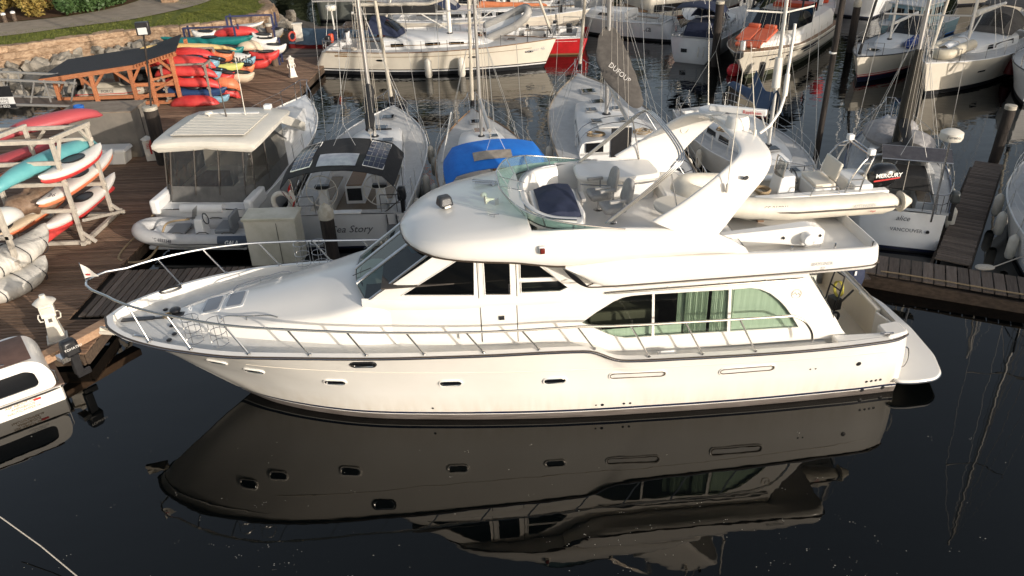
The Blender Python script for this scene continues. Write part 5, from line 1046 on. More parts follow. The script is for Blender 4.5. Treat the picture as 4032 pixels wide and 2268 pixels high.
            if back:
                f = MB(); a = Vector((xm-.15, 0, zt-.05)); k = Vector((1.0, 0, s.zs(0)+2.6)); f.tube([a, k], .007, 4)
                for sg in (1, -1): f.tube([k, (.1+s.sr, sg*s.b(0)*.8, s.zs(0))], .007, 4)
                obj('backstay', f, WIRE, R)
        f = MB()
        for i in range(halyards): y = (-1)**i*(.12+.05*i); f.tube([(xm+.1-.12*i, y, z0+.3), (xm-.05, y*.5, z0+H*.97)], .007, 4)
        obj('halyard', f, ROPEW, M_)
        if boom:
            E, zb, mt, hgt = boom[:4]; yaw = boom[4] if len(boom) > 4 else 0; cov = boom[5] if len(boom) > 5 else True; dx, dy = -math.cos(yaw), math.sin(yaw)
            f = MB(); a = Vector((xm-.12, 0, zb)); e = a+Vector((dx*E, dy*E, .05)); f.tube([a, e], .075, 8); BO = obj('boom', f, mat, R)
            if cov:
                f = MB(); secs = []; n = 26; RR = random.Random(int(E*100))
                for i in range(n+1):
                    t = i/n; c = a+(e-a)*(.01+.95*t); hh = hgt*(1-.62*t)*(1+.10*mnoise.noise((t*9, E, 0)))*(.55 if i in (0, n) else 1); ww = (.17-.05*t)*(.75+.8*hgt)*(1+.15*mnoise.noise((t*7, 3, E)))
                    secs.append([c+Vector((-dy*ww*math.cos(q)*1.0, dx*ww*math.cos(q), hh*.5+hh*.55*math.sin(q)-.04)) if True else 0 for q in np.linspace(0, 2*PI, 13)[:-1]])
                f.loft(secs); obj('sail_cover', f, mt, BO, smooth=70)
            f = MB(); f.tube([(xm-.08, 0, z0+.25), a+(e-a)*.28], .03, 6); obj('boom_vang', f, mat, BO)
            f = MB(); f.tube([e, Vector((max(e.x-.1, .6), e.y, s.zs(1)+.1))], .012, 5); f.tube([e, (xm-.15, 0, zt-.1)], .006, 4); obj('mainsheet', f, ROPEW, BO)
            for sg in (1, -1):
                f = MB(); m1 = Vector((xm-.1, 0, z0+H*.55))
                for k in (.35, .7): f.tube([m1, a+(e-a)*k+Vector((0, sg*.12, .25))], .005, 4)
                obj('lazy_jack', f, ROPEW, BO)
    def wheel(s, x, y, z, r=.45, mat=None, ped=True):
        W = MB(); W.tube([(x+.12*math.sin(t)*.5, y+r*math.cos(t), z+r*math.sin(t)) for t in np.linspace(0, 2*PI, 29)[:-1]], .017, 6, closed=True)
        for k in range(5): t = 2*PI*k/5+.3; W.tube([(x, y, z), (x+.06*math.sin(t), y+r*math.cos(t), z+r*math.sin(t))], .012, 5)
        w_ = obj('steering_wheel', W, mat or STEEL, s.root)
        if ped: f = MB(); f.box((x+.15, y, z-.30), (.24, .34, .75), taper=.8); p = obj('pedestal', f, GEL2, s.root, bevel=.03); f = MB(); f.box((x+.12, y, z+.10), (.2, .46, .12)); obj('instrument_pod', f, BLACK, p, bevel=.02)
    def canopy(s, name, x0, x1, w_, z, mat, crown=.22, droop=.25, drop_aft=.0, n=14, th=.02, frame=True, cx=0):
        f = MB()
        def fn(u, v, o):
            x = x0+(x1-x0)*u; y = (v*2-1); e = abs(y); return (x, cx+y*w_*(1-.04*(2*u-1)**2), z+crown*max(1-e**2.2, 0)+.10*math.sin(PI*u)-droop*max(0, e-.82)/.18*.8-drop_aft*(1-u)+o+.012*mnoise.noise((u*5, v*7, z)))
        f.grid(lambda u, v: fn(u, v, 0), n, 22); f.grid(lambda u, v: fn(u, v, -th), n, 22); c = obj(name, f, mat, s.root, smooth=70)
        if frame:
            for u in (.03, .5, .97):
                f = MB(); pts = [(x0+(x1-x0)*.5, -w_*1.0, s.zs((x0+x1)/2)+.1)]+[fn(u, v, -th-.015) for v in np.linspace(.0, 1, 13)]+[(x0+(x1-x0)*.5, w_*1.0, s.zs((x0+x1)/2)+.1)]; f.tube(pts, .014, 6); obj('canopy_frame', f, STEEL, s.root)
        return c, fn
    def dodger(s, x0, x1, w_, h, mat, wmat=None):
        z0 = s.top(x1-.1)-.05; f = MB()
        def fn(u, v): y = 2*v-1; k = max(1-abs(y)**2.6, 0); hh = h*(1-(u)**2.4*.92)*(.25+.75*k); return (x0+(x1-x0)*u*(1-.12*y*y), y*w_*(1-.12*u), z0+hh)
        f.grid(fn, 12, 18); d = obj('spray_dodger', f, mat, s.root, smooth=70)
        g = MB()
        for a, b in ((.2, .48), (.52, .8)): g.grid(lambda u, v: Vector(fn(.48+.40*u, a+(b-a)*v))+Vector((.012, 0, .012)), 4, 6)
        obj('dodger_window', g, wmat or TAUPE, d, smooth=70); return d
    def fender(s, x, sg, L=.6, r=.12, mat=None, z=None):
        y = sg*(s.b(x)+r*.8); zt = z if z is not None else s.zs(x)-.15; f = MB(); f.lathe([(.02, zt-L-.08), (r*.75, zt-L-.03), (r, zt-L+.08), (r, zt-.1), (r*.7, zt-.01), (.03, zt+.05)], 12, (x, y, 0)); q = obj('fender', f, mat or FEND, s.root); f = MB(); f.tube([(x, y, zt+.04), (x, y-sg*.12, s.zs(x)+.5)], .008, 4); obj('fender_line', f, ROPEW, q)
    def side_pt(s, x, z, sg=1, off=.006):
        k = z/s.zs(x); u = x/s.L
        for _ in range(4): px, py, pz = s.P(u, k); u += (x-px)/s.L
        px, py, pz = s.P(u, k); return Vector((px, sg*(py+off), pz))
    def strip(s, name, x0, x1, z0, z1, mat, sg=1, n=10, off=.008, zf=None, rnd=False):
        f = MB(); a, b = [], []
        for i in range(n+1):
            t = i/n; x = x0+(x1-x0)*t; k = math.sqrt(max(1-(2*t-1)**2, .0)) if rnd else 1; zm = (z0+z1)/2+(zf(t) if zf else 0); hh = (z1-z0)/2*k; a.append(s.side_pt(x, zm-hh, sg, off)); b.append(s.side_pt(x, zm+hh, sg, off))
        f.add(a+b, [(i, i+1, n+2+i, n+1+i) for i in range(n)]); return obj(name, f, mat, s.root)
    def w(s, x, y, z): return s.root.matrix_basis @ Vector((x, y, z)) if False else Vector((s.root.location.x+x*math.cos(s.rz)-y*math.sin(s.rz), s.root.location.y+x*math.sin(s.rz)+y*math.cos(s.rz), z))
    def ell(s, c, r, name, mat): f = MB(); f.ell(c, r); return obj(name, f, mat, s.root)
WSTD = [ANTIB, NAVYP, GEL2]; BSTD = [(.06, 0), (.13, 1)]
FURW = M('furled white sail', (.58, .53, .44), .8, col2=(.48, .43, .35), scale=3, bump=.02, bscale=9)
def coil(b, x, y, z, mat=ROPE, r=.2, seed=1):
    R = random.Random(seed); f = MB()
    for k in range(5): f.tube(smooth_poly([(x+r*R.uniform(.4, 1)*math.cos(t), y+r*R.uniform(.6, 1.4)*math.sin(t), z+.02*k) for t in np.linspace(0, 6, 7)], 3, True), .014, 5, closed=True)
    obj('rope_coil', f, mat, b.root)
# ------------------------------------------------------------------ 1 sailboat with the black bimini and solar panels
b = Boat('sailboat', 'white sailboat with a black bimini carrying two solar panels', 'sailboat', (-5.02, 22.85), (-4.75, 33.4), 3.95, 1.22, 1.5, tw=.9, full=2.3, dip=.02)
b.hull(WSTD, BSTD); b.deck(DECKG, (.25, 3.7, 1.25, 1), toe=GEL2, solemat=TEAKG, depth=.5); b.coach(3.7, 8.0, 1.28, .62, .46, fl=2.0, wins=[(4.2, 5.6), (5.7, 6.6)])
b.hatch(6.9, 0, .55); b.hatch(9.0, 0, .5); b.hatch(5.2, .55, .4); b.hatch(5.2, -.55, .4); b.rails(.5, 9.2, n=6); b.rig(5.75, 14.6, MASTM, .10, 2, furl=FURW, boom=(4.3, 3.35, BLKC, .55, -.17), halyards=4)
f = MB(); f.tube([(6.6, -.5, b.top(6.6)+.02), (6.6, .5, b.top(6.6)+.02)], .03, 5); obj('jib_track', f, BLACK, b.root)
cv, fn = b.canopy('bimini', -.95, 1.6, 1.75, 2.82, BLKC, crown=.34, droop=.26, drop_aft=.10)
for sg in (1, -1):
    v0, v1 = (.10, .27) if sg < 0 else (.73, .90); f = MB(); f.grid(lambda u, v: Vector(fn(.12+.76*u, v0+(v1-v0)*v, .025)), 4, 4); sp_ = obj('solar_panel', f, M('solar cell', (.012, .014, .03), .15, col2=(.016, .018, .04), scale=9), cv, smooth=60)
    f = MB(); f.tube([Vector(fn(.12+.76*u, v0+(v1-v0)*v, .03)) for u, v in ((0, 0), (1, 0), (1, 1), (0, 1))], .016, 4, closed=True)
    obj('panel_frame', f, GEL2, sp_)
    f = MB()
    for k in range(1, 6): f.tube([Vector(fn(.12+.76*k/6, v0, .03)), Vector(fn(.12+.76*k/6, v1, .03))], .005, 3)
    for k in range(1, 4): f.tube([Vector(fn(.12+.76*u, v0+(v1-v0)*k/4, .031)) for u in (0, .33, .66, 1)], .005, 3)
    obj('cell_grid', f, GREYC if False else TAUPE, sp_)
f = MB(); f.grid(lambda u, v: Vector(fn(.10+.30*u, .33+.34*v, .02)), 3, 6); obj('bimini_window', f, M('cloudy vinyl', (.42, .43, .46), .2, col2=(.30, .31, .34), scale=4), cv, smooth=60)
for sg in (1, -1): b.wheel(.75, sg*.92, 1.72, .50, WPLA)
f = MB(); f.box((2.0, 0, 1.35), (1.5, .62, .62)); tbl = obj('cockpit_table', f, GEL2, b.root, bevel=.03); f = MB(); f.box((2.0, 0, 1.68), (1.44, .5, .03)); obj('table_leaf', f, TEAK, tbl); f = MB(); f.box((1.24, 0, 1.38), (.03, .46, .42)); obj('chart_plotter', f, BLACK, tbl)
f = MB(); f.box((3.68, 0, 1.72), (.05, .7, .95)); obj('companionway', f, BLACK, b.root)
for sg in (1, -1): f = MB(); f.box((3.67, sg*.86, 1.55), (.04, .6, .3)); obj('bulkhead_window', f, DARKG, b.root)
f = MB(); f.box((.12, .1, 1.26), (.28, 1.0, .05)); obj('transom_step', f, GEL, b.root, bevel=.02)
text('Sea Story', .34, M('script lettering', (.09, .09, .10), .4), b.root, (-.012, .62, .62), (0, -1, 0), (0, 0, 1), shear=.35); text('380', .11, LETG, b.root, (-.012, -1.45, .92), (0, -1, 0), (0, 0, 1)); 
f = MB(); f.box((-.01, -1.52, 1.09), (.01, .11, .09)); obj('maker_mark', f, LETG, b.root)
f = MB(); f.tube([(-.02, -1.2, 1.2), (-.03, -1.25, .1)], .02, 5); f.tube([(-.02, -1.5, 1.2), (-.03, -1.55, .1)], .02, 5); obj('boarding_ladder', f, STEEL, b.root)
t = thing('outboard_motor', 'small black outboard clamped to the rail of the black bimini sailboat', 'outboard', b.w(.1, -1.72, 1.25), b.rz); f = MB(); f.box((0, 0, .62), (.30, .28, .42), taper=.8); obj('cowl', f, BLACK, t, bevel=.06); f = MB(); f.tube([(0, 0, .45), (0, 0, -.2)], .07, 8); f.box((0, 0, -.25), (.2, .07, .12)); obj('leg', f, BLACK, t); f = MB(); f.tube([(0, .05, .4), (-.02, .75, -.15)], .022, 6); obj('tiller', f, STEEL, t)
t = thing('flag', 'Canadian flag hanging on the sailboat with the black bimini', 'flag', b.w(-.05, 1.55, 1.2), b.rz); f = MB(); f.tube([(0, 0, .1), (-.15, 0, 1.3)], .014, 5); obj('staff', f, WPLA, t); f = MB()
cl = lambda u, v: (-.14-.22*u-.02*math.sin(v*9), .05*math.sin(v*7)+.02*u, 1.2-.75*v)
m_ = MB(); m_.cur = 0
for a_, c_, q in ((0, .27, 1), (.27, .73, 0), (.73, 1, 1)): m_.cur = q; m_.grid(lambda u, v: cl(u, a_+(c_-a_)*v), 3, 4)
obj('cloth', m_, [M('flag white', (.7, .68, .65), .8), M('flag red', (.55, .03, .03), .8)], t, smooth=70); lf = MB(); lf.prism([(0, .10), (.03, .04), (.09, .05), (.06, 0), (.08, -.05), (.02, -.04), (0, -.1), (-.02, -.04), (-.08, -.05), (-.06, 0), (-.09, .05), (-.03, .04)], -.008, .008, lambda u, v, o: (-.25+v*1.0, .0+o+.035, .83+u)); obj('maple_leaf', lf, M('flag red', (.55, .03, .03), .8), t)
t = thing('lifebuoy', 'white horseshoe lifebuoy on the stern rail of the black bimini sailboat', 'lifebuoy', b.w(.15, 2.05, 1.35), b.rz); f = MB(); f.tube([(0, .27*math.cos(a_), .3+.30*math.sin(a_)) for a_ in np.linspace(-.9, PI+.9, 16)], .075, 8); obj('horseshoe', f, WPLA, t)
for x, sg in ((1.4, -1), (3.4, -1), (6.2, -1), (2.3, 1), (5.1, 1)): b.fender(x, sg, .62, .13)
# ------------------------------------------------------------------ 2 sailboat with the bright blue bimini
b = Boat('sailboat', 'white sailboat with a bright blue bimini over its cockpit', 'sailboat', (-.25, 22.2), (-1.38, 32.7), 3.65, 1.15, 1.45, tw=.78, full=2.0)
b.hull(WSTD, BSTD); b.deck(DECKG, (.4, 3.5, 1.05, 1), toe=TEAK, depth=.45); b.coach(3.5, 8.0, 1.2, .6, .48, fl=1.6); b.hatch(7.0, 0, .45, M('amber hatch', (.16, .10, .07), .2)); b.hatch(6.1, -.45, .32); b.hatch(8.9, 0, .45); b.rails(.4, 9.0, n=6)
b.rig(6.25, 13.6, MASTM, .085, 2, furl=FURW, boom=(3.6, 3.1, BLUEC, .3, 0, False))
cv, fn = b.canopy('bimini', -.15, 1.75, 1.62, 2.86, BLUEC, crown=.26, droop=.38, drop_aft=.22); f = MB(); f.grid(lambda u, v: Vector(fn(.22+.26*u, .36+.36*v, .02)), 3, 6); obj('bimini_window', f, M('tan vinyl window', (.40, .34, .27), .25, col2=(.26, .22, .17), scale=4), cv, smooth=60)
d = b.dodger(2.7, 4.4, 1.05, .95, BLUEC); b.wheel(1.0, .15, 1.75, .45)
f = MB(); f.box((3.46, -.5, 1.55), (.06, .75, .8)); obj('companionway', f, TEAK, b.root); f = MB(); f.box((2.2, -.3, 1.3), (.5, .45, .55)); obj('cockpit_table', f, M('varnished wood', (.42, .19, .08), .35), b.root, bevel=.02)
for x, sg in ((1.6, 1), (3.6, 1), (6, 1), (2.6, -1)): b.fender(x, sg, .6, .13, FEND if x != 2.6 else M('dark fender', (.10, .10, .11), .6))
f = MB(); f.tube([(5.0, 1.55, b.zs(5)+.1), (9.0, .95, b.zs(9)+.5)], .03, 6); obj('whisker_pole', f, MASTW, b.root)
# ------------------------------------------------------------------ 3 big sailboat with the taupe lettered sail cover
b = Boat('sailboat', 'large white sailboat with a taupe lettered sail cover hanging from its mast', 'sailboat', (4.35, 22.6), (3.45, 36.9), 4.55, 1.25, 1.65, tw=.9, full=2.4, dip=.02)
b.hull(WSTD, BSTD); b.deck(DECKG, (.3, 4.5, 1.5, 1), toe=TEAKG, depth=.5); b.coach(4.5, 10.4, 1.5, .75, .5, fl=2.6, wins=[(5.0, 7.6)])
b.hatch(9.3, 0, .55); b.hatch(11.6, 0, .62); b.hatch(7.9, .5, .42); b.hatch(7.9, -.5, .42); b.hatch(6.5, .55, .4); b.hatch(6.5, -.55, .4); b.rails(.5, 12.6, n=8)
f = MB(); f.box((4.47, 0, 1.75), (.06, .72, 1.05)); cw_ = obj('companionway', f, BLACK, b.root)
for sg in (1, -1): f = MB(); f.box((4.46, sg*.95, 1.62), (.05, .62, .34)); obj('bulkhead_window', f, DARKG, b.root); b.wheel(1.0, sg*1.1, 1.78, .52, BLACK); coil(b, 4.95, sg*.85, b.top(4.95)+.02, ROPE, .3, 5+sg)
f = MB(); f.box((5.9, 0, b.top(5.9)+.03), (.55, 1.2, .03)); obj('sprayhood_garage', f, GEL, b.root, bevel=.01); f = MB(); f.grid(lambda u, v: (7.2+.25*u, -1.0+2*v, b.top(7.2)-.02+.015*u-.1*abs(2*v-1)), 2, 6); obj('forward_window', f, DARKG, b.root)
for x in (4.9, 5.6): f = MB(); f.tube([(x-.2, -1.5, b.zs(5)+.05)]+[(x, 1.45*math.cos(a_), b.zs(5)+.3+.75*math.sin(a_)) for a_ in np.linspace(PI, 0, 12)]+[(x-.2, 1.5, b.zs(5)+.05)], .016, 6); obj('folded_hoop', f, STEEL, b.root)
f = MB(); f.box((2.4, 0, 1.3), (1.5, .7, .6)); obj('cockpit_table', f, GEL2, b.root, bevel=.03)
b.rig(7.35, 16.8, MASTM, .115, 2, furl=FURW, boom=(4.9, 3.15, GREYC, .3, .05, False), halyards=6)
f = MB(); RR = random.Random(5); secs = []
for i in range(17):
    t_ = i/16; c = Vector((7.15-2.6*t_, -.45*t_+.25*math.sin(t_*3), 5.0-1.75*t_)); wd_ = .30+.32*math.sin(PI*t_)+.04*mnoise.noise((t_*8, 1, 0)); secs.append([c+Vector((.5*math.cos(q)*(.5+.5*t_), wd_*math.sin(q)*(1+.12*mnoise.noise((q, t_*5, 2))), .28*math.cos(q)*.6)) for q in np.linspace(0, 2*PI, 15)[:-1]])
f.loft(secs); sc2 = obj('sail_cover', f, GREYC, b.root, smooth=70)
text('DUFOUR', .25, M('faded sail lettering', (.5, .48, .46), .7), b.root, (5.2, .42, 4.3), (0, -.75, -.66), (.15, -.66, .75), off=.05)
for x, sg in ((1.5, -1), (4, -1), (7, -1), (3, 1), (6, 1)): b.fender(x, sg, .66, .14, FEND if x != 3 else M('dark fender', (.10, .10, .11), .6))
# ------------------------------------------------------------------ 4 sailboat with the navy sail cover behind the radar arch
b = Boat('sailboat', 'white sailboat with a draped navy sail cover behind the radar arch', 'sailboat', (8.3, 33.0), (9.75, 23.3), 3.5, 1.05, 1.3, tw=.72, full=2.1)
b.hull(WSTD, BSTD); b.deck(DECKG, (.4, 2.9, 1.0, 1), toe=GEL2); b.coach(2.9, 7.4, 1.15, .55, .46, fl=1.5); b.hatch(6.6, 0, .45); b.hatch(8.2, 0, .5); b.rails(.4, 8.4, n=6); SLB = M('slate blue canvas', (.028, .058, .12), .8, col2=(.04, .075, .145), scale=4, bump=.01, bscale=8)
b.rig(6.3, 13.6, MASTW, .085, 2, furl=None, boom=(3.6, 2.7, SLB, .5), halyards=3)
f = MB(); f.grid(lambda u, v: (6.45-1.75*u, (.34-.20*u)*(2*v-1)*(1.0+.25*math.sin(u*3)), 3.55-.95*abs(2*v-1)**1.3*(1-.3*u)-.25*math.sin(PI*u)*(1-abs(2*v-1))+.55*max(0, u-.55)), 16, 12); obj('draped_cover', f, SLB, b.root, smooth=70)
f = MB(); f.cyl((6.28, 0, 3.6), (6.26, 0, 4.6), .14, .12, 12); obj('mast_boot', f, MASTW, b.root); coil(b, 4.4, -.9, b.top(4.4), ROPE, .25, 9); coil(b, 3.2, 1.2, b.zs(3.2)+.1, ROPED, .2, 10)
for x, sg in ((2, -1), (4.6, -1), (2.6, 1)): b.fender(x, sg, .6, .12)
t = thing('tall_pole', 'tall dark pole with a white disc standing between the sailboats', 'pole', (11.45, 27.9, 0)); f = MB(); f.tube([(0, 0, -1), (.05, .0, 7), (.12, .1, 14)], [.11, .1, .07], 10); obj('shaft', f, PILE, t); f = MB(); f.lathe([(.13, 4.4), (.13, 4.45)], 14); obj('white_disc', f, GEL, t); f = MB(); f.lathe([(.115, 8.9), (.115, 9.0)], 10, (.06, 0, 0)); obj('band', f, GEL, t)
# ------------------------------------------------------------------ 5 sailboat with the port name, radar and solar panel
b = Boat('sailboat', 'white sailboat with grey dodger, radar pole and solar panel over its stern', 'sailboat', (11.7, 21.35), (14.95, 30.2), 3.25, 1.1, 1.35, tw=.72, full=2.0, stern_rake=.5)
b.hull([ANTIB, NAVYP, GEL2], BSTD); b.deck(DECKG, (.7, 3.1, .95, 1), toe=M('blue toe rail', (.1, .13, .2), .5), depth=.5); b.coach(3.1, 7.0, 1.1, .5, .45, fl=1.5); b.rails(.7, 7.9, n=6); b.hatch(7.6, 0, .45)
b.rig(4.6, 13.4, MASTM, .10, 2, furl=None, boom=(3.0, 2.5, BLKC, .35), halyards=4); f = MB(); f.tube([(4.55, 0, 1.9), (4.5, .0, 3.5), (4.45, 0, 5.0)], [.24, .22, .12], 12); obj('stowed_sail', f, M('dark olive canvas', (.035, .03, .022), .85, bump=.03, bscale=8), b.root, smooth=70)
b.dodger(2.5, 4.1, 1.1, .9, GREYC, BLACK); f = MB(); f.box((2.3, 0, 1.55), (1.3, 1.7, .45), taper=.8); obj('covered_cockpit', f, BLKC, b.root, bevel=.06)
GC = M('grey deck cover', (.30, .28, .27), .85, col2=(.40, .38, .37), scale=3, bump=.04, bscale=5)
for k, (x, y, r_) in enumerate(((5.9, .25, (1.3, .85, .36)), (5.0, -.45, (1.0, .75, .34)), (6.6, -.2, (1.0, .6, .3)))): b.ell((x, y, b.top(5.5)+.15), r_, 'deck_cover', GC)
f = MB(); f.box((1.0, -.1, 2.75), (.7, 1.9, .035), m=Matrix.Rotation(-.25, 3, 'Y')); so_ = obj('solar_panel', f, M('solar panel grey', (.055, .05, .055), .25, col2=(.08, .075, .08), scale=6), b.root); f = MB(); f.tube([(.66, .85, 2.66), (1.34, .85, 2.84), (1.34, -1.05, 2.84), (.66, -1.05, 2.66)], .02, 4, closed=True); obj('panel_frame', f, ALU, so_)
for sg in (1, -1): f = MB(); f.tube([(.55, sg*.9, 1.1), (.9, sg*.8, 2.7)], .018, 6); obj('panel_post', f, STEEL, b.root)
f = MB(); f.tube([(.15, -.75, 1.0), (.25, -.75, 3.5)], .032, 8); rp_ = obj('radar_pole', f, STEEL, b.root); f = MB(); f.lathe([(.28, 3.5), (.31, 3.58), (.30, 3.72), (.2, 3.78), (.02, 3.8)], 18, (.25, -.75, 0)); obj('radar_dome', f, WPLA, rp_); text('Furuno', .12, LETD, rp_, (-.065, -.60, 3.62), (0, -1, 0), (0, 0, 1), off=.0)
text('VANCOUVER', .15, LETD, b.root, (.22, .30, .58), (0, -1, 0), (.3, 0, 1), off=.06); text('alice', .22, LETD, b.root, (.38, .18, .86), (0, -1, 0), (.3, 0, 1), off=.06, shear=.3)
f = MB(); f.cyl((.25, -.75, .62), (.22, -.75, .62), .05); obj('exhaust_port', f, BLACK, b.root)
t = thing('outboard_motor', 'grey outboard stowed on the rail of the grey dodger sailboat', 'outboard', b.w(.8, -1.35, 1.15), b.rz); f = MB(); f.box((0, 0, .45), (.34, .28, .34), taper=.8); obj('cowl', f, M('dark grey cowl', (.05, .055, .055), .35), t, bevel=.06); f = MB(); f.tube([(0, 0, .3), (-.05, 0, -.3)], .06, 8); obj('leg', f, BLACK, t)
for x in (1.5, 3.0, 4.8): b.fender(x, -1, .62, .13)
f = MB(); f.tube([(.5, .9, 1.1), (.5, .9, 1.75), (1.6, 1.2, 1.75)], .02, 6); f.tube([(1.0, 1.3, 1.6), (1.4, 1.3, 1.9), (1.9, 1.35, 1.6)], .02, 6); obj('stern_gantry', f, STEEL, b.root)
# ------------------------------------------------------------------ 6 boat cut by the right edge
b = Boat('sailboat', 'white sailboat with a navy cover and hanging fenders cut by the right picture edge', 'sailboat', (15.2, 18.1), (19.0, 26.3), 3.4, 1.1, 1.35, tw=.7, full=2.0)
b.hull(WSTD, BSTD); b.deck(DECKG, (.5, 3.0, 1.0, 1), toe=GEL2); b.coach(3.0, 7, 1.1, .5, .45); b.rails(.4, 7.8, n=6, pulpit=True); b.rig(5.3, 12.8, MASTM, .08, 2, boom=(3.2, 2.6, NAVY, .4)); b.dodger(2.5, 4.0, 1.05, .9, NAVY); f = MB(); f.box((1.5, 0, 1.45), (1.8, 1.9, .5), taper=.7); obj('cockpit_cover', f, NAVY, b.root, bevel=.1)
for x in (1.6, 3.2, 4.6): b.fender(x, 1, .66, .14)
f = MB(); f.tube([(.4, 1.1, 1.0), (.5, 1.0, 2.2)], .03, 6); obj('flag_pole', f, BLACK, b.root)
f = MB(); f.tube(smooth_poly([b.w(.6, 1.5, 1.0), (14.6, 19.6, .75), (13.6, 19.35, .52), (13.25, 19.2, .52)], 5), .018, 5); tag(obj('mooring_line', f, ROPEW), 'white mooring line from the right edge boat to the dock', 'rope')
lump('rope_heap', (13.15, 19.25, .52), (.22, .16, .06), ROPEW, 'small heap of white rope on the dock corner', 'rope', 5, .3)
# ------------------------------------------------------------------ 7 long white sailboat lying across the back of the basin
b = Boat('sailboat', 'long white sailboat lying broadside with two black stripes and white fenders', 'sailboat', (-10.6, 46.9), (2.95, 44.9), 4.25, 1.25, 1.55, tw=.72, full=2.1, rake=.05, stern_rake=.75)
b.hull([ANTIB, BLACK, GEL2, BLACK, GELC], [(.10, 0), (.20, 1), (.27, 2), (.33, 3)]); b.deck(DECKG, (1.0, 4.2, 1.3, 1), toe=TEAK, solemat=TEAK, depth=.5); b.coach(4.2, 10.2, 1.45, .65, .55, GEL2, fl=2.4, win=False)
for a, c in ((4.7, 5.4), (6.6, 7.4), (7.9, 8.7)):
    f = MB(); q = [Vector((x, -(b.cw(x)*.99+.01), b.zs(x)+b.ch(x)*k)) for x, k in ((a, .32), (c, .34), (c, .68), (a, .66))]; f.quad(*q); w_ = obj('cabin_window', f, DARKG, b.root)
f = MB(); f.tube([(x, -(b.cw(x)*.99+.005), b.zs(x)+b.ch(x)*.45) for x in np.linspace(4.4, 9.4, 12)], .02, 4); obj('coach_stripe', f, LETB, b.root)
b.strip('cove_stripe', 1.6, 12.4, 1.02, 1.05, LETB, -1, 20, zf=lambda t: .14*t*t); b.strip('cove_flash', 1.5, 2.3, 1.00, 1.08, LETB, -1, 4)
for x in (3.9, 9.0, 12.0): b.strip('hull_window', x, x+.5, .72+.016*x, .84+.016*x, DARKG, -1, 8, rnd=True)
P_ = lambda x, z: b.side_pt(x, z, -1, .012); 
text('Cruiser 46', .26, LETG, b.root, P_(12.05, .93)+Vector((-.0, 0, .02)), P_(12.9, .98)-P_(12.05, .93), (0, 0, 1), off=.03); text('BAVARIA', .14, LETB, b.root, P_(1.75, 1.11), P_(3, 1.11)-P_(1.75, 1.11), (0, 0, 1), off=.02)
for x in (6.3, 8.1): b.fender(x+.6, -1, .95, .20, FEND, z=.98)
b.rails(.9, 12.2, n=9); b.rig(7.75, 15.5, MASTW, .12, 2, furl=FURW, boom=(5.4, 2.95, BLKC, .34, 0, False), halyards=4)
f = MB(); f.box((4.95, 0, 3.18), (5.2, .26, .42), taper=.9); sb_ = obj('sail_bag', f, BLKC, b.root, bevel=.08); f = MB(); secs = []
for i in range(20): t_ = i/19; secs.append([(2.4+5.1*t_, .16*math.cos(q)*(1+.3*mnoise.noise((t_*12, q, 1))), 3.44+.10*math.sin(q)+.05*mnoise.noise((t_*14, 2, q))+(.28*max(0, t_-.85)/.15)) for q in np.linspace(0, 2*PI, 11)[:-1]])
f.loft(secs); obj('flaked_sail', f, FURW, sb_, smooth=70)
d = b.dodger(3.4, 5.2, 1.25, 1.0, NAVY, DARKG); b.wheel(1.7, 0, 1.95, .5); coil(b, 2.6, -1.55, b.zs(3)+.1, ROPEW, .2, 3)
for x in (9.4, 11.2): b.hatch(x, 0, .5)
f = MB(); f.tube([(.75, 1.0, 1.2), (.7, 1.0, 3.0)], .05, 8); rp_ = obj('radar_pole', f, MASTW, b.root); f = MB(); f.lathe([(.27, 2.98), (.32, 3.05), (.32, 3.2), (.28, 3.26), (.05, 3.28)], 16, (.7, 1.0, 0)); obj('radar_dome', f, WPLA, rp_)
for k, (y, m_) in enumerate(((-.9, BLACK), (-.4, ORP), (.3, NAVY), (.7, BLACK))): f = MB(); f.box((.95, y, 1.72), (.3, .28, .5)); obj('stern_gear', f, m_, b.root, bevel=.08)
t = thing('grey_dinghy', 'grey inflatable dinghy tilted up on the foredeck of the long white sailboat', 'dinghy', b.w(9.6, .6, 1.75), b.rz); t.rotation_euler = (.6, -.38, b.rz+.02); f = MB(); rib_tubes(f, 2.8, 1.45, .22); obj('tube', f, RIBG, t); f = MB(); f.box((1.2, 0, -.06), (2.2, .9, .12)); obj('floor', f, GEL2, t)
t = thing('flag', 'red flag with a blue canton and white star beyond the sail bag', 'flag', (-6.5, 49.0, 1.2)); f = MB(); f.tube([(0, 0, 0), (0, 0, 4.0)], .03, 6); obj('staff', f, MASTW, t); m_ = MB(); cl = lambda u, v: (.05+.95*u, .06*math.sin(u*7), 3.95-.65*v-.25*u); m_.grid(cl, 8, 5); c_ = obj('cloth', m_, M('flag red', (.55, .03, .03), .8), t, smooth=60); m_ = MB(); m_.grid(lambda u, v: (.05+.5*u, .06*math.sin(u*3.5)-.012, 3.95-.33*v-.13*u), 4, 3); obj('canton', m_, M('flag blue', (.02, .05, .35), .8), c_); m_ = MB(); m_.add([(.3+(.13 if i % 2 == 0 else .055)*math.sin(PI*i/5), -.01+.06*math.sin(1.05)-.02, 3.72+(.13 if i % 2 == 0 else .055)*math.cos(PI*i/5)) for i in range(10)], [tuple(range(10))]); obj('star', m_, M('flag white', (.7, .68, .65), .8), c_)
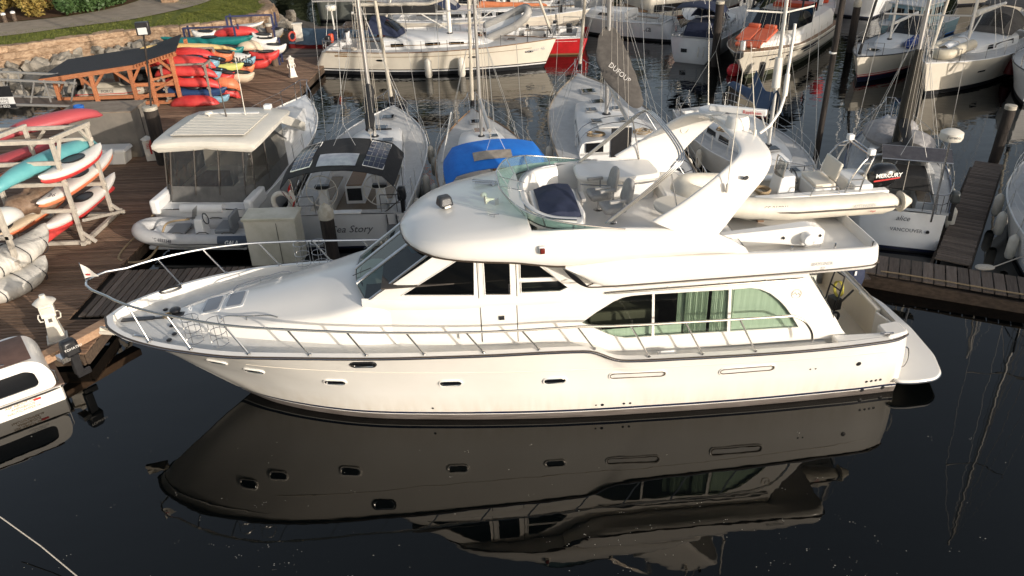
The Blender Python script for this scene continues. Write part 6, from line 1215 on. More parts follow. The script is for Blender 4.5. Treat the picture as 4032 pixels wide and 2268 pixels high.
# ------------------------------------------------------------------ 8 red hull
b = Boat('sailboat', 'white decked sailboat with a bright red hull behind the long white sailboat', 'sailboat', (4.85, 48.9), (-7.5, 50.6), 3.9, .98, 1.2, tw=.8, full=2.0, stern_rake=-.3)
b.hull([ORP, REDP, M('bronze bottom paint', (.22, .13, .06), .6), REDP], [(.05, 2), (.10, 2)]); b.deck(GEL2, (.4, 4.0, 1.2, 1), toe=GEL, depth=.4); b.coach(4.2, 9.0, 1.3, .6, .4, GEL2); b.rails(.3, 11, n=7); b.rig(6.5, 15, MASTW, .1, 2, furl=FURW, boom=(4.4, 2.5, ORGC, .38)); b.wheel(1.6, 0, 1.5, .55, BLACK); b.strip('boot_line', .3, 4, .82, .84, GEL2, 1, 8)
for x, y in ((2.2, 1.4), (2.2, -1.4), (3.5, 1.3), (3.5, -1.3), (4.6, .8)): f = MB(); f.lathe([(.10, 0), (.08, .1), (.10, .16), (.05, .2)], 10, (x, y, b.zs(x)+.05)); obj('winch', f, BLACK, b.root)
f = MB(); f.box((.8, .8, 1.4), (.35, .3, .5)); obj('stern_locker', f, BLACK, b.root, bevel=.04)
# ------------------------------------------------------------------ 9 white sloop and 10 orange cover yawl behind
b = Boat('sailboat', 'white sloop with its bow pointing right behind the red hulled sailboat', 'sailboat', (-7.2, 53.6), (5.6, 52.4), 3.9, 1.35, 1.65, tw=.75, full=2.0, rake=.12)
b.hull([ANTIB, NAVYP, GELC], BSTD); b.deck(DECKG, (.6, 3.6, 1.1, 1), toe=GEL2); b.coach(3.6, 9.2, 1.25, .55, .5, GEL2); b.hatch(10.4, 0, .5); b.hatch(8.6, 0, .5); b.rails(.5, 11.3, n=8); b.rig(7.4, 15, MASTW, .1, 2, furl=FURW, boom=(4.6, 3.0, ORGC, .30)); b.dodger(3, 4.6, 1.1, .9, NAVY)
text('BC BARRACUDA', .2, LETG, b.root, b.side_pt(10.2, 1.15, -1, .02), b.side_pt(12.2, 1.2, -1)-b.side_pt(10.2, 1.15, -1), (0, 0, 1), off=.02)
f = MB(); f.box((11.0, -1.0, 1.9), (.25, .12, .45)); obj('deck_box', f, BLACK, b.root)
b = Boat('sailboat', 'white ketch with a lumpy orange sail cover along its boom', 'sailboat', (5.0, 57.2), (-9.5, 58.2), 4.2, 1.3, 1.7, tw=.7, full=2.0)
b.hull([ANTIB, NAVYP, GELC], BSTD); b.deck(DECKG, (.6, 3.8, 1.2, 1), toe=TEAK); b.coach(3.8, 10, 1.3, .6, .6, GELC); b.rails(.4, 12.8, n=8); b.rig(8.6, 17, MASTW, .12, 2, furl=ORGC, boom=(6.2, 2.9, ORGC, 1.15)); b.dodger(3, 4.8, 1.2, 1.0, WHITC)
# covered launch beside the far dock
b = Boat('covered_launch', 'small boat under a slate blue tarpaulin by the far dock end', 'boat', (-13.0, 51.0), (-6.8, 50.0), 2.3, .7, 1.0, tw=.85, full=2.2); b.hull([REDP, GEL2, M('dark red paint', (.20, .02, .02), .4)], BSTD); f = MB(); TC = M('slate tarpaulin', (.05, .085, .12), .6, col2=(.07, .11, .15), scale=3, bump=.03, bscale=4); f.grid(lambda u, v: (.1+5.4*u, (2*v-1)*(b.b(.1+5.4*u)+.06), b.zs(5*u)+.02+.75*(1-abs(2*v-1)**1.3)*(1-.5*u*u)+.05*mnoise.noise((u*6, v*6, 0))), 16, 10); obj('tarpaulin', f, TC, b.root, smooth=60)
# ------------------------------------------------------------------ lettered sloop
b = Boat('sailboat', 'grey shaded sloop with dark lettering along its topsides', 'sailboat', (10.9, 50.6), (3.6, 55.4), 3.0, 1.05, 1.3, tw=.75, full=2.0, stern_rake=.6)
b.hull([ANTIB, BLACK, GEL2], [(.10, 0), (.16, 1)]); b.deck(DECKG, (.8, 3.2, .95, 1), toe=GEL2); b.coach(3.2, 6.6, 1.05, .5, .45, GEL2, win=False); f = MB(); f.quad(*[Vector((x, (b.cw(x)*.99+.012), b.zs(x)+b.ch(x)*k)) for x, k in ((4.0, .3), (5.2, .32), (5.0, .75), (4.3, .78))]); obj('cabin_window', f, DARKG, b.root); b.rails(.6, 7.2, n=6); b.rig(4.9, 11.5, MASTM, .08, 1, furl=FURW, boom=(3.2, 2.5, WHITC, .3))
p0, p1 = b.side_pt(4.2, .60, 1, .02), b.side_pt(1.4, .58, 1, .02); text("bread 'n butta", .52, LETD, b.root, p0, p1-p0, (0, 0, 1), off=.02)
t = thing('dinghy', 'small white dinghy hung upright at the stern of the lettered sloop', 'dinghy', (11.7, 50.3, .9), .8); f = MB(); f.loft([[(x, w_*math.cos(a_), .95+.75*math.sin(a_)*k) for a_ in np.linspace(PI, 2*PI, 9)] for x, w_, k in ((-.5, .55, .8), (0, .65, 1), (.5, .6, .95), (1.2, .1, .6))], closed_v=False, cap=False); obj('hull', f, GEL2, t)
# ------------------------------------------------------------------ navy bimini sailboat stern-on
b = Boat('sailboat', 'white sailboat seen from its rounded stern with a navy bimini', 'sailboat', (10.35, 44.6), (15.6, 53.0), 3.2, 1.25, 1.4, tw=.86, full=2.0, wlr=.62, stern_rake=.5)
b.hull([GEL2, GEL2, GEL2], [(.10, 0)]); b.deck(DECKG, (.7, 3.2, 1.0, 1), toe=GEL2, solemat=M('dark cockpit cover', (.015, .02, .035), .7)); b.coach(3.2, 6.8, 1.1, .5, .48, GEL2, wins=[(3.6, 4.6), (4.7, 5.4)]); b.rails(.6, 7.9, n=6); b.rig(4.8, 12.5, MASTM, .085, 2, furl=FURW, boom=(3.2, 2.6, NAVY, .3)); b.canopy('bimini', .2, 2.2, 1.35, 2.75, NAVY, crown=.2, droop=.3); b.dodger(2.6, 4.2, 1.05, .95, NAVY); f = MB(); f.box((1.9, 0, 1.5), (1.9, 1.9, .9), taper=.75); obj('cockpit_cover', f, NAVY, b.root, bevel=.1)
f = MB(); f.box((.20, .45, .62), (.03, .34, .2)); obj('stern_port', f, DARKG, b.root); f = MB(); f.tube([(.18, -.4, .9), (.1, -.4, .35)], .02, 5); f.tube([(.18, -.7, .9), (.1, -.7, .35)], .02, 5); obj('boarding_ladder', f, STEEL, b.root)
f = MB(); f.ell((12.1, 41.9, .22), (.36, .36, .36), 18, 12); tag(obj('mooring_buoy', f, M('red buoy', (.62, .03, .04), .45)), 'round red mooring buoy floating by the cruiser bow', 'buoy')
# ------------------------------------------------------------------ cruiser with orange cushions
b = Boat('motor_cruiser', 'white motor cruiser with orange sun cushions on its teak foredeck', 'motor cruiser', (18.6, 49.6), (11.5, 39.7), 4.0, 1.15, 1.62, tw=.92, full=2.9, rake=.14, wlr=.80, dip=.05)
b.hull([ANTIG, ANTIG, GELC, BLACK, GELC], [(.28, 1), (.33, 2), (.37, 3)]); b.deck(TEAK, None, toe=GELC); L = b.L
f = MB(); secs = []
for i in range(15):
    x = L-1.5-(L-2.3)*i/14; t_ = i/14; W = min(b.b(x)-.30, 1.65)*(.35+.65*min(1, t_*3.2)); H = .10+.75*min(1, t_*1.7)**.9; z = b.zs(x); secs.append([(x, y, q) for y, q in ((W, z), (W*.97, z+H*.7), (W*.85, z+H), (W*.4, z+H+.06), (0, z+H+.08), (-W*.4, z+H+.06), (-W*.85, z+H), (-W*.97, z+H*.7), (-W, z))])
f.loft(secs, closed_v=False, cap=False); obj('cabin_trunk', f, GEL, b.root, smooth=40)
ws = MB(); xw = L-4.5; z0 = b.zs(xw)+.72
for pts in (((xw, 1.45), (xw+.75, .8)), ((xw+.75, .8), (xw+.9, 0)), ((xw+.9, 0), (xw+.75, -.8)), ((xw+.75, -.8), (xw, -1.45)), ((xw-2.2, 1.62), (xw, 1.45)), ((xw, -1.45), (xw-2.2, -1.62))): (xa, ya), (xb, yb) = pts; ws.quad((xa, ya, z0), (xb, yb, z0+.02), (xb-1.15, yb*.88, z0+.85), (xa-1.15, ya*.88, z0+.85))
obj('windscreen', ws, DARKG, b.root, smooth=0)
f = MB(); f.box((xw-2.4, 0, z0+1.5), (3.2, 2.9, .10)); obj('hardtop', f, BLKC, b.root, bevel=.04)
for sg in (1, -1):
    for dx in (-.9, -3.8): f = MB(); f.beam((xw+dx, sg*1.35, z0+.3), (xw+dx-.4, sg*1.3, z0+1.46), .09, .09); obj('top_post', f, BLACK, b.root)
f = MB(); f.box((xw-2.2, 0, z0+.2), (3.4, 2.6, .6)); obj('saloon', f, GEL2, b.root, bevel=.08); f = MB(); f.box((xw-3.6, .2, z0+.55), (1.0, 2.2, .35)); obj('cockpit_seats', f, ORP, b.root, bevel=.08)
OC = M('orange cushion', (.56, .115, .05), .7, col2=(.47, .09, .04), scale=4)
for y in (.42, -.42): f = MB(); f.box((L-2.75, y, b.zs(L-2.75)+.60), (1.7, .80, .14), m=Matrix.Rotation(.16, 3, 'Y')); q = obj('sun_cushion', f, OC, b.root, bevel=.05); f = MB(); f.box((L-3.55, y, b.zs(L-3.5)+.90), (.30, .62, .2)); obj('headrest', f, OC, q, bevel=.06)
f = MB(); f.box((L-1.75, 0, b.zs(L-1.7)+.30), (.7, 1.3, .10), m=Matrix.Rotation(.35, 3, 'Y')); obj('bow_cushion', f, OC, b.root, bevel=.01); f = MB(); f.box((L-.95, -.05, b.zs(L-1)+.25), (.22, .24, .5)); obj('windlass', f, GEL2, b.root, bevel=.03)
b.rails(2.0, L-1.2, n=8, h=.55, pushpit=False); f = MB(); f.box((L-.1, .1, 1.55), (.5, .35, .3)); obj('anchor_roller', f, BLACK, b.root, bevel=.04)
for sg in (1, -1):
    b.strip('hull_window', 4.2, 7.4, .86, 1.08, DARKG, sg, 14, rnd=True); b.strip('side_window', 4.6, 6.6, .70, .80, DARKG, sg, 8); 
    for x in (8.2, 9.4): b.strip('porthole', x, x+.55, .86, .97, DARKG, sg, 8, rnd=True)
    f = MB(); f.tube([b.side_pt(x, b.zs(x)*.83, sg, .01) for x in np.linspace(.5, 11.2, 24)], .025, 5); obj('rubbing_strake', f, RUBR, b.root)
f = MB(); f.cyl((L-1.4, .9, .35), (L-1.2, 1.0, 1.0), .16); obj('dark_fender', f, BLACK, b.root)
# ------------------------------------------------------------------ sailboat with the striped waterline
b = Boat('sailboat', 'cream sailboat with red and navy stripes and a blue sail bundle on deck', 'sailboat', (23.6, 45.4), (17.3, 39.2), 3.1, 1.15, 1.35, tw=.7, full=2.3, rake=.07)
b.hull([NAVYP, LETR, GELC, LETR, GELC], [(.26, 0), (.30, 1), (.35, 2), (.39, 3)]); b.deck(DECKG, (.4, 2.6, .9, 1), toe=BLACK); b.coach(2.6, 5.8, 1.0, .55, .38, GEL2, fl=1.0); b.hatch(6.9, 0, .55, DARKG); b.rails(.4, 7.5, n=6); b.rig(5.0, 12.5, MASTW, .085, 2, furl=None, boom=(3.2, 2.3, BLUEC, .12, 0, False))
f = MB(); f.tube([Vector((b.L-.2, 0, b.zs(b.L)+.1)), Vector((5.6, 0, 9))], [.075, .05], 8); obj('dark_furled_jib', f, BLKC, b.root); b.dodger(2.2, 3.6, .98, .85, BLACK, CLEARV)
BB = M('royal blue bundle', (.015, .04, .20), .75, col2=(.03, .07, .28), scale=5, bump=.05, bscale=7)
for k in range(4): b.ell((3.6+.42*k, .95+.03*k, b.zs(4)+.28), (.42, .28, .22+.05*(k % 2)), 'sail_bundle', BB)
f = MB()
for k in range(3): f.tube([(3.7+.5*k, .75, b.zs(4)+.32), (3.9+.5*k, 1.0, b.zs(4)+.53), (3.8+.5*k, 1.25, b.zs(4)+.3)], .03, 5)
obj('bundle_lashing', f, ROPEW, b.root)
# ------------------------------------------------------------------ sailboat with the upturned dinghy on deck
b = Boat('sailboat', 'white sailboat with a cream dinghy upturned on its foredeck, right background', 'sailboat', (27.8, 44.0), (19.4, 36.6), 3.8, 1.3, 1.6, tw=.72, full=2.4, rake=.06)
b.hull([ANTIB, BLACK, GELC], [(.10, 0), (.2, 1)]); b.deck(DECKG, (.4, 3.2, 1.05, 1), toe=GEL2); b.coach(3.2, 7.4, 1.25, .6, .48, GEL2, fl=1.3, wins=[(3.8, 5.6), (5.7, 6.2)]); b.rails(.4, 9.6, n=7); b.rig(6.6, 15, MASTW, .10, 2, furl=FURW, boom=(3.9, 3.0, WHITC, .28)); b.dodger(2.4, 4.3, 1.25, 1.05, GREYC, CLEARV); b.canopy('enclosure', .2, 2.4, 1.5, 2.75, GREYC, crown=.2, droop=.4)
for x in (2.6, 4.4, 7.6): b.strip('hull_window', x, x+.5, .78, .86, DARKG, 1, 3)
for k in (3.2, 3.9): b.fender(k, 1, .8, .2, BLACK)
DG = M('cream dinghy', (.60, .54, .42), .5, col2=(.52, .46, .35), scale=3)
t = thing('upturned_dinghy', 'cream inflatable dinghy lashed upside down on the foredeck at right background', 'dinghy', b.w(7.5, .1, 1.95), b.rz); f = MB(); rib_tubes(f, 2.6, 1.5, .24, lift=-.1); obj('tube', f, DG, t); f = MB(); f.grid(lambda u, v: (.1+2.1*u, (2*v-1)*.55*(1-.6*u*u), .12+.22*(1-abs(2*v-1))*(1-.4*u)), 8, 6); obj('hull_bottom', f, GEL2, t, smooth=50)
f = MB(); 
for x in (.6, 1.5): f.tube([(x, -.8, -.15), (x, -.3, .32), (x, .3, .34), (x, .8, -.15)], .02, 5)
obj('lashing', f, ROPEW, t)
# ------------------------------------------------------------------ far right boat
b = Boat('sailboat', 'white sailboat with small bow lettering at the right edge background', 'sailboat', (30.3, 41.6), (22.9, 34.5), 3.7, 1.3, 1.6, tw=.7, full=2.4, rake=.06)
b.hull([ANTIB, BLACK, GEL2], [(.12, 0), (.2, 1)]); b.deck(DECKG, (.4, 3.0, 1.0, 1), toe=BLACK); b.coach(3.0, 7.2, 1.2, .6, .45, GEL2); b.rails(.4, 9.3, n=7); b.rig(6.1, 14, MASTM, .09, 2, furl=FURW, boom=(3.7, 2.9, BLKC, .35)); b.dodger(2.2, 4, 1.2, 1.0, GREYC, CLEARV); f = MB(); f.box((6.4, .3, b.top(6.4)+.2), (1.2, .8, .4)); obj('deck_bundle', f, BLKC, b.root, bevel=.1)
p0, p1 = b.side_pt(8.9, 1.05, 1, .02), b.side_pt(7.6, 1.02, 1, .02); text('SANNO', .2, LETD, b.root, p0, p1-p0, (0, 0, 1), off=.02)
f = MB(); f.cyl((24.9, 39.0, .3), (25.0, 39.1, 1.3), .22); tag(obj('red_fender', f, M('dark red fender', (.16, .02, .02), .5)), 'dark red fender hanging between the two right background sailboats', 'fender')
# ------------------------------------------------------------------ background boats along the top of the picture
def launch(name, label, cat, stern, bow, B, fa, ff, hullm, cab=None, **k):
    b = Boat(name, label, cat, stern, bow, B, fa, ff, tw=.85, full=2.3, **k); b.hull(hullm, BSTD); b.deck(DECKG, None, toe=GEL2)
    for (x0, x1, w_, h, mt) in cab or []:
        f = MB(); z = b.zs((x0+x1)/2); f.box(((x0+x1)/2, 0, z+h/2), (x1-x0, w_, h), taper=.93); c = obj('cabin', f, mt, b.root, bevel=.05); n = max(2, int((x1-x0)/.9))
        for sg in (1, -1):
            for i in range(n): xx = x0+(x1-x0)*(i+.5)/n; f = MB(); f.box((xx, sg*(w_/2*.965+.01), z+h*.62), ((x1-x0)/n*.66, .03, h*.34)); obj('cabin_window', f, DARKG, c)
        for sx, xx in ((1, x1), (-1, x0)):
            for y in (-.3, .3): f = MB(); f.box((xx-sx*.03*(x1-x0)/2+sx*.0, y*w_*.8, z+h*.62), (.06, w_*.36, h*.36)); obj('cabin_window', f, DARKG, c)
        f = MB(); f.box(((x0+x1)/2, 0, z+h+.03), (x1-x0+.2, w_+.1, .07)); obj('roof', f, GEL2, c, bevel=.02)
    b.rails(.5, b.L-1.3, n=6, pushpit=False); return b
VARN = M('varnished mahogany', (.22, .065, .025), .3, col2=(.30, .10, .04), scale=3, stretch=(1, 6, 6))
b = launch('trawler_yacht', 'white trawler yacht with varnished wooden cabin sides beyond the lettered sloop', 'trawler', (9.4, 58.0), (18.4, 61.5), 4.2, 1.5, 2.3, [ANTIB, VARN, GELC], [(2.0, 6.2, 2.9, 1.7, VARN), (3.0, 5.0, 2.4, 3.2, GELC)]); b.strip('dark_stripe', .4, 4.0, .5, 1.0, BLACK, -1, 6); f = MB(); f.box((-.3, 0, .62), (.8, 3.2, .1)); obj('swim_step', f, TEAK, b.root)
b = launch('dark_ship', 'big grey and black hull moored at the top left of the basin', 'ship', (-13, 62.5), (3, 60.0), 5, 2.2, 2.8, [ANTIB, BLACK, M('weathered grey hull', (.16, .17, .15), .6, col2=(.11, .115, .10), scale=.6)], [(3, 9, 3.2, 2.0, GEL2)], rake=.03)
b = launch('workboat', 'white cabin boat at the top centre beyond the orange cover ketch', 'boat', (2.5, 63.8), (-6, 64.0), 3.4, 1.2, 1.7, [ANTIB, NAVYP, GEL2], [(1.5, 5.2, 2.4, 1.6, GEL2)])
b = launch('fishing_boat', 'white stern-on cabin boat with clutter on deck beyond the cruiser', 'boat', (19.0, 51.0), (21.5, 60.0), 3.6, 1.5, 2.0, [ANTIB, NAVYP, M('lilac white', (.62, .58, .60), .5)], [(2.6, 6.4, 2.6, 1.7, GREYC)])
for k, (x, y, m_) in enumerate(((.6, .9, BLACK), (.7, -.6, GEL2), (1.3, .2, BLACK), (1.6, -1.0, ORP), (1.9, .8, GEL2))): f = MB(); f.box((x, y, 1.85), (.5, .45, .6)); obj('deck_gear', f, m_, b.root, bevel=.08)
f = MB(); f.tube([(-.05, .3+.28*math.cos(a_), 1.15+.34*math.sin(a_)) for a_ in np.linspace(0, 2*PI, 18)[:-1]], .05, 6, closed=True); obj('orange_ring', f, ORP, b.root); f = MB(); f.lathe([(.02, 3.6), (.35, 3.75), (.5, 4.2), (.35, 4.6), (.02, 4.75)], 14, (2.6, -1.4, 0)); obj('red_float', f, M('red buoy', (.62, .03, .04), .45), b.root); f = MB(); f.tube([(2.6, -1.4, 1.8), (2.6, -1.4, 3.8)], .05, 6); f.tube([(1.0, 1.2, 1.8), (.5, 1.2, 4.2)], .05, 6); obj('gallows', f, BLACK, b.root)
b = launch('blue_cabin_boat', 'small pale blue cabin boat with a bright blue sail cover, right background', 'boat', (27.0, 50.5), (21.5, 46.3), 2.8, .9, 1.3, [ANTIB, BLUEC, M('pale blue hull', (.25, .38, .43), .5)], [(1.8, 4.4, 2.0, 1.1, M('pale blue cabin', (.28, .42, .47), .5))]); f = MB(); f.tube([(3.4, 0, 2), (3.3, 0, 10)], .07, 8); obj('mast', f, MASTW, b.root); f = MB(); f.tube([(3.3, 0, 2.9), (2.2, 0, 3.2), (1.2, 0, 2.8)], [.28, .2, .12], 10); f.tube([(3.35, 0, 2.8), (3.3, 0, 4.4)], [.3, .15], 10); obj('sail_cover', f, M('azure canvas', (.02, .17, .36), .8), b.root)
b = launch('canvas_cruiser', 'cruiser under a brown canvas enclosure at the right background', 'boat', (36.5, 50.5), (29.0, 45.5), 3.4, 1.1, 1.7, [ANTIB, NAVYP, GELC], [(1.0, 4.6, 2.7, 1.7, M('brown enclosure canvas', (.20, .165, .12), .8, col2=(.28, .23, .17), scale=3))])
b = launch('tour_boat', 'white flared bow at the top right corner', 'boat', (40.0, 63.0), (31.0, 57.0), 4, 2.0, 2.8, [ANTIB, NAVYP, GELC], [(2, 6, 3, 1.8, GEL2)])
for i, (sx, sy, bx, by, Bm, cc, lb) in enumerate(((-4, 66.5, 6.5, 66.0, 3.6, WHITC, 'white sailboat at the top edge above the orange sail cover'), (13, 64, 21, 68, 3.6, NAVY, 'white sailboat at the top edge beyond the trawler'), (23.5, 55, 30, 63, 3.5, BLKC, 'white sailboat at the top edge right of the cluttered cabin boat'), (7.0, 61.5, 1.5, 69, 3.4, GREYC, 'white sailboat at the top edge beside the trawler'))):
    b = Boat('sailboat', lb, 'sailboat', (sx, sy), (bx, by), Bm, 1.2, 1.5, tw=.75); b.hull(WSTD, BSTD); b.deck(DECKG, None, toe=GEL2); b.coach(2.5, 7.0, 1.2, .6, .5, GEL2); b.rails(.5, b.L-1.3, n=6); b.rig(b.L*.56, 14, MASTM, .09, 2, furl=FURW, boom=(3.6, 2.6, cc, .3)); b.dodger(2, 3.6, 1.1, .9, cc)
# rear pontoon that the back row lies along, with stalls and the lifebuoy stand
RPT, *_ = dock_strip('rear_pontoon', 'grey pontoon running behind the back row of boats', (-11, 56.2, 0), (7, 55.2, 0), 1.6, .3, WOODR)
f = MB(); f.beam((0, 0, .2), (18, -1, .2), .1, .4); obj('fascia_board', f, WOODF, RPT)
FS, *_ = dock_strip('far_dock_spur', 'dark dock spur beyond the lighthouse pedestal', (-10.9, 47.6, 0), (-10.9, 56.5, 0), 2.2, .25, WOODR); f = MB(); f.beam((-.02, 0, .2), (-.02, 8.9, .2), .08, .4); obj('fascia_board', f, WOODF, FS)
t = thing('lifebuoy_stand', 'white lifebuoy stand on the dock spur beyond the pedestal', 'lifebuoy stand', (-12.4, 50.0, .455)); f = MB(); f.box((0, 0, .7), (.5, .12, 1.4)); obj('board', f, WPLA, t, bevel=.02); f = MB(); f.box((0, 0, 1.44), (.6, .3, .08)); obj('hood', f, WPLA, t)
lifebuoy(Vector((-12.75, 49.8, 1.2)), 'red lifebuoy beside the white stand on the dock spur', .9, .25)
# ================================================================== tender on the yacht's boat deck
def yw(x, y, z): return Vector((8.8-x*math.cos(YA)+y*math.sin(YA), 16.48-x*math.sin(YA)-y*math.cos(YA), z))
t = thing('rigid_tender', 'cream rigid inflatable with a big black outboard carried on the yacht boat deck', 'tender', yw(.2, -.42, 3.70), PI+YA)
HYP = M('cream hypalon', (.66, .62, .53), .5, col2=(.58, .54, .46), scale=3, bump=.004, bscale=20)
f = MB(); rib_tubes(f, 4.7, 1.95, .245, .30, 16, .30); RT = obj('tube', f, HYP, t)
f = MB(); f.tube([(.05, -.985, .30), (2.4, -.985, .31), (3.5, -.90, .38)], .022, 6); f.tube([(.05, -.985+1.97, .30), (2.4, .985, .31), (3.5, .90, .38)], .022, 6); obj('rubbing_strake', f, GREYC, RT)
f = MB()
for i in range(2): f.tube([(-.05, -.73+1.46*i, .30), (-.3, -.73+1.46*i, .30)], [.235, .06], 14)
obj('tube_cone', f, HYP, RT)
f = MB(); f.prism(round_poly([(.15, -.52), (3.6, -.45), (4.3, 0), (3.6, .45), (.15, .52)], .1), .10, .20); obj('floor', f, NONSKID, t); f = MB(); f.loft([[(.1, y, z) for y, z in ((-.6, .15), (0, -.05), (.6, .15))], [(3.2, y, z) for y, z in ((-.55, .18), (0, -.02), (.55, .18))], [(4.3, y, z) for y, z in ((-.1, .4), (0, .35), (.1, .4))]], closed_v=False, cap=False); obj('keel', f, GEL2, t)
for s_ in (1, -1): f = MB(); f.box((1.7, s_*.56, .52), (3.0, .22, .08)); obj('side_locker', f, GEL, t, bevel=.03)
f = MB(); f.loft([[(2.55+.02, -.26, z0) for z0 in ()] or [(x, y, z) for x, y in ((2.15, -.26), (2.62, -.26), (2.62, .26), (2.15, .26))] for z in (.2,)]+[[(x, y, z) for x, y in ((2.2, -.24), (2.52, -.24), (2.52, .24), (2.2, .24))] for z in (.86,)]); cn = obj('console', f, GEL2, t, bevel=.03)
f = MB(); f.grid(lambda u, v: (2.50-.10*v+.08*math.sin(PI*u), -.24+.48*u, .84+.34*v), 6, 3); obj('windscreen', f, TINTD, cn); f = MB(); f.tube([(2.5, -.25, .84), (2.46, -.25, 1.2), (2.52, 0, 1.26), (2.46, .25, 1.2), (2.5, .25, .84)], .018, 6); obj('screen_rail', f, STEEL, cn)
f = MB(); f.tube([(2.12+.05*math.sin(a_), .17*math.cos(a_), .76+.16*math.sin(a_)) for a_ in np.linspace(0, 2*PI, 17)[:-1]], .016, 6, closed=True); f.tube([(2.2, 0, .74), (2.12, 0, .76)], .02); obj('steering_wheel', f, BLACK, cn); f = MB(); f.box((2.19, -.1, .6), (.02, .2, .16)); obj('switch_panel', f, BLACK, cn)
f = MB(); f.box((1.55, 0, .42), (.5, .8, .36)); sb = obj('helm_bench', f, GEL2, t, bevel=.04); f = MB(); f.box((1.55, 0, .64), (.48, .78, .09)); obj('cushion', f, GELC, sb, bevel=.03); f = MB(); f.box((1.28, 0, .92), (.07, .74, .42), m=Matrix.Rotation(-.25, 3, 'Y')); obj('backrest', f, GELC, sb, bevel=.03)
f = MB(); f.box((.72, 0, .48), (.45, 1.0, .34)); obj('stern_locker', f, GEL2, t, bevel=.04); f = MB(); f.box((3.1, 0, .36), (.55, .6, .24)); obj('bow_seat', f, GELC, t, bevel=.05)
for s_ in (1, -1):
    A1, B1 = [(1.22, s_*.62, .5), (1.14, s_*.64, .85), (.92, s_*.60, 1.2), (.80, s_*.56, 1.30), (.74, s_*.45, 1.36)], [(.88, s_*.62, .5), (.84, s_*.64, .85), (.72, s_*.60, 1.2), (.66, s_*.56, 1.30), (.62, s_*.45, 1.36)]
    f = MB(); f.tube(smooth_poly(A1, 4), .022, 7); f.tube(smooth_poly(B1, 4), .022, 7)
    for k in (1.0, 2.0): i = int(k); f.tube([A1[i], B1[i]], .016, 6)
    f.tube([((A1[0][0]+A1[1][0])/2, s_*.63, .68), ((B1[0][0]+B1[1][0])/2, s_*.63, .68)], .016, 6); obj('roll_bar', f, STEEL, t)
    f = MB(); f.box((.70, s_*.50, 1.42), (.14, .14, .14)); obj('arch_light', f, GEL2, t, bevel=.02)
    f = MB(); f.tube([(2.0, s_*.66, .55), (1.95, s_*.66, .72), (1.4, s_*.66, .72), (1.35, s_*.66, .55)], .016, 6); obj('grab_rail', f, STEEL, t)
f = MB(); f.tube([(.74, -.45, 1.36), (.74, .45, 1.36)], .024, 7); f.tube([(.62, -.45, 1.36), (.62, .45, 1.36)], .024, 7); obj('arch_bar', f, STEEL, t)
f = MB(); secs = []
for z, x0, x1, w_ in ((.42, -.12, .22, .30), (.50, -.22, .34, .42), (.66, -.30, .40, .47), (.80, -.28, .38, .45), (.90, -.16, .24, .30), (.92, -.08, .14, .16)): secs.append([(x0+(x1-x0)*(.5+.5*math.cos(q)), w_/2*math.copysign(abs(math.sin(q))**.7, math.sin(q)), z) for q in np.linspace(0, 2*PI, 19)[:-1]])
f.loft(secs); ob = obj('outboard_cowl', f, M('gloss black cowl', (.012, .012, .013), .2, coat=.3), t, smooth=60); f = MB(); f.box((.02, 0, .1), (.22, .16, .7), taper=1.2); f.box((-.02, 0, -.25), (.3, .05, .12)); obj('outboard_leg', f, BLACK, ob)
text('MERCURY', .135, LETW, ob, (.33, .232, .68), (-1, 0, 0), (0, 0, 1), off=.0, bold=.004); f = MB(); f.beam((.36, .232, .60), (-.24, .225, .655), .012, .035); obj('red_stripe', f, LETR, ob)
text('CF 01091J', .13, LETD, RT, (3.15, .985-.055, .40), (-1, -.0, -.03), (0, -.25, 1), off=.015, shear=.15); text('AMTENDER', .10, LETG, RT, (1.15, .985, .34), (-1, 0, 0), (0, -.2, 1), off=.01, shear=.2); f = MB(); f.beam((1.1, .992, .30), (.55, .992, .30), .01, .014); obj('red_line', f, LETR, RT); text('Rigid', .06, LETR, RT, (.75, .985, .22), (-1, 0, 0), (0, .1, 1), off=.015)
f = MB()
for k in range(4): f.tube(smooth_poly([(2.9+.2*math.cos(a_)*R_.uniform(.5, 1), .15+.2*math.sin(a_), .5+.02*k) for a_ in np.linspace(0, 6, 7)], 3, True), .018, 5, closed=True)
obj('rope_coil', f, ROPE, t)
for x in (1.0, 3.0): f = MB(); f.box((x, 0, -.0), (.14, 1.1, .12)); obj('deck_chock', f, M('brown chock', (.20, .12, .07), .6), Y, loc=(.2, -.42, 3.70))
# cart, covered outboard in the cockpit
t = thing('hand_cart', 'black folding hand cart with a coiled yellow hose in the yacht cockpit', 'hand cart', yw(.95, -.25, .75), PI+YA+.2); f = MB(); f.tube([(.1, -.2, .1), (-.02, -.2, .9), (-.06, -.18, 1.18), (-.06, .18, 1.18), (-.02, .2, .9), (.1, .2, .1)], .022, 7); f.tube([(-.02, -.2, .8), (-.02, .2, .8)], .02, 6); obj('handle_frame', f, BLACK, t)
for s_ in (1, -1): f = MB(); f.tube([(.1+.13*math.cos(a_), s_*.26, .14+.13*math.sin(a_)) for a_ in np.linspace(0, 2*PI, 15)[:-1]], .035, 7, closed=True); f.cyl((.1, s_*.2, .14), (.1, s_*.28, .14), .05, n=8); obj('wheel', f, BLACK, t)
f = MB(); f.box((-.05, 0, .38), (.22, .3, .3)); f.tube([(-.1, .12, .4), (-.45, .12, .72)], .03, 6); obj('machine', f, BLACK, t, bevel=.03); f = MB()
for k in range(5): f.tube(smooth_poly([(-.08-.015*k, .16*math.cos(a_)*R_.uniform(.8, 1.1), .75+.2*math.sin(a_)) for a_ in np.linspace(0, 6, 8)], 3, True), .012, 5, closed=True)
obj('hose_coil', f, M('yellow hose', (.40, .36, .06), .5), t)
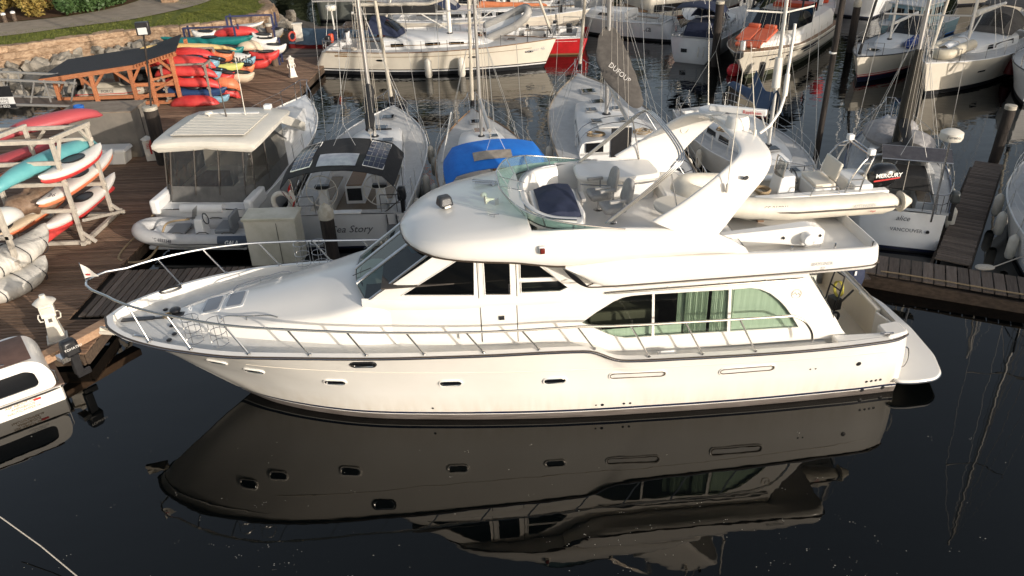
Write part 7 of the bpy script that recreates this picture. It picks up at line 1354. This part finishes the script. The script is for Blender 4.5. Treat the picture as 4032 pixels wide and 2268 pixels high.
t = thing('covered_outboard', 'navy canvas covered outboard standing behind the yacht transom', 'covered outboard', yw(-.05, -1.35, .43), PI+YA); f = MB(); secs = []
for z, r_ in ((.3, .10), (.45, .22), (.75, .27), (1.0, .24), (1.12, .12)): secs.append([(r_*1.2*math.cos(q)*(1+.1*mnoise.noise((q, z*3, 1))), r_*math.sin(q)*(1+.1*mnoise.noise((q, z*3, 5))), z) for q in np.linspace(0, 2*PI, 15)[:-1]])
f.loft(secs); obj('cover', f, NAVY, t, smooth=70); f = MB(); f.cyl((0, 0, 0), (0, 0, .4), .06); obj('stand', f, BLACK, t); f = MB(); f.box((.05, .25, .98), (.05, .01, .12)); obj('white_tag', f, GEL2, t)
# ================================================================== hardtop motor cruiser and its tender, left of centre
b = Boat('motor_cruiser', 'motor cruiser with cream ribbed hardtop and clear vinyl curtains around its cockpit', 'motor cruiser', (-9.80, 23.6), (-8.75, 34.8), 3.5, 1.25, 1.7, tw=.94, full=2.6, rake=.1, wlr=.86)
b.hull([ANTIB, BLACK, GEL2], BSTD); b.deck(GEL2, (.5, 3.6, 1.3, 1), toe=GEL, solemat=TEAKG, depth=.6); L = b.L
f = MB(); secs = []
for i in range(13): x = 3.6+(L-5.2)*i/12; t_ = i/12; W = min(b.b(x)-.28, 1.4)*(1-.25*t_); H = (1.05*(1-t_)**.7+.06); z = b.zs(x); secs.append([(x, y, q) for y, q in ((W, z), (W*.97, z+H*.7), (W*.86, z+H), (0, z+H+.07), (-W*.86, z+H), (-W*.97, z+H*.7), (-W, z))])
f.loft(secs, closed_v=False, cap=False); obj('cabin_trunk', f, GEL2, b.root, smooth=40)
f = MB(); 
def wsc(u, v): a_ = (u*2-1); return (5.6-1.7*v-.9*a_*a_*(1-.2*v), a_*(1.42-.12*v), b.zs(5)+.62+1.05*v+.15*(1-a_*a_)*(1-v))
f.grid(wsc, 14, 4); obj('windscreen', f, DARKG, b.root, smooth=60)
f = MB(); secs = []
for x, zz, w_, th in ((1.10, 3.0, 1.62, .10), (1.15, 3.05, 1.72, .24), (1.5, 3.10, 1.78, .26), (2.6, 3.14, 1.80, .24), (3.8, 3.14, 1.78, .22), (4.6, 3.06, 1.70, .18), (5.2, 2.92, 1.52, .13), (5.5, 2.82, 1.3, .07)): secs.append([(x-.18*abs(y)**2, y*w_, zz+q) for y, q in ((1, -th*.5), (1.0, 0), (.94, .05), (.6, .085), (0, .10), (-.6, .085), (-.94, .05), (-1, 0), (-1, -th*.5), (-.9, -th), (0, -th+.04), (.9, -th))])
HTM = M('cream hardtop', (.68, .64, .56), .4, col2=(.60, .57, .50), scale=1.5); f.loft(secs); ht = obj('hardtop', f, HTM, b.root, smooth=50)
f = MB(); f.box((2.55, 0, 3.225), (2.3, 2.4, .02)); obj('sunroof', f, M('dark sunroof track', (.13, .125, .115), .6), ht)
for i in range(14): f = MB(); f.beam((1.5+.165*i, -1.24, 3.25), (1.5+.165*i, 1.24, 3.25), .11, .03); obj('roof_slat', f, HTM, ht)
f = MB(); f.box((3.7, .1, 3.27), (.12, 2.0, .05)); obj('roof_track', f, GEL2, ht)
f = MB(); f.lathe([(.09, 0), (.03, .02), (.03, .12), (.16, .14), (.13, .2), (0, .22)], 12, (3.4, .75, 3.22)); obj('gps_dome', f, WPLA, ht); f = MB(); f.tube([(3.5, -.5, 3.22), (3.5, -.55, 5.3)], [.018, .008], 6); obj('whip_antenna', f, WPLA, ht); f = MB(); f.tube([(3.3, .1, 3.22), (3.6, .25, 4.5)], [.03, .012], 6); obj('whip_antenna', f, GREYC, ht)
f = MB(); f.box((4.6, -.9, 3.22), (.24, .26, .16)); f.cyl((4.6, -.9, 3.1), (4.6, -.9, 3.2), .06); obj('searchlight', f, GEL2, ht, bevel=.03)
for s_ in (1, -1):
    f = MB(); f.beam((3.9, s_*1.60, 3.0), (6.3, s_*1.50, b.zs(6)+.55), .10, .34); obj('screen_pillar', f, HTM, b.root, bevel=.03)
# vinyl curtains: lower fabric band and clear panels, on three sides
GF = M('grey enclosure fabric', (.085, .083, .08), .8, col2=(.12, .117, .11), scale=4)
ring = [(3.9, 1.56), (1.9, 1.60), (.75, 1.50), (.45, 1.25), (.38, .4), (.38, -.4), (.45, -1.25), (.75, -1.50), (1.9, -1.60), (3.9, -1.56)]
rtop = [(3.9, 1.56), (2.0, 1.60), (1.25, 1.45), (1.2, 1.2), (1.18, .4), (1.18, -.4), (1.2, -1.2), (1.25, -1.45), (2.0, -1.60), (3.9, -1.56)]
def cpt(i, k): a, c = ring[i], rtop[i]; return (a[0]+(c[0]-a[0])*k, a[1]+(c[1]-a[1])*k, 1.05+1.95*k)
for i in range(9):
    f = MB(); f.quad(cpt(i, 0), cpt(i+1, 0), cpt(i+1, .37), cpt(i, .37)); obj('fabric_skirt', f, GF, b.root, smooth=0); f = MB(); f.quad(cpt(i, .37), cpt(i+1, .37), cpt(i+1, 1), cpt(i, 1)); obj('clear_panel', f, CLEARV, b.root, smooth=0)
    f = MB(); f.beam(cpt(i, .24), cpt(i, 1), .07, .02, up=(0, 1, 0)); obj('curtain_seam', f, GREYC, b.root)
f = MB(); f.box((2.2, -.9, 1.25), (.9, .7, .9)); obj('cockpit_fridge', f, GEL2, b.root, bevel=.04); f = MB(); f.box((2.4, .7, 1.15), (1.3, .9, .55)); obj('cockpit_seat', f, M('brown cushion', (.16, .10, .075), .7), b.root, bevel=.05); f = MB(); f.box((1.3, -1.0, 1.3), (.7, .55, .75)); obj('white_locker', f, GEL2, b.root, bevel=.03)
f = MB(); f.box((-.42, 0, .33), (1.0, 3.2, .12)); obj('swim_platform', f, GEL2, b.root, bevel=.04); text('BAVARIA', .11, LETB, ht, (1.13, .3, 2.90), (0, -1, 0), (0, 0, 1), off=.02)
f = MB(); f.cyl((.1, -.65, 1.25), (.1, .75, 1.25), .16, n=12); obj('rolled_cushion', f, GEL2, b.root); b.rails(4.2, L-1.2, n=6, h=.6, pushpit=False)
for s_ in (1, -1): f = MB(); f.box((.55, s_*1.55, 1.35), (1.3, .30, .5)); obj('quarter_coaming', f, GEL2, b.root, bevel=.08)
b.strip('hull_window', 4.5, 8.2, .95, 1.2, DARKG, -1, 10, rnd=True); b.fender(2.2, 1, .6, .13); b.fender(5, -1, .6, .13)
t = thing('grey_tender', 'grey inflatable tender with a small console on the cruiser swim platform', 'tender', (-7.95, 22.85, .55), PI-.06)
GT_ = M('light grey hypalon', (.46, .455, .45), .5, col2=(.40, .395, .39), scale=3); f = MB(); rib_tubes(f, 3.75, 1.7, .225, .2, 14, .16); RT = obj('tube', f, GT_, t)
f = MB(); f.tube([(0, .86, .2), (2.2, .86, .2), (3.0, .74, .25), (3.5, .33, .32), (3.72, 0, .35)], .022, 6); f.tube([(0, -.86, .2), (2.2, -.86, .2), (3.0, -.74, .25), (3.5, -.33, .32), (3.72, 0, .35)], .022, 6); obj('rubbing_strake', f, GF, RT)
f = MB(); f.box((1.6, 0, .08), (3.0, .95, .1)); f.box((3.0, 0, .28), (.6, .55, .12)); obj('floor', f, GEL2, t, bevel=.03); f = MB(); f.loft([[(x, y, z) for y, z in ((-.55, .1), (0, -.25), (.55, .1))] for x in (.0, 2.6)]+[[(3.5, y, .25) for y in (-.1, 0, .1)]], closed_v=False, cap=False); obj('keel', f, GEL2, t)
f = MB(); f.box((1.75, 0, .42), (.34, .5, .62), taper=.75); c_ = obj('console', f, GEL2, t, bevel=.04); f = MB(); f.grid(lambda u, v: (1.92-.1*v, -.2+.4*u, .70+.36*v), 4, 2); obj('windscreen', f, TINTD, c_); f = MB(); f.tube([(1.56+.05*math.sin(a_), .15*math.cos(a_), .68+.17*math.sin(a_)) for a_ in np.linspace(0, 2*PI, 17)[:-1]], .018, 6, closed=True); obj('steering_wheel', f, BLACK, c_)
f = MB(); f.box((.95, 0, .32), (.5, .8, .3)); s2 = obj('seat', f, M('grey tender seat', (.20, .21, .22), .6), t, bevel=.05); f = MB(); f.box((.66, 0, .68), (.1, .7, .42)); obj('backrest', f, M('grey tender seat', (.20, .21, .22), .6), s2, bevel=.04); f = MB(); f.box((2.5, 0, .30), (.55, .85, .1)); obj('bow_cushion', f, M('grey tender seat', (.20, .21, .22), .6), t, bevel=.04)
NP = M('slate blue patch', (.05, .065, .095), .6); f = MB(); f.grid(lambda u, v: (.02+.95*u, .625+.228*math.cos(.9-1.6*v+.2), .2+.228*math.sin(1.3-1.7*v)), 4, 6); obj('name_patch', f, NP, RT, smooth=60); text('GALA', .17, LETW, RT, (.75, .86, .19), (-1, 0, 0), (0, -.3, 1), off=.014, shear=.2, bold=.003); text('BC 6553348', .14, LETD, RT, (3.05, .74, .30), (-.86, .20, -.03), (0, -.4, 1), off=.03, bold=.002)
for x in (.5, 1.3, 2.1): 
    for s_ in (1, -1): f = MB(); f.tube([(x, s_*.58, .42), (x+.1, s_*.55, .46), (x+.3, s_*.55, .46), (x+.4, s_*.58, .42)], .018, 5); obj('grab_handle', f, GF, RT)
f = MB(); f.tube([(.15+.0*k, .0+.16*math.cos(a_), .55+.16*math.sin(a_)) for k in (0,) for a_ in np.linspace(0, 2*PI, 15)[:-1]], .02, 5, closed=True); obj('fuel_hose', f, BLACK, t)
# ================================================================== small amphibious camper boat, lower left
hd = math.atan2(-.61, -.80); t = thing('camper_boat', 'small white camper boat with a dark side window and advert lettering, lower left corner', 'camper boat', (-10.72, 15.42, 0), hd); 
# local x towards its bow (off the picture), local y: port is away to the left of travel; the near side is y = 0
cb = MB(); secs = []
def cbs(x):
    r = min(1, max(x, 0)/.35); q = max(0, .35-x)/.35
    return [(0+.10*q*q*4, .04), (-.0, .0), (.03*q, .42), (.0, .5), (.0, .50), (.0, .98), (.02, 1.25), (.10, 1.55), (.28, 1.66), (.8, 1.70), (1.32, 1.66), (1.5, 1.55), (1.58, 1.25), (1.6, .98), (1.6, .5), (1.6, .0)]
for x, k, tp in ((-.02, .92, 1.0), (.02, 1, 1.0), (.3, 1, 1.0), (1.0, 1, 1.0), (2.4, 1, 1), (4.2, 1, 1), (5.6, .6, .9)): secs.append([(x, -.8+.8*0+((y-.8)*k+.8)*-1+1.6-0.8 if False else -(.8+(y-.8)*k), z*tp) for y, z in (( .04, -.2), (0, .1), (0, .40))]+[(x, -(.8+(y-.8)*k), z*tp) for y, z in ((1.6, .40), (1.6, .1), (1.56, -.2))])
cb.loft(secs); obj('hull', cb, GEL, t, smooth=40)
# cabin with a rounded stern edge and a window opening in its near side
def cside(u, v): 
    inn = .0 if v < .95 else .14*((v-.95)/.3)**2
    return (u, -.03-inn, v)
cab_out = round_poly([(.06, .42), (5.3, .42), (5.3, 1.24), (.50, 1.24), (.22, 1.13), (.08, .85)], .18, 6); cwin = round_poly([(.38, .58), (4.6, .58), (4.6, 1.05), (.58, 1.05), (.42, .95)], .16, 6)
f = MB(); panel(f, cab_out, [cwin], cside, .3); n_ = len(cwin); f.add([cside(*p) for p in cwin]+[(p[0], cside(*p)[1]-.05, p[1]) for p in cwin], [(i, (i+1) % n_, n_+(i+1) % n_, n_+i) for i in range(n_)]); n_ = len(cab_out); f.add([cside(*p) for p in cab_out]+[(p[0], -.8, p[1]+.03) for p in cab_out]+[(p[0], -1.57, p[1]) for p in cab_out], [(i, (i+1) % n_, n_+(i+1) % n_, n_+i) for i in range(n_)]+[(n_+i, n_+(i+1) % n_, 2*n_+(i+1) % n_, 2*n_+i) for i in range(n_)]); obj('cabin', f, GEL, t, smooth=45)
f = MB(); panel(f, cwin, [], lambda u, v: (u, cside(u, v)[1]-.03, v), .5); obj('side_window', f, DARKG, t)
f = MB(); f.grid(lambda u, v: (.36+4.9*u, -.15-1.3*v, 1.262+.05*math.sin(PI*v)), 8, 8); obj('roof_cover', f, M('brown roof cover', (.10, .055, .04), .7, col2=(.14, .08, .06), scale=3), t, smooth=60)
f = MB(); f.tube([(.9, -.25, 1.27), (1.2, -.25, 1.34), (4.5, -.25, 1.34)], .016, 6); obj('roof_rail', f, STEEL, t)
f = MB(); f.box((.12, -.8, .40), (.4, 1.5, .05)); obj('stern_deck', f, M('brown deck mat', (.12, .08, .06), .8), t); f = MB(); f.tube([(-.03, -1.58, .37), (-.05, -.8, .37), (-.03, -.02, .37), (.3, .015, .37), (5.4, .015, .37)], .026, 6); obj('rub_rail', f, RUBBER, t)
f = MB(); f.tube([(.02, -.12, .42), (.02, -.10, .78), (.16, -.10, .90), (.28, -.12, .88)], .016, 6); obj('stern_rail', f, STEEL, t)
f = MB(); f.box((.55, .004, .29), (.16, .02, .05)); obj('red_marker', f, LETR, t)
def ctx(s_, sz, x, z, m_, **k): text(s_, sz, m_, t, (x, .006 if z < .40 else -.03, z), (-1, 0, 0), (0, 0, 1), name='advert_lettering', **k)
for s_, sz, x, z, m_ in (('YTS MARINE', .06, .92, .525, LETG), ('YACHT SERVICE', .06, .95, .465, LETG)): ctx(s_, sz, x, z, m_, off=.012)
for s_, sz, x, z in (('ASK ABOUT OUR', .088, 1.22, .275), ('AMPHIBIOUS', .088, 1.12, .19), ('NAUTICAMPER.ca', .088, 1.22, .105)): ctx(s_, sz, x, z, LETB)
t2 = thing('outboard_motor', 'black outboard tilted on the stern of the white camper boat', 'outboard', (-10.62, 15.72, .45), hd+.25); f = MB(); f.box((-.25, -.2, .62), (.42, .34, .42), taper=.8); c_ = obj('cowl', f, BLACK, t2, bevel=.07); f = MB(); f.box((-.28, -.2, .2), (.2, .16, .7)); f.box((-.38, -.2, -.18), (.34, .08, .16)); obj('leg', f, BLACK, t2, bevel=.02); text('TOHATSU', .09, LETW, c_, (-.06, -.022, .62), (-1, 0, 0), (0, 0, 1), off=.004)
f = MB(); f.box((-.05, -.2, .42), (.2, .3, .14)); obj('bracket', f, STEEL, t2)
# line running into the water, lower left
f = MB(); f.tube([at(0, 2035, .6), at(160, 2150, .35), at(310, 2275, .1), at(420, 2360, .0)], .012, 5); tag(obj('mooring_line', f, ROPEW), 'thin pale line dropping into the dark water at the lower left corner', 'rope')
# ================================================================== shore: wall, boulders, lawn, path, shrubs
RS = random.Random(21)
WALL = [(-50, 33.8), (-34, 43.0), (-28.2, 46.3), (-22.1, 49.8), (-18.9, 50.4), (-16.3, 52.4), (-15.6, 54.4), (-15.8, 56.6), (-17.4, 59.0), (-22, 62.5), (-34, 68)]
GZ = 2.0
lawn_m = M('mown grass', (.095, .115, .025), .9, col2=(.165, .175, .048), scale=1.6, detail=8, bump=.05, bscale=22, spec=.1); path_m = M('gravel path', (.25, .205, .155), .9, col2=(.33, .275, .21), scale=1.5, detail=8, bump=.01, bscale=60, spec=.2); soil_m = M('brown soil', (.085, .05, .03), .95, col2=(.14, .085, .05), scale=3, detail=8, bump=.04, bscale=14, spec=.1)
wl_ = smooth_poly([Vector((x, y, 0)) for x, y in WALL], 5)
f = MB(); lp = [(p.x, p.y) for p in wl_]+[(-60, 90), (-90, 90), (-90, 34)]
panel(f, lp, [], lambda u, v: (u, v, GZ+.05*mnoise.noise((u*.3, v*.3, 0))), 1.6); struct(obj('lawn', f, lawn_m, smooth=60))
def ribbon(name, near, far, z, m_, n=24):
    a, c = smooth_poly([Vector((*p, 0)) for p in near], n//max(len(near)-1, 1)), smooth_poly([Vector((*p, 0)) for p in far], n//max(len(far)-1, 1)); n_ = min(len(a), len(c)); f = MB(); vs = []
    for i in range(n_):
        for k in range(5): q = a[i].lerp(c[i], k/4); vs.append((q.x, q.y, z+.05*mnoise.noise((q.x*.3, q.y*.3, 0))))
    f.add(vs, [(i*5+k, i*5+k+1, i*5+k+6, i*5+k+5) for i in range(n_-1) for k in range(4)]); return struct(obj(name, f, m_, smooth=60))
g2 = lambda x, y: tuple(zat('t1', x, y, GZ))[:2]
ribbon('gravel_path', [g2(-900, 420), g2(0, 310), g2(500, 248), g2(1000, 185), g2(1400, 115), g2(1750, 20), g2(1950, -80)], [g2(-900, 260), g2(0, 200), g2(500, 150), g2(800, 105), g2(1090, 40), g2(1300, -40), g2(1450, -120)], GZ+.05, path_m)
ribbon('planting_bed', [g2(-900, 255), g2(0, 195), g2(500, 145), g2(800, 100), g2(1090, 36), g2(1300, -44)], [g2(-900, 60), g2(0, 20), g2(500, -40), g2(800, -70), g2(1090, -100), g2(1300, -140)], GZ+.055, soil_m)
# stone wall, block by block
STN = M('sandy wall stone', (.20, .125, .075), .9, col2=(.42, .30, .20), scale=3, detail=8, bump=.04, bscale=8, rand=.18, spec=.2)
sw = thing('stone_wall', 'sunlit sandstone sea wall below the lawn', 'wall', (0, 0, 0)); sm = []
for k in range(6):
    R = random.Random(k); f = MB(); import itertools
    q = bmesh.new(); bmesh.ops.create_cube(q, size=1); bmesh.ops.subdivide_edges(q, edges=q.edges, cuts=2, use_grid_fill=True)
    for v_ in q.verts: v_.co = v_.co.normalized().lerp(v_.co*1.15, .72)*.86*(1+.10*mnoise.noise(v_.co*1.7+Vector((k*9, 0, 0))))
    me = bpy.data.meshes.new('block'); q.to_mesh(me); q.free(); me.materials.append(STN); sm.append(me)
acc = 0; seg = [(wl_[i], wl_[i+1]) for i in range(len(wl_)-1)]
cum = [0]
for a, c in seg: cum.append(cum[-1]+(c-a).length)
def along(s): 
    i = max(j for j in range(len(seg)) if cum[j] <= s+1e-9); a, c = seg[i]; k = (s-cum[i])/max((c-a).length, 1e-6); return a.lerp(c, k), (c-a).normalized()
nb = 0
for row, (z0, hz) in enumerate(((.95, .40), (1.32, .42), (1.70, .36))):
    s = 17.5+RS.uniform(0, .5)
    while s < cum[-1]-14 and nb < 285:
        w_ = RS.uniform(.55, 1.05); p_, d_2 = along(min(s+w_/2, cum[-1]-.01)); yw_ = math.atan2(d_2.y, d_2.x)
        inst('block', RS.choice(sm), sw, (p_.x+RS.uniform(-.05, .05)+d_2.y*(.25-.12*row), p_.y+RS.uniform(-.05, .05)-d_2.x*(.25-.12*row), z0+hz*.25+RS.uniform(-.03, .03)), rot=(RS.uniform(-.05, .05), RS.uniform(-.05, .05), yw_+RS.uniform(-.06, .06)+RS.choice((0, PI))), scale=(w_*1.05, .75, hz*1.12)); nb += 1; s += w_
f = MB(); vs = []
for p_ in wl_: vs += [(p_.x, p_.y, -.6), (p_.x-.0, p_.y, GZ+.0)]
f.add(vs, [(2*i, 2*i+2, 2*i+3, 2*i+1) for i in range(len(wl_)-1)]); obj('wall_core', f, M('mortar', (.16, .12, .085), .95), sw)
f = MB(); vs = []; k2 = 9
for p_, (a, c) in zip(wl_[:-1], seg):
    d_2 = (c-a).normalized(); nrm = Vector((d_2.y, -d_2.x, 0))
    for k in range(k2): q = p_+nrm*(k*.9); vs.append((q.x, q.y, .80-.20*k+.22*mnoise.noise((q.x*.6, q.y*.6, 3))))
f.add(vs, [(i*k2+k, i*k2+k+1, i*k2+k+k2+1, i*k2+k+k2) for i in range(len(wl_)-2) for k in range(k2-1)]); struct(obj('foreshore', f, M('dark foreshore', (.06, .05, .038), .9, col2=(.11, .095, .075), scale=2, detail=8, bump=.06, bscale=5)))
RK = M('grey boulder', (.20, .175, .14), .9, col2=(.33, .295, .245), scale=1.6, detail=8, bump=.03, bscale=7, rand=.2, spec=.2); rm = []
for k in range(7):
    q = bmesh.new(); bmesh.ops.create_icosphere(q, subdivisions=2, radius=.5)
    for v_ in q.verts: d = v_.co.normalized(); v_.co *= 1+.42*mnoise.noise(d*1.6+Vector((k*5, 1, 2)))+.12*mnoise.noise(d*4+Vector((k, 0, 0)))
    me = bpy.data.meshes.new('boulder'); q.to_mesh(me); q.free(); me.materials.append(RK); rm.append(me)
n_b = 0; R = random.Random(77)
while n_b < 260:
    s = R.uniform(17, 44); p_, d_2 = along(s); nrm = Vector((d_2.y, -d_2.x, 0)); k = R.uniform(.3, 6.0); q = p_+nrm*k
    if (q.x > -17.5 and q.y < 48.3) or q.x > -14.2: continue
    sc = R.uniform(.5, 1.25)*(1 if k > 1.0 else .75); o = bpy.data.objects.new('boulder', R.choice(rm)); COL.objects.link(o); o.location = (q.x, q.y, .98-.19*k+R.uniform(0, .25)); o.rotation_euler = (R.uniform(0, 6), R.uniform(0, 6), R.uniform(0, 6)); o.scale = (sc*R.uniform(.9, 1.4), sc*R.uniform(.8, 1.2), sc*R.uniform(.6, .95)); tag(o, 'grey riprap boulder piled at the foot of the sandstone sea wall', 'boulder', 'riprap boulders below the sea wall'); n_b += 1
# shrubs
LY = M('yellow autumn leaves', (.34, .22, .05), .7, col2=(.22, .19, .05), scale=1.2, rand=.0); LG = M('dark green leaves', (.035, .075, .02), .6, col2=(.06, .11, .03), scale=1.2); LO = M('orange autumn leaves', (.36, .15, .035), .7, col2=(.27, .19, .05), scale=1.2); STEM = M('brown twig', (.09, .06, .04), .9)
def shrub(x, y, r, h, m_, label, seed):
    t = thing('shrub', label, 'shrub', (x, y, GZ)); R = random.Random(seed); f = MB()
    for _ in range(7): a_ = R.uniform(0, 6.3); k = R.uniform(.2, .55); leaves(f, (r*k*math.cos(a_), r*k*math.sin(a_), h*R.uniform(.4, .72)), (r*.55, r*.55, h*.42), 190, .13, R)
    obj('foliage', f, m_, t, smooth=0); f = MB()
    for _ in range(5): a_ = R.uniform(0, 6.3); f.tube([(0, 0, 0), (r*.4*math.cos(a_), r*.4*math.sin(a_), h*.6)], [.04, .015], 5)
    obj('stems', f, STEM, t)
for i, (px, py, r, h, m_, lb) in enumerate(((20, 120, 1.3, 1.9, LY, 'yellow shrub cut by the left picture edge'), (190, 80, .9, 1.2, LY, 'low yellow shrub left of the post'), (330, 130, 1.2, 1.6, LY, 'round yellow shrub right of the post'), (430, 60, 1.5, 2.0, LO, 'large orange tinted shrub behind the round yellow one'), (560, 130, .9, 1.2, LG, 'dark green shrub at the path edge, leftmost green one'), (640, 50, 1.4, 1.9, LO, 'orange shrub behind the green ones'), (690, 105, .9, 1.1, LG, 'low dark green shrub in the middle of the bed'), (830, 85, 1.1, 1.4, LG, 'green shrub with yellow tips near the bed end'), (840, 5, 1.2, 1.7, LY, 'yellow shrub at the top edge behind the green one'), (980, 45, 1.1, 1.3, LG, 'green shrub near the right end of the bed'), (1060, 5, .9, 1.1, LG, 'dark green shrub at the right end of the bed'), (480, -30, 1.6, 2.2, LY, 'tall yellow shrub at the top edge'), (90, 30, 1.4, 1.9, LO, 'orange brown shrub at the top left'))):
    q = zat('t1', px, py, GZ); shrub(q.x, q.y, r, h, m_, lb, i+3)
q = zat('t1', 258, 128, GZ); t = thing('notice_post', 'wooden post with a slanted red roof in the planting bed', 'sign post', q); f = MB(); f.box((0, 0, .9), (.2, .2, 1.8)); obj('post', f, WOODO, t); f = MB(); f.beam((-1.3, .2, 2.3), (.2, -.1, 1.75), .7, .06); obj('roof', f, M('red sign roof', (.36, .09, .035), .6), t)
for px, py, lb in ((50, 195, 'short pale bollard beside the path, left one'), (130, 180, 'short pale bollard beside the path, right one')):
    q = zat('t1', px, py, GZ); t = thing('bollard', lb, 'bollard', q, 0, 'short bollards beside the path'); f = MB(); f.cyl((0, 0, 0), (0, 0, .55), .14, .13); obj('shaft', f, SOILB if False else WOODF, t); f = MB(); f.lathe([(.15, .5), (.15, .6), (.05, .64)], 10); obj('cap', f, GEL2, t)
q = zat('t1', 1440, 20, GZ); t = thing('stone_pier', 'short sandstone pier beside the path at the top edge', 'stone pier', q); f = MB(); f.box((0, 0, .5), (1.0, .8, 1.0)); obj('pier', f, STN, t, bevel=.06)
gs = MB(); R = random.Random(4)
for _ in range(26000):
    s = R.uniform(10, cum[-1]-6); p_, d_2 = along(s); nrm = Vector((-d_2.y, d_2.x, 0)); q = p_+nrm*R.uniform(.1, 4.2); a_ = R.uniform(0, 6.3); h = R.uniform(.04, .10); z = GZ+.05*mnoise.noise((q.x*.3, q.y*.3, 0)); gs.add([(q.x-.02*math.cos(a_), q.y-.02*math.sin(a_), z), (q.x+.02*math.cos(a_), q.y+.02*math.sin(a_), z), (q.x+.05*math.sin(a_), q.y+.05*math.cos(a_), z+h)], [(0, 1, 2)])
# ================================================================== beyond the frame: what shades and is mirrored in the basin
t = thing('shade_boathouse', 'unseen low timber building added right of the basin to shade the docks', 'shade_boathouse', (24.9, 10.7, 0), .02); f = MB(); f.box((0, 0, 1.9), (11, 7.6, 4.2)); obj('wall', f, M('grey boathouse boards', (.22, .20, .18), .8), t); f = MB(); f.prism([(-4.1, 3.9), (0, 5.2), (4.1, 3.9), (0, 5.05)], -5.8, 5.8, lambda u, v, o: (o, u, v)); obj('roof', f, M('dark boathouse roof', (.05, .05, .055), .8), t)  # out of view, added only to throw shade on the right docks
for x in (-3.5, 0, 3.5): f = MB(); f.box((x, 3.82, 2.2), (1.6, .06, 1.2)); obj('window', f, DARKG, t)
t = thing('shade_building', 'unseen four storey building added beyond the right side to shade the back boats', 'building', (58, 10, 0), PI/4); f = MB(); f.box((0, 0, 7), (13.5, 12, 15)); obj('wall', f, M('buff render wall', (.35, .30, .25), .85), t); f = MB(); f.box((0, 0, 14.7), (14.2, 12.7, .5)); obj('roof', f, CABIN, t)  # unseen block added to cast shade over the boats at the right back
for lv in range(4):
    for k in range(5): f = MB(); f.box((-5+2.5*k, 6.03, 2.3+3.3*lv), (1.3, .08, 1.6)); obj('window', f, DARKG, t)
BARK = M('grey brown bark', (.10, .08, .06), .9); EVG = M('evergreen leaves', (.022, .036, .014), .8, col2=(.04, .052, .02), scale=.6)
def tree(x, y, h, r, label, group, seed, leafm=EVG, z0=0, n=420):
    t = thing('shade_evergreen', label, 'tree', (x, y, z0), 0, group); R = random.Random(seed); f = MB(); f.tube([(0, 0, 0), (.1, .1, h*.5), (0, .1, h*.95)], [.35, .2, .04], 8)
    for _ in range(9): a_ = R.uniform(0, 6.3); z = h*R.uniform(.25, .8); f.tube([(0, 0, z), (r*.7*math.cos(a_), r*.7*math.sin(a_), z+.5)], [.09, .02], 5)
    obj('trunk', f, BARK, t); f = MB()
    for k in range(13): z = h*(.18+.8*k/12); rr = r*(1-.75*(k/12))*R.uniform(.75, 1.1); a_ = R.uniform(0, 6.3); leaves(f, (rr*.35*math.cos(a_), rr*.35*math.sin(a_), z), (rr, rr, h*.07), n//7, .5, R)
    obj('crown', f, leafm, t, smooth=0)
for i, (x, y, h, r) in enumerate(((46, -3.5, 12, 2.6), (66, 24, 15, 3.5))): tree(x, y, h, r, ('narrow unseen evergreen added left of the shading building', 'broad unseen evergreen added right of the shading building')[i], None, i, n=1500)  # unseen trees, added to give the building's shadow a ragged edge
fs = MB(); fs.grid(lambda u, v: (-70+210*u, 96+60*v, -.3+2.2*min(1, v*6)+3*v), 20, 8); struct(obj('far_shore', fs, soil_m))
fw_ = MB(); R = random.Random(8)
for _ in range(150): x = R.uniform(-60, 135); y = R.uniform(98, 112); h = R.uniform(11, 24); leaves(fw_, (x, y, h*.5+1), (R.uniform(2.5, 4.5), 3, h*.5), 90, 1.1, R)
o = stuff(obj('far_wood', fw_, EVG, smooth=0)); o['label'] = 'dark evergreen wood on the far shore, seen mirrored in the water'
g_o = stuff(obj('grass_tufts', gs, lawn_m, smooth=0)); g_o['label'] = 'short grass blades of the lawn above the sea wall'
